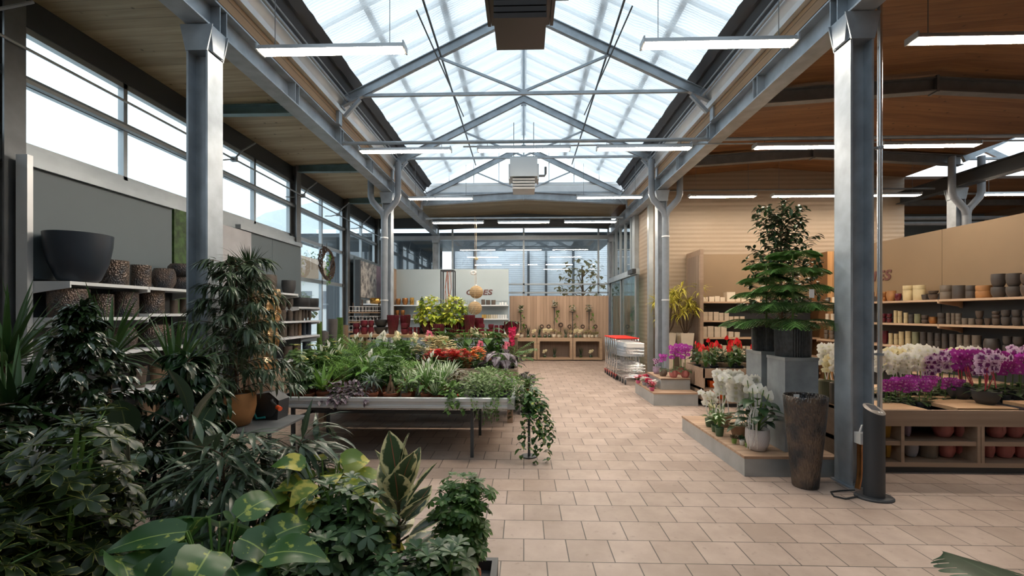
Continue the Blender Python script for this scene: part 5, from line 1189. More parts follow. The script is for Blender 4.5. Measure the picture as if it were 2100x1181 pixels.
def palm(n, L, lf, m, z0=0, el=(.7,1.4), pot=None, w=.02, lfl=.16, nl=16):
    f = MB(); st = MB()
    for i in range(n):
        a = i*2.4+U(-.4,.4); e = U(*el); d = V((math.cos(a)*math.cos(e), math.sin(a)*math.cos(e), math.sin(e))); c = V((0,0,z0)); pts = [c.copy()]; ax = d.cross(V((0,0,1))).normalized(); ll = L*U(.75,1.1)
        for k in range(nl):
            d = (Matrix.Rotation(-.055*U(.8,1.4), 3, ax) @ d).normalized(); c = c+d*(ll/nl); pts.append(c.copy())
            if k > nl*.28:
                t = k/nl
                for s in (-1,1): f.leaf(c, d*.75+ax*s*.9+V((0,0,.1)), lfl*(1.1-.6*abs(t-.5)), w, 3, 2, .7, .3, 'lance')
        st.tube(pts, .004, 4, .0015)
    return list(pot or [])+[('stems', st, M['stem_green']), ('foliage', f, M[m])]
def orchid(h, nst, nfl, fm, z0=.1, fs=.04, lean=.12, pot=None, leafL=.2, eye='petal_deep', ribbon=None, az0=None):
    f = MB(); st = MB(); g = MB(); ey = MB()
    for i in range(6):
        a = i*2.5+U(-.2,.2); f.leaf((0,0,z0), (math.cos(a), math.sin(a), U(.3,.9)), leafL*U(.8,1.1), leafL*.33, 4, 2, 1.0, .18, 'ell')
    for s in range(nst):
        a = U(0,6.28) if az0 is None else az0+U(-.5,.5); c = V((0,0,z0)); d = V((math.cos(a)*.08, math.sin(a)*.08, 1)).normalized(); pts = [c.copy()]; N_ = 14; ax = V((-math.sin(a), math.cos(a), 0))
        for k in range(N_):
            if k > N_*.55: d = (Matrix.Rotation(lean*2.2, 3, ax) @ d).normalized()
            c = c+d*(h/N_); pts.append(c.copy())
        st.tube(pts, .0032, 4)
        for k in range(nfl):
            t = .42+.58*(k+.5)/nfl; q = t*N_; j = min(N_-1, int(q)); p = pts[j].lerp(pts[j+1], q-j); sd = 1 if k % 2 else -1
            fd = V((math.cos(a+sd*.7)*.6+U(-.25,.25), math.sin(a+sd*.7)*.6-.6, U(-.15,.3))).normalized(); p2 = p+fd*fs*.5+V((-math.sin(a), math.cos(a), 0))*(sd*fs*U(.6,1.1)); x = fd.cross(V((0,0,1))).normalized(); y = x.cross(fd)
            for an, ln, wd in ((.2,1.0,1.15),(2.94,1.0,1.15),(1.571,1.0,.75),(3.9,.95,.7),(5.52,.95,.7)):
                g.leaf(p2, x*math.cos(an)+y*math.sin(an)+fd*.12, fs*ln, fs*wd, 3, 2, .15, .05, 'petal', fd)
            n0 = len(g.uv); g.leaf(p2+fd*.006+y*fs*.12, -y*.9+fd*.35, fs*.5, fs*.36, 2, 2, .2, .2, 'petal', fd); g.uv[n0:] = [(.5, 0)]*(len(g.uv)-n0)
    o = list(pot or [])+[('foliage', f, M['lf_orchid']), ('flower_stem', st, M['stem_green']), ('blossoms', g, M[fm])]
    if ribbon:
        b = MB()
        for k in range(5):
            a = U(0,6.28); x0 = U(-.05,.05); pts = [V((x0, -.02+U(-.03,.03), z0+h*.62)), V((x0*1.3+U(-.03,.03), -.05+U(-.03,.02), z0+h*.35)), V((x0*1.6+U(-.05,.05), -.06+U(-.03,.02), z0+h*U(.02,.12)))]
            b.add([pts[0]-V((.006,0,0)), pts[0]+V((.006,0,0)), pts[1]+V((.006,0,0)), pts[1]-V((.006,0,0)), pts[2]+V((.006,0,0)), pts[2]-V((.006,0,0))], [(0,1,2,3),(3,2,4,5)])
        o.append(('ribbon', b, M[ribbon]))
    return o
def norfolk(h, r, tiers, z0, pot):
    f = MB(); tp = MB(); st = MB().tube([(0,0,z0*.8),(0,0,z0+h)], .012, 7, .006)
    for i in range(tiers):
        t = i/(tiers-1) if tiers > 1 else 0; z = z0+h*(.07+.91*t); rr_ = r*(1-.55*t); nb = 6
        for b in range(nb):
            a = 2*PI*b/nb+i*.5+U(-.15,.15); d = V((math.cos(a), math.sin(a), .32)); d.normalize(); ax = V((-math.sin(a), math.cos(a), 0)); c = V((0,0,z)); pts = [c.copy()]; N_ = 12; up = V((0,0,1))
            for k in range(N_):
                d = (Matrix.Rotation(.018+.008*k, 3, ax) @ d).normalized(); c = c+d*(rr_/N_)
                if AVOID and inside(c): break
                pts.append(c.copy())
                if k > 1:
                    tt = k/N_; ln = rr_*.52*math.sin(PI*min(1,(.22+.78*tt)))+.02
                    for s in (-1,1):
                        dd = d*.75+ax*s*.75; tg = c.copy(); e = tg+dd.normalized()*ln; mbx = tp if (t > .45 or tt > .7) else f
                        # feathery twig: row of needles
                        for q in range(11):
                            pp = tg.lerp(e, (q+.5)/11)+V((0,0,-.35*ln*((q+.5)/11)**2)); w_ = .02*(1-.35*q/11)
                            for s2 in (-1,1): mbx.leaf(pp, dd.normalized()*.8+ax.cross(dd).normalized()*.15+(d.cross(V((0,0,1)))*s2*.75)+V((0,0,.32)), w_*2.0, .010, 1, 2, .3, .3, 'strip')
            st.tube(pts, .004, 4, .0015)
    return list(pot)+[('trunk', st, M['stem_green']), ('foliage', f, M['lf_pine']), ('young_needles', tp, M['lf_pinetip'])]
# ---------------- prototypes for the bench
T = terra
proto('schef_dark', schefflera(.36,.2,2,.085,.03,7,.1,1.1)); proto('schef_gold', schefflera(.38,.2,2,.085,.03,7,.1,1.0,True,'lf_schef_gold'))
proto('schef_mid', schefflera(.34,.2,2,.08,.03,7,.1,1.1,True,'lf_mid')); proto('peace', bigleaf(20,.26,.2,.075,'lf_peace',.1,'lance',(.3,1.2),1,.8,4,2,T(),.13,flowers=(6,'petal_white','spathe')))
proto('palm_small', palm(11,.36,16,'lf_fresh',.1,(.8,1.45),T(),.016,.11,13)); proto('bird_fern', rosette(16,.36,.045,'lf_fresh',.1,(.5,1.3),.9,5,'strap',0,.3,.015,T()))
proto('tradesc', mound(85,.17,.12,.075,.042,'lf_tradesc',.1,'ell',5,T(.1,.06),.6,.12)); proto('croton_small', mound(60,.15,.2,.1,.045,'lf_croton',.1,'ell',0,T()))
proto('ponytail', [*T(), ('trunk', MB().tube([(0,0,.09),(0,0,.2)], .02, 8, .013), M['bark'])]+rosette(34,.16,.02,'lf_grey',.2,(.0,1.2),1.3,4,'strap',0,.3,.012))
def bonsai():
    tr = MB()
    for i in range(5): a = i*1.25; tr.tube([(.035*math.cos(a),.035*math.sin(a),.09),(.03*math.cos(a+.4),.03*math.sin(a+.4),.13),(.008*math.cos(a),.008*math.sin(a),.2)], .013, 6, .011)
    tr.tube([(0,0,.18),(0,0,.27)], .014, 6, .01); return T(.09,.075)+[('trunk', tr, M['brown_wood_pot'])]+mound(150,.15,.18,.045,.026,'lf_mid',.24)[1:]
proto('bonsai', bonsai()); proto('shrub_small', mound(90,.11,.2,.05,.026,'lf_fresh',.1,'ell',0,T(.09,.055))); proto('whitevar', rosette(30,.26,.05,'lf_whitevar',.1,(.35,1.35),.5,4,'lance',0,.3,.02,T()))
proto('ivy', mound(420,.19,.2,.034,.03,'lf_ivy',.08,'heart',9,T(.09,.06,'black_soft'),.5,.28)); proto('ivy_green', mound(420,.19,.19,.034,.03,'lf_ivygreen',.08,'heart',4,T(.09,.06,'black_soft'),.5,.16))
proto('fittonia', mound(130,.16,.12,.055,.04,'lf_fitt',.09,'ell',2,T(.09,.06,'black_soft'))); proto('bronze_leaf', mound(90,.16,.14,.07,.05,'lf_bronze',.09,'heart',0,T(.09,.06,'black_soft')))
proto('red_berry', mound(110,.15,.12,.06,.045,'lf_ivygreen',.09,'heart',5,T(.09,.06,'black_soft'),.5,.2)+[('blossoms', MB().ball((.02,-.15,.08),.022,8,5).ball((.06,-.14,.1),.022,8,5).ball((.0,-.16,.04),.018,8,5), M['petal_coral'])])
proto('broad_mid', bigleaf(22,.3,.15,.085,'lf_mid',.1,'heart',(.2,1.1),1,.8,4,2,T(),.16)); proto('grey_palm', rosette(26,.3,.03,'lf_grey',.1,(.3,1.4),.8,4,'strap',0,.3,.015,T()))
proto('calathea', bigleaf(14,.32,.17,.1,'lf_tradesc',.1,'ell',(.2,1.0),1,.7,4,2,T(),.13,wav=.1))
proto('alocasia', bigleaf(9,.4,.22,.13,'lf_grey',.1,'heart',(.0,.8),1,.8,5,4,T(),.18))
LBL = {'schef_dark':'dark green umbrella plant in a terracotta pot','schef_gold':'yellow flecked umbrella plant','schef_mid':'green bushy umbrella plant','peace':'white flowering peace lily','palm_small':'bright green parlour palm','bird_fern':'strappy bright green plant in terracotta',
 'tradesc':'purple and silver trailing leaf plant','croton_small':'yellow splashed croton','ponytail':'grey leaved plant with thick stem','bonsai':'bonsai fig with swollen roots','shrub_small':'small leafy shrub in terracotta','whitevar':'white streaked leaf plant','ivy':'pale variegated ivy mound','ivy_green':'green ivy mound',
 'fittonia':'pink veined low leaf plant','bronze_leaf':'bronze leaved low plant','red_berry':'trailing plant with red flowers','broad_mid':'broad leaved green plant','grey_palm':'grey green strappy plant','calathea':'purple backed striped leaf plant','alocasia':'large veined arrow leaf plant'}
NAME = {'schef_dark':'umbrella_plant','schef_gold':'umbrella_plant','schef_mid':'umbrella_plant','peace':'peace_lily','palm_small':'parlour_palm','bird_fern':'strap_leaf_plant','tradesc':'trailing_plant','croton_small':'croton','ponytail':'bottle_palm','bonsai':'bonsai_fig','shrub_small':'leafy_shrub','whitevar':'variegated_plant','ivy':'ivy','ivy_green':'ivy','fittonia':'nerve_plant','bronze_leaf':'begonia','red_berry':'trailing_plant','broad_mid':'leafy_plant','grey_palm':'strap_leaf_plant','calathea':'prayer_plant','alocasia':'arrow_leaf_plant'}
ROWN = {0:"the bench's front row",1:"the bench's second row",2:"the bench's third row",3:"the bench's rear row"}
rows_ = [(5.14, [(583,'schef_dark',1.15),(604,'schef_gold',1.3),(634,'schef_dark',1.0),(661,'bird_fern',1.2),(684,'calathea',.62),(706,'tradesc',.95),(738,'tradesc',1.0),(764,'ponytail',1.15),(800,'bonsai',1.15),(833,'shrub_small',1.05),(872,'peace',1.0),(893,'whitevar',.75),(925,'red_berry',1.05),(976,'ivy',1.12),(1036,'ivy_green',1.12)]),
 (5.5, [(592,'schef_mid',1.2),(632,'schef_gold',1.25),(667,'schef_mid',1.15),(702,'palm_small',1.1),(742,'schef_mid',1.0),(757,'peace',1.15),(782,'broad_mid',.9),(812,'schef_mid',1.0),(845,'whitevar',.95),(878,'whitevar',1.25),(905,'whitevar',1.2),(940,'bronze_leaf',1.15),(986,'ivy',1.2),(1030,'fittonia',1.15)]),
 (5.86, [(605,'peace',1.25),(640,'schef_gold',1.15),(675,'schef_mid',1.2),(712,'palm_small',1.3),(748,'bird_fern',1.2),(783,'alocasia',1.0),(812,'schef_mid',1.15),(846,'palm_small',1.1),(875,'whitevar',1.25),(912,'whitevar',1.2),(948,'bronze_leaf',1.1),(1002,'ivy',1.1),(1042,'ivy_green',1.0)]),
 (6.2, [(622,'peace',1.35),(655,'schef_gold',1.25),(690,'schef_mid',1.3),(722,'palm_small',1.35),(757,'grey_palm',1.25),(790,'palm_small',1.3),(822,'schef_mid',1.2),(850,'shrub_small',1.2),(885,'peace',1.0),(920,'whitevar',1.1),(958,'fittonia',1.0),(1010,'ivy_green',1.0)])]
for ri, (Y, its) in enumerate(rows_):
    n = len(its)
    for i, (u, k, s) in enumerate(its):
        place(k, NAME[k], '%s, %s in %s' % (LBL[k], nth(i, n), ROWN[ri]), 'plant', (max(-2.6, xu(u, Y)), Y+U(-.03,.03), BED+.0005), U(-.4,.4), s*.98, 'potted plants on the aluminium bench')
# ---------------- flowering plants in the planter box
kb = lambda: bigleaf(16,.12,.07,.05,'lf_mid',.06,'ell',(.1,.9),1,.5,3,2,T(.09,.06,'black_soft'),.11)
for c in ('cream','red','orange'): proto('kal_'+c, cluster(kb(), .08, .13, .19, 'petal_'+c, 26))
proto('rex', bigleaf(26,.22,.17,.12,'lf_begonia',.08,'heart',(-.2,.6),1,1.2,5,4,T(.09,.07,'black_soft'),.2,wav=.12)); proto('anth_white', bigleaf(18,.36,.15,.1,'lf_dark',.08,'heart',(.1,.9),1,.8,4,2,T(.09,.07,'black_soft'),.16,flowers=(6,'petal_white','anth'))); proto('anth_cream', bigleaf(18,.36,.15,.1,'lf_mid',.08,'heart',(.1,.9),1,.8,4,2,T(.09,.07,'black_soft'),.16,flowers=(7,'petal_cream','anth')))
proto('anth_pink', bigleaf(18,.36,.15,.1,'lf_dark',.08,'heart',(.1,.9),1,.8,4,2,T(.09,.07,'black_soft'),.16,flowers=(8,'petal_pink','anth'))); proto('anth_red', bigleaf(24,.3,.13,.085,'lf_dark',.08,'heart',(.1,.9),1,.8,4,2,T(.09,.07,'black_soft'),.17,flowers=(8,'petal_red','anth')))
proto('fern', palm(16,.3,16,'lf_mid',.08,(.5,1.3),T(.09,.06,'black_soft'),.014,.06,14))
pk = [(6.78,[(655,'broad_mid',1.1,'broad green plant'),(700,'grey_palm',1.2,'grey green strappy plant'),(745,'palm_small',1.2,'feathery palm'),(790,'broad_mid',1.2,'leafy green plant'),(835,'schef_mid',1.1,'bushy green plant'),(893,'kal_red',1.15,'red flowering plant, leftmost of the reds'),(922,'kal_red',1.15,'red flowering plant, middle of the reds'),(947,'kal_red',1.15,'red flowering plant beside the orange one'),(979,'kal_orange',1.2,'orange flowering plant'),(1027,'rex',1.15,'silver and dark leaved begonia')]),
 (7.15,[(690,'schef_mid',1.1,'green bushy plant'),(735,'palm_small',1.3,'green palm'),(780,'alocasia',1.0,'grey leaved plant'),(830,'broad_mid',1.2,'green leafy plant'),(880,'kal_cream',1.6,'cream flowering plant, left of two'),(906,'kal_cream',1.6,'cream flowering plant, right of two'),(945,'broad_mid',.9,'dark leafy plant'),(985,'anth_pink',.75,'pink spotted plant'),(1040,'fern',1.0,'drooping fern')]),
 (7.55,[(730,'peace',1.4,'peace lily with white flowers'),(775,'anth_white',1.25,'white flamingo flower'),(815,'anth_cream',1.25,'cream flamingo flower, left'),(850,'anth_cream',1.2,'yellow green flamingo flower'),(880,'anth_pink',1.25,'pink and white flamingo flower'),(920,'fern',1.2,'upright fern'),(960,'palm_small',1.1,'slender palm'),(1000,'fern',1.1,'airy fern'),(1040,'anth_pink',.9,'small pink flower')]),
 (7.76,[(905,'broad_mid',1.5,'tall leafy plant'),(930,'schef_mid',1.25,'tall umbrella plant'),(955,'broad_mid',1.45,'big green leafy plant'),(980,'anth_cream',1.05,'cream flowered leafy plant'),(1005,'broad_mid',1.5,'broad leaved plant'),(1028,'schef_mid',1.25,'bushy umbrella plant'),(1052,'fern',1.5,'tall fern')])]
for ri, (Y, its) in enumerate(pk):
    for i, (u, k, s, d) in enumerate(its):
        place(k, NAME.get(k, {'k':'kalanchoe','r':'rex_begonia','a':'flamingo_flower','f':'fern'}.get(k[0])), '%s in the planter box%s' % (d, '' if 'flowering' in d else ', %s in its %s row' % (nth(i, len(its)), ('front','middle','rear','rearmost')[ri])), 'plant', (xu(u,Y), Y, PB), U(-.5,.5), s*(.86 if ri == 2 else 1.12), 'plants in the planter box')
# plants in the fluted red pots on the board
proto('leafy_gold', [('pot', potmb('egg', .155, .235, 80, .1, 20), M['wine'])]+mound(430,.25,.5,.125,.075,'lf_croton',.19,'ell',0,None,.8)); 
for u, lb in ((881,'yellow green leafy plant in a fluted dark red pot, left of two'),(930,'yellow green leafy plant in a fluted dark red pot, right of two')): place('leafy_gold', 'leafy_plant', lb, 'plant', (xu(u,8.2), 8.26, RZ+.001), u*.1, 1.0)
hp = [('pot', potmb('egg', .13, .235, 80, .1, 20), M['wine'])]; of = MB()
for i in range(6): a = (-2.9,-.3,-2.2,-.9,.6,2.4)[i]; of.leaf((0,0,.22), (math.cos(a), math.sin(a), .8), .2, .075, 5, 2, 1.5, .15, 'ell')
fl = MB(); fs2 = MB(); fs2.tube([(0,-.05,.22),(.0,-.17,.26),(.02,-.24,.14),(.02,-.25,-.12)], .004, 4)
for i in range(34):
    t = U(0,1); p = V((.02+U(-.05,.05)*(1-.5*t), -.24+U(-.04,.04), .14-.3*t)); 
    for j in range(5): a = j*1.257+i; fl.leaf(p, (math.cos(a), -.5, math.sin(a)), .035, .03, 2, 2, .2, .1, 'petal', (0,-1,0))
proto('pink_orchid', hp+[('foliage', of, M['lf_orchid']), ('blossoms', fl, M['petal_hot']), ('flower_stem', fs2, M['stem_green'])]); place('pink_orchid', 'orchid', 'bright pink drooping orchid in a fluted red pot at the board end', 'plant', (xu(1049,8.1), 8.1, RZ+.001), 0, 1.0)
proto('small_gold', terra(.1,.06,'paper')+bigleaf(12,.16,.1,.07,'lf_grey',.1,'heart',(.2,1),1,.6,3,2,None,.1)); place('small_gold', 'leafy_plant', 'small grey leaved plant in a paper pot between the yellow green plants', 'plant', (xu(905,8.42), 8.42, RZ+.001), 0, 1.1)
cac = MB().lathe([(.035,.1),(.045,.3),(.04,.62),(.0001,.7)], 12, rib=.15, nr=8); proto('cactus', terra(.12,.07,'charcoal')+[('stem', cac, M['lf_dark'])]); place('cactus', 'cactus', 'tall dark columnar cactus before the copper bowls', 'plant', (xu(866,8.45), 8.42, RZ+.001), 0, 1.0)
proto('grass_tall', terra(.16,.1,'charcoal')+rosette(60,.75,.014,'lf_grey',.15,(.8,1.5),.5,5,'strap',0,.3,.04)); place('grass_tall', 'ornamental_grass', 'wispy grey green grass left of the wicker lamps', 'plant', (xu(953,8.4), 8.36, RZ+.001), 0, .75)
proto('orange_lantern', [('body', MB().lathe([(.05,0),(.075,.03),(.08,.15),(.06,.2),(.062,.2),(.07,.15),(1e-4,.1)], 18), M['mustard'])]); place('orange_lantern', 'lantern', 'orange glass lantern behind the tall fluted vase', 'lantern', (xu(951,8.45), 8.45, RZ+.001), 0, 1.2)
# vine hanging from the bench corner
proto('bench_vine', bigleaf(40,.22,.10,.075,'lf_pothos',.08,'heart',(.0,.9),1,.9,4,2,T(.09,.08,'black_soft'),.2)+mound(170,.2,.1,.085,.065,'lf_pothos',.05,'heart',16,None,.6,.62)[1:])
bv_b = PROTO['bench_vine']
st_ = thing('plant_stand', 'slim dark stand at the bench corner hidden behind the vine', 'stand', (.06,5.1,0)); part('post', MB().tube([(0,0,.01),(0,0,.5)], .015, 8), M['steel_dark'], st_); part('plate', MB().lathe([(.1,.5),(.1,.512),(1e-4,.512)], 16), M['steel_dark'], st_); part('foot', MB().lathe([(.09,0),(.09,.012),(1e-4,.012)], 16), M['steel_dark'], st_)
place('bench_vine', 'hanging_vine', 'yellow flecked trailing vine hanging at the right bench corner', 'plant', (.06,5.1,.513), .3, .93)
# few pots right of the planter box
place('kal_orange', 'kalanchoe', 'small orange flower pot on the floor beside the planter box', 'plant', (.13,8.6,0), 0, .7)
sb = solo('crate', MB().box(-.06,7.2,0,.16,8.1,.34), M['zinc'], 'grey low crate right of the planter box', 'crate', smooth=False)
place('fern', 'fern', 'green plant with orange tips on the grey crate', 'plant', (.05,7.5,.341), 0, 1.0); place('rex', 'rex_begonia', 'dark trailing begonia on the grey crate', 'plant', (.06,7.9,.341), .5, .8)
place('broad_mid', 'leafy_plant', 'small leafy plant at the front of the grey crate', 'plant', (.06,7.28,.341), .5, .55)
# ================================================================ LARGE AND FOREGROUND PLANTS
def one(name, label, cat, parts, loc, rz=0, scale=None):
    key = 'one%d' % len(PROTO); proto(key, parts); return place(key, name, label, cat, loc, rz, scale)
def bigpot(r, h, m, shape='egg', rib=0, nr=20, soil=True):
    return [('pot', potmb(shape, r, h, 40 if not rib else 96, rib, nr), M[m]), ('soil', MB().lathe([(r*.9,h*.9),(1e-4,h*.93)], 20), M['soil'])]
R.seed(21)
# tall narrow leaved fig in the tan pot, spiky yucca behind
AVOID[:] = [(-.59,-.31,.03,.33)]
one('fig_tree', 'tall narrow leaved fig in a tan round pot beside the near left column', 'plant', ficus(1.22,.62,44,58,.165,.026,.31,'lf_alii',.75,.0,.013,bigpot(.168,.31,'tan_pot'),.5,1.3,'lance',.45,(1.05,.6)), (-2.70,4.2,.5505))
AVOID[:] = []
one('yucca', 'spiky dark yucca top on a tall stem behind the narrow leaved fig', 'plant', rosette(70,.36,.026,'lf_dark',.3,(-.35,1.45),.25,3,'strap',1.95,.4,.02,bigpot(.16,.3,'charcoal')), (xu(511,6.6),6.6,0))
# left foreground
one('yucca', 'tall spiky green yucca at the far left edge of the picture', 'plant', rosette(60,.52,.042,'lf_yucca',.28,(-.1,1.45),.6,5,'strap',.98,.35,.02,bigpot(.16,.3,'charcoal')), (-3.3,2.8,0))
one('yucca', 'lower spiky yucca at the left edge in front of the taller one', 'plant', rosette(52,.46,.042,'lf_yucca',.28,(-.1,1.45),.6,5,'strap',.76,.35,.02,bigpot(.15,.3,'charcoal')), (-2.6,2.25,0))
one('yucca', 'spiky yucca whose blades stand behind the glossy weeping fig', 'plant', rosette(44,.5,.038,'lf_yucca',.28,(.1,1.45),.5,5,'strap',.98,.35,.02,bigpot(.15,.3,'charcoal')), (-2.95,3.15,0))
one('yucca', 'spiky yucca showing right of the glossy weeping fig', 'plant', rosette(44,.46,.036,'lf_yucca',.28,(.1,1.45),.5,5,'strap',.85,.35,.02,bigpot(.15,.3,'charcoal')), (-2.5,3.2,0))
one('weeping_fig', 'large dark glossy weeping fig with stem stake at the left', 'plant', ficus(1.36,.66,64,62,.075,.029,.28,'lf_ficus',.7,.06,.013,bigpot(.16,.3,'charcoal'),.5,1.2,'ell',.3,(1.2,1.15))+[('stake', MB().tube([(.02,-.02,.25),(.02,-.02,1.55)], .008, 6), M['brown_wood_pot'])], (-2.38,2.38,0))
one('weeping_fig', 'dark weeping fig with long leaves right of the glossy one', 'plant', ficus(1.08,.45,34,44,.12,.034,.25,'lf_dark',1.0,.1,.012,bigpot(.15,.28,'charcoal'),.6,1.5,'ell',.35,(1.15,.9)), (-2.15,2.85,0))
one('weeping_fig', 'dark leafy fig low at the left edge of the picture', 'plant', ficus(.95,.42,26,40,.09,.04,.25,'lf_ficus',.7,.15,.012,bigpot(.15,.28,'charcoal'),.5,1.2,'ell',.35), (-2.35,1.85,0))
ft = thing('plant_table', 'low dark grey table with raised edge under the foreground plants', 'table', (0,0,0)); FZ = .3
part('table_top', MB().box(-2.3,.9,FZ-.04,-.13,2.33,FZ), M['charcoal'], ft, False)
part('rim', MB().box(-2.3,2.3,FZ,-.13,2.33,FZ+.05).box(-.16,.9,FZ,-.13,2.3,FZ+.05), M['charcoal'], ft, False)
for x in (-2.25,-.2):
    for y in (.95,2.25): part('leg', MB().box(x-.02,y-.02,0,x+.02,y+.02,FZ-.04), M['steel_dark'], ft, False)
def fp(u, v, Y, z=FZ): return (xu(u, Y), Y, z+.001)
bp2 = lambda r=.08, h=.12: terra(h, r, 'black_soft')
one('umbrella_plant', 'yellow edged umbrella plant filling the lower left corner', 'plant', schefflera(.80,.36,12,.068,.03,7,.12,1.15,True,'lf_schef_var',.12), fp(95,0,1.5))
one('umbrella_plant', 'yellow edged umbrella plant at the bottom left edge', 'plant', schefflera(.62,.3,9,.068,.03,7,.12,1.15,True,'lf_schef_var',.12), fp(-60,0,1.25))
def rubber(n, h, L, W, m, z0, droop=.35, el=(.2,1.35), pot=None, n_st=1):
    f = MB(); st = MB()
    st.tube([(0,0,z0*.7),(.01,0,z0+h*.5),(0,0,z0+h)], .011, 7, .007)
    for i in range(n):
        t = (i+.6)/n; a = i*2.35+.6; e = el[0]+(el[1]-el[0])*t; d = V((math.cos(a)*math.cos(e), math.sin(a)*math.cos(e), math.sin(e))); p = V((0,0,z0+h*(.2+.78*t))); q = p+d*.05; st.tube([p,q], .005, 5); f.leaf(q, d, L*U(.85,1.1), W*U(.9,1.1), 7, 4, droop*U(.5,1.6), .16, 'ell')
    return list(pot or [])+[('stem', st, M['stem_dark']), ('foliage', f, M[m])]
one('rubber_plant', 'dark rubber plant with big upright leaves, left of the two', 'plant', rubber(11,.62,.24,.105,'lf_rubber',.12,.5,(-.2,1.35),bp2()), fp(262,0,1.92))
one('rubber_plant', 'dark rubber plant with big leaves below the near left column', 'plant', rubber(12,.66,.25,.12,'lf_rubber',.12,.5,(-.1,1.4),bp2()), (xu(390,2.62), 2.62, 0), 1.2, 1.25)
one('fig_shrub', 'long narrow leaved fig in the foreground, left of two', 'plant', ficus(.56,.36,22,11,.24,.029,.12,'lf_alii',.85,.2,.009,bp2(),.4,.7,'lance',.6), fp(455,0,2.05))
one('fig_shrub', 'long narrow leaved fig in the foreground, right of two', 'plant', ficus(.56,.34,20,11,.23,.029,.12,'lf_alii',.95,.2,.009,bp2(),.4,.8,'lance',.6), fp(612,0,2.16))
one('fig_shrub', 'narrow leaved fig standing on the paving beneath the tan pot table', 'plant', ficus(.5,.3,14,12,.22,.034,.12,'lf_alii',1.0,.25,.009,bp2(),.45,1.0,'lance',.5), (-1.8,3.0,0))
one('pothos', 'large leaved yellow flecked pothos at the bottom of the picture', 'plant', bigleaf(44,.50,.215,.145,'lf_pothos',.12,'heart',(-.2,1.0),1,1.1,7,4,bp2(.1,.14),.27,wav=.10,fold=.2,face=(.3,-.5,.8)), fp(445,0,1.5), .6)
one('pothos', 'very large leaved pothos nearest the viewpoint at the bottom left', 'plant', bigleaf(26,.44,.23,.16,'lf_pothos',.12,'heart',(-.2,1.0),1,1.1,7,4,bp2(.1,.14),.26,wav=.10,fold=.2,face=(.3,-.5,.8)), fp(265,0,1.22), 2.0)
one('pothos', 'golden yellow pothos between the fig and the dark umbrella plant', 'plant', bigleaf(70,.52,.14,.10,'lf_pothos_gold',.12,'heart',(-.1,1.0),1,.8,6,4,bp2(.09,.13),.26,face=(.3,-.4,.9),wav=.1), fp(668,0,2.02))
one('pothos', 'golden pothos low in front of the dark umbrella plant', 'plant', bigleaf(36,.3,.13,.09,'lf_pothos_gold',.12,'heart',(-.1,1.0),1,.8,6,4,bp2(.09,.13),.22,face=(.3,-.4,.9),wav=.1), fp(585,0,1.65))
one('umbrella_plant', 'dark green umbrella plant left of the variegated rubber plant', 'plant', schefflera(.46,.22,8,.062,.03,7,.12,1.5,True,'lf_schef',.09), fp(722,0,1.85))
one('umbrella_plant', 'dark umbrella plant at the bottom edge below the golden pothos', 'plant', schefflera(.34,.2,7,.06,.03,7,.12,1.5,True,'lf_schef',.09), fp(640,0,1.55))
one('rubber_plant', 'cream edged rubber plant standing upright in the foreground', 'plant', rubber(24,.44,.22,.125,'lf_rubber_var',.10,.2,(.1,1.5),bp2()), fp(818,0,1.98), 2.0)
one('umbrella_plant', 'tall bushy pale green umbrella plant at the right end of the foreground', 'plant', schefflera(.40,.17,14,.037,.019,7,.1,3.0,True,'lf_mid',.09), fp(945,0,2.1), 0, 1.04)
one('umbrella_plant', 'low umbrella plant at the bottom, in front of the tall bushy one', 'plant', schefflera(.26,.2,9,.07,.032,7,.12,1.2,True,'lf_schef',.09), fp(900,0,1.78))
one('umbrella_plant', 'low umbrella plant at the bottom below the cream edged rubber plant', 'plant', schefflera(.24,.18,8,.07,.032,7,.12,1.2,True,'lf_schef',.09), fp(790,0,1.62))
# monstera reaching in at the lower right
mf = MB(); ms_ = MB(); ML = V((2.66,1.86,0))
def mleaf(b0, tip, wd):
    ax = (tip-b0); ln = ax.length; ax.normalize(); sd = ax.cross(V((0,0,1))).normalized(); up = sd.cross(ax).normalized()
    W_ = lambda t: wd*interp(t, ((0,.55),(.15,.95),(.35,1),(.6,.85),(.8,.55),(.93,.25),(1,.02)))
    def P(t, q, k): return b0+ax*(ln*(t*(1-.12*q)+.11*q*(1-t)*(.4+t)-.05*q*max(0,.2-t)*4))+sd*(k*q*W_(t))+up*(.06*q*wd-.14*q*q*wd-.05*ln*t*t)
    for k in (-1,1):
        N_ = 24; vs_ = []
        for i in range(N_+1):
            for q in (0,.3,.57): vs_.append(P(i/N_, q, k))
        mf.add(vs_, [(3*i+j, 3*i+j+1, 3*i+j+4, 3*i+j+3) for i in range(N_) for j in (0,1)], [(.5+k*.5*q, i/N_) for i in range(N_+1) for q in (0,.3,.57)])
        n = 7
        for i in range(n):
            t0, t1 = i/n, (i+.91)/n; vs_ = []; uu = []
            for q, nar in ((.55,0),(.7,.02),(.84,.06),(.94,.16),(1.0,.34)):
                for m in (0,.5,1):
                    t = t0+(t1-t0)*(nar+(1-2*nar)*m); vs_.append(P(min(1,t), q, k)); uu.append((.5+k*.5*q, t))
            mf.add(vs_, [(3*r+c, 3*r+c+1, 3*r+c+4, 3*r+c+3) for r in range(4) for c in (0,1)], uu)
b0 = atZ(2110,1215,.52)-ML; tip = atZ(1926,1116,.46)-ML
ms_.tube([(0,0,.3), (b0*.5)+V((0,0,.2)), tuple(b0)], .008, 6)
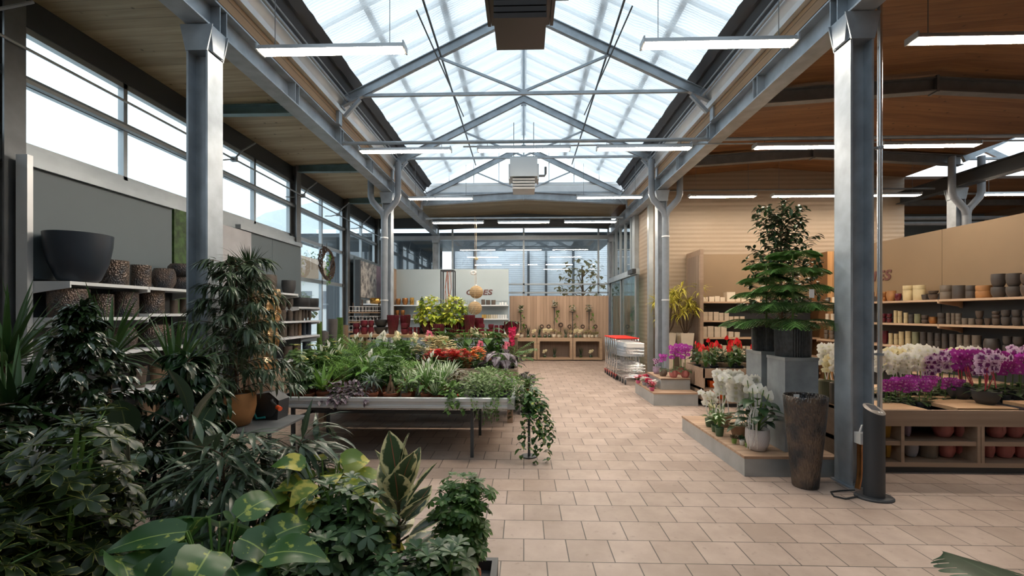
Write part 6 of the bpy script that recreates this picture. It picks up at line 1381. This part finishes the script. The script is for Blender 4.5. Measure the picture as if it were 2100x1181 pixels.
mleaf(b0, tip, .19); mleaf(V((.25,.2,.62)), V((.62,.35,.55)), .18); mleaf(V((.2,-.2,.6)), V((.5,-.5,.5)), .18); ms_.tube([(0,0,.3),(.12,.1,.5),(.25,.2,.62)], .008, 6); ms_.tube([(0,0,.3),(.1,-.1,.5),(.2,-.2,.6)], .008, 6)
one('monstera', 'dark split leaf of a monstera reaching in at the lower right corner', 'plant', bigpot(.16,.32,'charcoal')+[('leaf_stalk', ms_, M['stem_green']), ('foliage', mf, M['lf_monstera'])], (2.66,1.86,0))
# ---------------- pines and fig on and behind the pedestals
rp = lambda: bigpot(.165,.285,'ash_pot','cyl',.09,46)
AVOID[:] = [(.16,.42,-.61,-.33)]
one('norfolk_pine', 'tiered soft needled pine in a dark ribbed pot on the nearer pedestal', 'plant', norfolk(.80,.5,5,.28,rp()), (2.815,4.85,1.156))
AVOID[:] = []
one('norfolk_pine', 'tiered soft needled pine in a dark ribbed pot on the rear pedestal', 'plant', norfolk(.72,.46,5,.26,[('pot', potmb('cyl',.15,.265,96,.09,46), M['ash_pot']), ('soil', MB().lathe([(.135,.24),(1e-4,.245)], 20), M['soil'])]), (2.78,5.3,1.179), .5)
one('weeping_fig', 'tall airy weeping fig rising behind the two pines', 'plant', ficus(2.7,.85,64,34,.11,.05,.35,'lf_dark',.6,.38,.022,bigpot(.22,.4,'charcoal'),.3,1.2,'ell',.8,(1.1,.6)), (3.86,6.95,0), .4)
# tag on the pine
solo('plant_tag', MB().box(2.70,4.385,1.75,2.745,4.388,1.83), M['white'], 'white hanging price tag among the pine needles', 'tag', smooth=False)
# ---------------- yellow dracaenas in the white planters
for x, lb, sd_ in ((3.5,'yellow striped dracaena left of the far right column',1),(3.93,'yellow striped dracaena right of the far right column',2)):
    R.seed(sd_); ps = [('soil', MB().lathe([(.14,1.05),(1e-4,1.06)], 16), M['soil'])]; stt = MB(); fo = MB()
    for k in range(9):
        a = k*2.4; q = U(.12,.36); e = V((q*math.cos(a), q*math.sin(a), 1.13+U(.45,1.15))); stt.tube([(0,0,1.05), (q*.4*math.cos(a), q*.4*math.sin(a), 1.3), e], .011, 6)
        for i in range(26):
            el = U(-.5,1.2); b = i*2.4; fo.leaf(e+V((0,0,U(-.14,.02))), (math.cos(b)*math.cos(el), math.sin(b)*math.cos(el), math.sin(el)), .3*U(.8,1.1), .036, 4, 2, .9, .3, 'lance')
    one('dracaena', lb, 'plant', ps+[('stems', stt, M['bark']), ('foliage', fo, M['lf_song'])], (x,11.2,.002))
# ---------------- red flamingo flowers in the second unit
R.seed(31); TZ = .66-.0895
an = [(3.2,8.1),(3.42,8.28),(3.62,8.08),(3.85,8.25),(4.08,8.06),(3.22,8.55),(3.55,8.62),(3.9,8.6),(4.25,8.5)]
for i, (x, y) in enumerate(an): place('anth_red', 'flamingo_flower', 'red flamingo flower in the unit tray, %s in its %s row' % (nth(i if i < 5 else i-5, 5 if i < 5 else 4), 'front' if i < 5 else 'rear'), 'plant', (x,y,TZ), U(0,6), U(.95,1.15), 'red flamingo flowers in the unit')
for i, (x, y) in enumerate(((4.4,8.1),(4.65,8.3),(4.45,8.65))): place('croton_small', 'croton', 'yellow green leafy plant at the right end of the flamingo flower tray, %s' % ('front one','right one','rear one')[i], 'plant', (x,y,TZ), i, 1.5, 'yellow green plants in the unit')
# ---------------- stepped stand near the carts
R.seed(41); pkp = lambda m='pink_pot': [('pot', potmb('belly', .075, .135, 56, .09, 12), M[m])]
proto('orc_purple', orchid(.55,4,7,'petal_purple',.12,.042,.10,pkp(),.2,'petal_white',None,-1.9)); proto('orc_purple_g', orchid(.34,2,7,'petal_purple',.12,.03,.10,pkp('taupe_pot'),.16,'petal_white',None,-1.9)); proto('orc_lilac_s', orchid(.22,2,6,'petal_lilac',.1,.028,.1,pkp('mauve_pot'),.12,'petal_deep',None,-1.9))
zt = .4305
for u, Y, k, lb in ((1381,8.42,'orc_purple','purple orchid in a pink ribbed pot, left of the pair on the upper step'),(1405,8.42,'orc_purple','purple orchid in a pink ribbed pot, right of the pair on the upper step'),(1396,8.85,'orc_purple','purple orchid at the back of the upper step'),(1360,8.62,'orc_purple_g','smaller purple orchid in a green grey pot on the upper step'),(1347,8.95,'orc_lilac_s','little lilac orchid in a mauve pot at the left of the upper step')):
    place(k, 'orchid', lb, 'plant', (xu(u,Y), Y, zt), U(-.3,.3), 1.0)
R.seed(43)
for nm, fm, pm in (('pinkpot','petal_pink','rose_pot'),('pinkw','petal_white','blue_grey_pot'),('pinkh','petal_hot','mauve_pot')): proto('cam_'+nm, cluster(bigleaf(14,.07,.05,.035,'lf_mid',.07,'ell',(.1,.9),1,.5,2,2,terra(.075,.055,pm),.07), .06, .08, .1, fm, 14, .018))
for u, Y, k, lb in ((1309,9.05,'cam_pinkpot','small pink pot of flowers at the far end of the lower step'),(1322,8.8,'cam_pinkw','small white flowered pot on the lower step'),(1331,8.55,'cam_pinkh','small hot pink flowered pot on the lower step'),(1326,9.1,'cam_pinkh','pink flowered pot behind the white one on the lower step'),(1340,8.42,'cam_pinkw','white and pink flowered pot on the lower step beside the upper step'),(1337,8.18,'cam_pinkpot','little pink flowered pot at the near corner of the lower step')):
    place(k, 'flower_pot', lb, 'plant', (min(2.42, xu(u,Y)), Y, .2255), U(0,6), .9, 'small flower pots on the lower step')
# ---------------- white plants on the platform
R.seed(51); PZ = .2005
wrapm = mat('kraft_wrap', (.33,.21,.13), .7, 0, .2, 12)
one('orchid', 'large white orchid with trailing ribbons in a brown wrapped pot', 'plant', orchid(.72,5,13,'petal_white',.13,.06,.12,[('pot', potmb('flare', .11, .15, 20), wrapm)],.22,'petal_cream','ribbon',-1.9), (2.42,5.2,PZ))
one('orchid', 'large white orchid with ribbons behind the wrapped one', 'plant', orchid(.7,5,12,'petal_white',.13,.06,.12,[('pot', potmb('flare', .1, .15, 20), wrapm)],.22,'petal_cream','ribbon',-1.7), (2.48,5.72,PZ))
one('orchid', 'small white orchid with ribbon at the back left of the platform', 'plant', orchid(.42,2,7,'petal_white',.1,.045,.12,[('pot', potmb('taper', .06, .1, 18), M['green_pot'])],.15,'petal_cream','ribbon',-2.2), (2.31,5.72,PZ))
one('flowering_plant', 'small white flowered plant in a dark green pot on the platform', 'plant', bigleaf(18,.18,.09,.045,'lf_whitevar',.1,'ell',(.1,1),1,.6,3,2,[('pot', potmb('taper', .05, .1, 18), M['green_pot'])],.1,flowers=(7,'petal_white','anth')), (2.24,5.28,PZ))
one('flowering_plant', 'small cream flowered plant beside the dark green potted one', 'plant', bigleaf(14,.2,.09,.04,'lf_mid',.08,'ell',(.1,1),1,.6,3,2,[('pot', potmb('taper', .05, .08, 18), M['green_pot'])],.1,flowers=(5,'petal_cream','anth')), (2.27,5.46,PZ))
def basketmat():
    t = NT('woven_white'); b = t.b; uv = t.n('UVMap'); ck = t.n('TexChecker', i_Scale=1.0); mp = t.n('Mapping', i_Scale=(84,34,1)); t.l(uv.outputs[0], mp.inputs[0]); t.l(mp.outputs[0], ck.inputs[0])
    bp = t.n('Bump', i_Strength=.9, i_Distance=.01); t.l(ck.outputs[1], bp.inputs['Height']); t.l(bp.outputs[0], b.inputs['Normal']); ck.inputs[1].default_value = (.66,.63,.63,1); ck.inputs[2].default_value = (.56,.52,.53,1); t.l(ck.outputs[0], b.inputs['Base Color']); b.inputs['Roughness'].default_value = .6; return t.m
rbn = MB()
for k in range(7):
    x = -.125+.014*k+U(-.004,.004); rbn.tube([(x*.7-.01,-.09,.46),(x-.02,-.13,.38+U(-.02,.02)),(x-.02+U(-.02,.01),-.135,.2),(x-.03+U(-.03,.01),-.13,.02+U(0,.08))], .0032, 4)
R.seed(53); one('flamingo_flower', 'white flamingo flower in a white woven basket pot with ribbons', 'plant', bigleaf(26,.38,.17,.12,'lf_dark',.17,'heart',(.1,.9),1,.9,5,4,[('basket_pot', potmb('egg', .115, .22, 44), basketmat()), ('soil', MB().lathe([(.1,.19),(1e-4,.2)], 16), M['soil'])],.17,flowers=(7,'petal_white','anth'))+[('ribbon', rbn, M['ribbon'])], (2.40,4.75,PZ))
for i, (x, y, lb) in enumerate(((2.27,4.98,'tiny dark succulent in a green pot, left of three on the platform'),(2.33,4.93,'tiny dark succulent in a white pot, middle of three on the platform'),(2.345,4.84,'tiny round cactus in a green pot, right of three on the platform'))):
    one('succulent', lb, 'plant', [('pot', potmb('taper', .028, .05, 18), M['white' if i == 1 else 'lime_pot'])]+([('stem', MB().ball((0,0,.075), .032, 14, 8, 1.1), M['lf_dark'])] if i == 2 else rosette(26,.05,.02,'lf_bronze' if i == 0 else 'lf_dark',.05,(.1,1.4),.1,2,'ell')), (x,y,PZ))
# ---------------- orchids on the long unit
R.seed(61); OZ = UH-.0895; dk = lambda m='charcoal', r=.06, h=.11: [('pot', potmb('terra', r, h, 18), M[m])]
for i in range(2):
    proto('ow%d' % i, orchid(.62,3,9,'petal_white',.11,.048,.12,dk(),.2,'petal_cream','ribbon' if i == 0 else None,-1.9)); proto('oc%d' % i, orchid(.58,3,9,'petal_cream',.11,.046,.12,dk(),.2,'mustard',None,-1.9))
    proto('ol%d' % i, orchid(.60,3,9,'petal_lilac',.11,.046,.12,dk(),.2,'petal_deep',None,-1.9)); proto('op%d' % i, orchid(.6,3,9,'petal_deep',.11,.044,.12,dk(),.2,'petal_white',None,-1.9)); proto('ov%d' % i, orchid(.56,3,9,'petal_purple',.11,.044,.12,dk(),.2,'petal_deep',None,-1.9))
    proto('om%d' % i, orchid(.29,4,8,'petal_purple',.09,.024,.10,dk('black_soft',.05,.09),.13,'petal_white',None,-1.9))
CN = {'w':'white','c':'cream','l':'lilac eyed','p':'deep purple','v':'purple','m':'small purple'}
def orow(Y, its, rname, z, dx=0):
    n = len(its)
    for i, (u, c) in enumerate(its): place('o%s%d' % (c, i % 2), 'orchid', '%s orchid, %s in the %s of the long unit' % (CN[c], nth(i, n), rname), 'plant', (xu(u,Y), Y+U(-.04,.04), z), U(-.35,.35), U(.92,1.08), 'orchids on the long unit')
orow(5.28, [(1817,'m'),(1835,'m'),(1853,'m'),(1872,'m'),(1893,'m'),(1914,'m'),(1936,'m'),(1958,'m')], 'front row', OZ)
orow(5.08, [(1812,'m'),(1828,'m'),(1846,'m'),(1866,'m'),(1888,'m'),(1908,'m')], 'front edge row', OZ)
orow(5.55, [(1716,'w'),(1808,'w'),(1832,'w'),(1855,'w'),(1880,'w'),(1905,'l'),(1928,'l'),(1950,'w'),(1975,'p'),(2003,'l'),(2030,'l'),(2060,'p'),(2088,'v'),(2120,'v')], 'second row', OZ)
orow(5.85, [(1700,'c'),(1822,'c'),(1848,'w'),(1874,'c'),(1899,'c'),(1922,'c'),(1946,'l'),(1966,'p'),(1990,'p'),(2014,'l'),(2044,'p'),(2074,'l'),(2105,'v')], 'third row', OZ)
orow(6.12, [(1690,'w'),(1835,'w'),(1862,'c'),(1888,'w'),(1912,'c'),(1936,'l'),(1960,'c'),(1984,'w'),(2008,'p'),(2034,'v'),(2062,'v'),(2092,'l')], 'rear row', OZ)
bk = lambda: [('pot', potmb('bowl', .12, .14, 32), M['black_soft'])]
R.seed(63); one('orchid', 'lilac eyed orchid in a big black bowl pot on the wooden top board', 'plant', orchid(.48,4,8,'petal_lilac',.13,.05,.12,bk(),.2,'petal_deep','ribbon_red',-1.9), (xu(2022,4.98), 4.98, UH+.0065))
one('orchid', 'purple orchid in a big black bowl pot left on the wooden top board', 'plant', orchid(.5,3,8,'petal_deep',.13,.045,.12,bk(),.2,'petal_white','ribbon_red',-1.9), (xu(1968,5.3), 5.3, UH+.0065))
for u, Y, m, lb in ((1690,5.15,'olive_pot','tall olive pot left of the near right column'),(1706,4.95,'taupe_pot','tall grey green pot behind the near right column')): put_pot('plant_pot', 'cyl', m, .085, .22, (max(3.36,xu(u,Y)), Y, UH+.0045), lb, None, .05, 24, n=72)
one('ornament_pot', 'patterned paper pot behind the nearer pine', 'pot', [('body', potmb('belly', .09, .2, 28), M['paper'])], (3.42,5.9,OZ))
# ---------------- jars and sticks on and in the open cabinets
R.seed(71); CZ = .7805
jar = lambda r=.06, h=.1: [('jar', MB().lathe([(r*.8,0),(r,.01),(r,h*.8),(r*.85,h)], 14), M['jar_glass']), ('moss', MB().lathe([(1e-4,.006),(r*.75,.006),(r*.9,h*.45),(1e-4,h*.55)], 12), M['moss'])]
proto('jar_grass', jar()+[('foliage', rosette(16,.32,.02,'lf_dark',.06,(.9,1.5),.15,3,'strap')[-1][1], M['lf_dark'])]); proto('jar_orchid', jar()+orchid(.24,2,4,'petal_cream',.06,.04,.1,None,.1,'petal_white',None,-1.6)); proto('jar_pale', [('basket', potmb('egg', .065, .09, 16), M['cream'])]+mound(40,.1,.1,.05,.03,'lf_mid',.07,'ell')[1:]+[('blossoms', cluster([], .07, .06, .1, 'petal_cream', 6, .03)[0][1], M['petal_cream'])])
proto('jar_stick', [('basket', potmb('egg', .06, .1, 16), M['cream']), ('stick', MB().tube([(0,0,.05),(.02,0,.3),(-.01,.02,.5)], .012, 5), M['brown_wood_pot']), ('blossoms', cluster([], .1, .07, .14, 'petal_cream', 5, .035)[0][1], M['petal_cream'])])
proto('disc_stick', [('foot', MB().lathe([(.05,0),(.05,.01),(1e-4,.01)], 12), M['twig']), ('rod', MB().tube([(0,0,.01),(0,0,.3)], .008, 5), M['twig']), ('ring', MB().torus((0,0,.37), .055, .02, 'y', 18, 6), M['twig'])])
JL = {'jar_grass':'green blades in a glass jar','jar_orchid':'cream flowers in a glass jar','jar_pale':'pale basket of cream flowers','jar_stick':'twisted stick with cream flowers','disc_stick':'dark round twig ornament'}
js = [(1070,'jar_stick'),(1083,'jar_grass'),(1095,'jar_orchid'),(1106,'jar_grass'),(1118,'jar_orchid'),(1127,'jar_orchid'),(1136,'jar_stick'),(1147,'jar_pale'),(1160,'jar_grass'),(1171,'jar_stick'),(1181,'jar_orchid'),(1190,'jar_orchid'),(1200,'jar_pale'),(1208,'jar_stick'),(1215,'jar_pale'),(1223,'jar_pale')]
for i, (u, k) in enumerate(js): place(k, 'jar_plant' if 'jar' in k else 'ornament', '%s, %s in the row on the cabinets' % (JL[k], nth(i, len(js))), 'plant', (xu(u,15.62), 15.62, CZ), U(-.5,.5), U(.95,1.15), 'jar plants on the cabinets')
ds = [1077,1111,1125,1150,1168,1195,1221]
for i, u in enumerate(ds): place('disc_stick', 'twig_ornament', 'dark round twig ornament, %s along the wooden cabinets' % nth(i, len(ds)), 'ornament', (xu(u,15.84), 15.84, CZ), 0, 1.15 if u == 1150 else 1.0, 'round twig ornaments')
for i, (u, v, h_) in enumerate(((1068,632,.85),(1137,620,1.02),(1174,630,.86),(1208,628,.88))):
    R.seed(80+i); rod_ = MB().tube([(0,0,.01),(0,0,h_)], .014, 6); g_ = MB(); iv_ = MB(); w_ = MB()
    for k in range(26): g_.leaf((U(-.06,.06),U(-.06,.06),h_+.04+U(0,.2)), rdir(-.3,1), .11, .075, 2, 2, .5, .2, 'heart')
    for k in range(14): iv_.leaf((.1+U(-.05,.05), -.04, h_-.02-.5*U(0,1)), rdir(-1,.2), .1, .075, 2, 2, .5, .2, 'heart')
    for k in range(12): w_.leaf((U(-.07,.07),-.06,h_+.06+U(0,.17)), rdir(-.2,1,-1.57+U(-.8,.8)), .08, .06, 2, 2, .2, .1, 'petal')
    one('ivy_stand', 'ivy and white flowers on a rod stand, %s of four at the fence' % nth(i, 4), 'plant', [('rod', rod_, M['black_soft']), ('dish', MB().lathe([(.03,h_),(.11,h_+.02),(.11,h_+.03),(1e-4,h_+.02)], 14), M['black_soft']), ('foot', MB().lathe([(.05,0),(.05,.012),(1e-4,.012)], 12), M['black_soft']), ('ivy', iv_, M['lf_fresh']), ('foliage', g_, M['lf_mid']), ('blossoms', w_, M['petal_white'])], (xu(u,15.76), 15.76, CZ))
for i, (u, k, lb) in enumerate(((1076,'jar_pale','pale basket plant inside the left cabinet'),(1088,'jar_orchid','glass jar flower inside the left cabinet'),(1117,'jar_orchid','round glass jar inside the middle cabinet, at its left'),(1137,'jar_grass','pale jar with green shoots inside the middle cabinet'),(1191,'jar_grass','pale jar with green shoots inside the right cabinet'),(1212,'jar_orchid','small glass jar inside the right cabinet'))):
    place(k, 'jar_plant', lb, 'plant', (xu(u,15.66), 15.66, .1005), 0, .95)
# outside trees
def tree(name, x, y, h, r, n, lb, m='lf_tree', sd=1):
    R.seed(sd); tr_ = MB().tube([(0,0,0),(.05,0,h*.5),(0,0,h*.9)], .12, 7, .03); f = MB()
    for i in range(9): a = i*2.4; tr_.tube([(0,0,h*(.3+.06*i)), (r*.6*math.cos(a), r*.6*math.sin(a), h*(.45+.06*i))], .03, 5, .008)
    for i in range(n): a = U(0,6.28); e = math.asin(U(-.7,1)); k = U(.3,1)**.5; f.leaf((r*k*math.cos(a)*math.cos(e), r*k*math.sin(a)*math.cos(e), h*.68+h*.34*k*math.sin(e)), rdir(-.9,.9), .28, .2, 2, 2, .4, .2)
    o = one(name, lb, 'tree', [('trunk', tr_, M['bark']), ('crown', f, M[m])], (x,y,-.14))
tree('tree', 2.75, 21.6, 4.4, 1.2, 230, 'sparse autumn tree outside the glass back wall', 'lf_autumn', 3); tree('tree', -15.2, 24.6, 4.6, 1.7, 800, 'leafy tree outside the left windows, beside the wreath', 'lf_tree', 4); tree('tree', -11.9, 23, 3.0, 1.2, 500, 'lower leafy tree outside the left windows', 'lf_tree', 5); tree('tree', -19.5, 42, 7.5, 3, 900, 'taller tree outside behind the white house', 'lf_tree', 6)
# ================================================================ LIGHT AND CAMERA
w = bpy.data.worlds.new('overcast_sky'); sc.world = w; w.use_nodes = True; nt = w.node_tree
bg = nt.nodes['Background']; bg.inputs[1].default_value = 1.95
tc = nt.nodes.new('ShaderNodeTexCoord'); sx = nt.nodes.new('ShaderNodeSeparateXYZ'); nt.links.new(tc.outputs['Generated'], sx.inputs[0])
cr = nt.nodes.new('ShaderNodeValToRGB'); nt.links.new(sx.outputs[2], cr.inputs[0])
cr.color_ramp.elements[0].color = (.80,.88,.95,1); cr.color_ramp.elements[1].color = (.86,.95,1.0,1); cr.color_ramp.elements[1].position = .5
nt.links.new(cr.outputs[0], bg.inputs[0])
cam = bpy.data.cameras.new('camera'); co = bpy.data.objects.new('camera', cam); COL.objects.link(co)
co.location = (0,0,EYE); co.rotation_euler = (PI/2, 0, YAW)
cam.sensor_width = 36; cam.sensor_fit = 'HORIZONTAL'; cam.lens = F/2100*36; cam.clip_start = .05; cam.clip_end = 400
cam.shift_x = (1050-CX)/2100; cam.shift_y = (CY-590.5)/2100
sc.camera = co
vs = sc.view_settings; vs.view_transform = 'Standard'; vs.look = 'None'; vs.gamma = 1; vs.exposure = .3; vs.use_curve_mapping = False
cy_ = sc.cycles; cy_.max_bounces = 7; cy_.diffuse_bounces = 4; cy_.glossy_bounces = 3; cy_.transparent_max_bounces = 10; cy_.sample_clamp_indirect = 4; cy_.sample_clamp_direct = 0
cy_.caustics_reflective = False; cy_.caustics_refractive = False; cy_.use_denoising = True
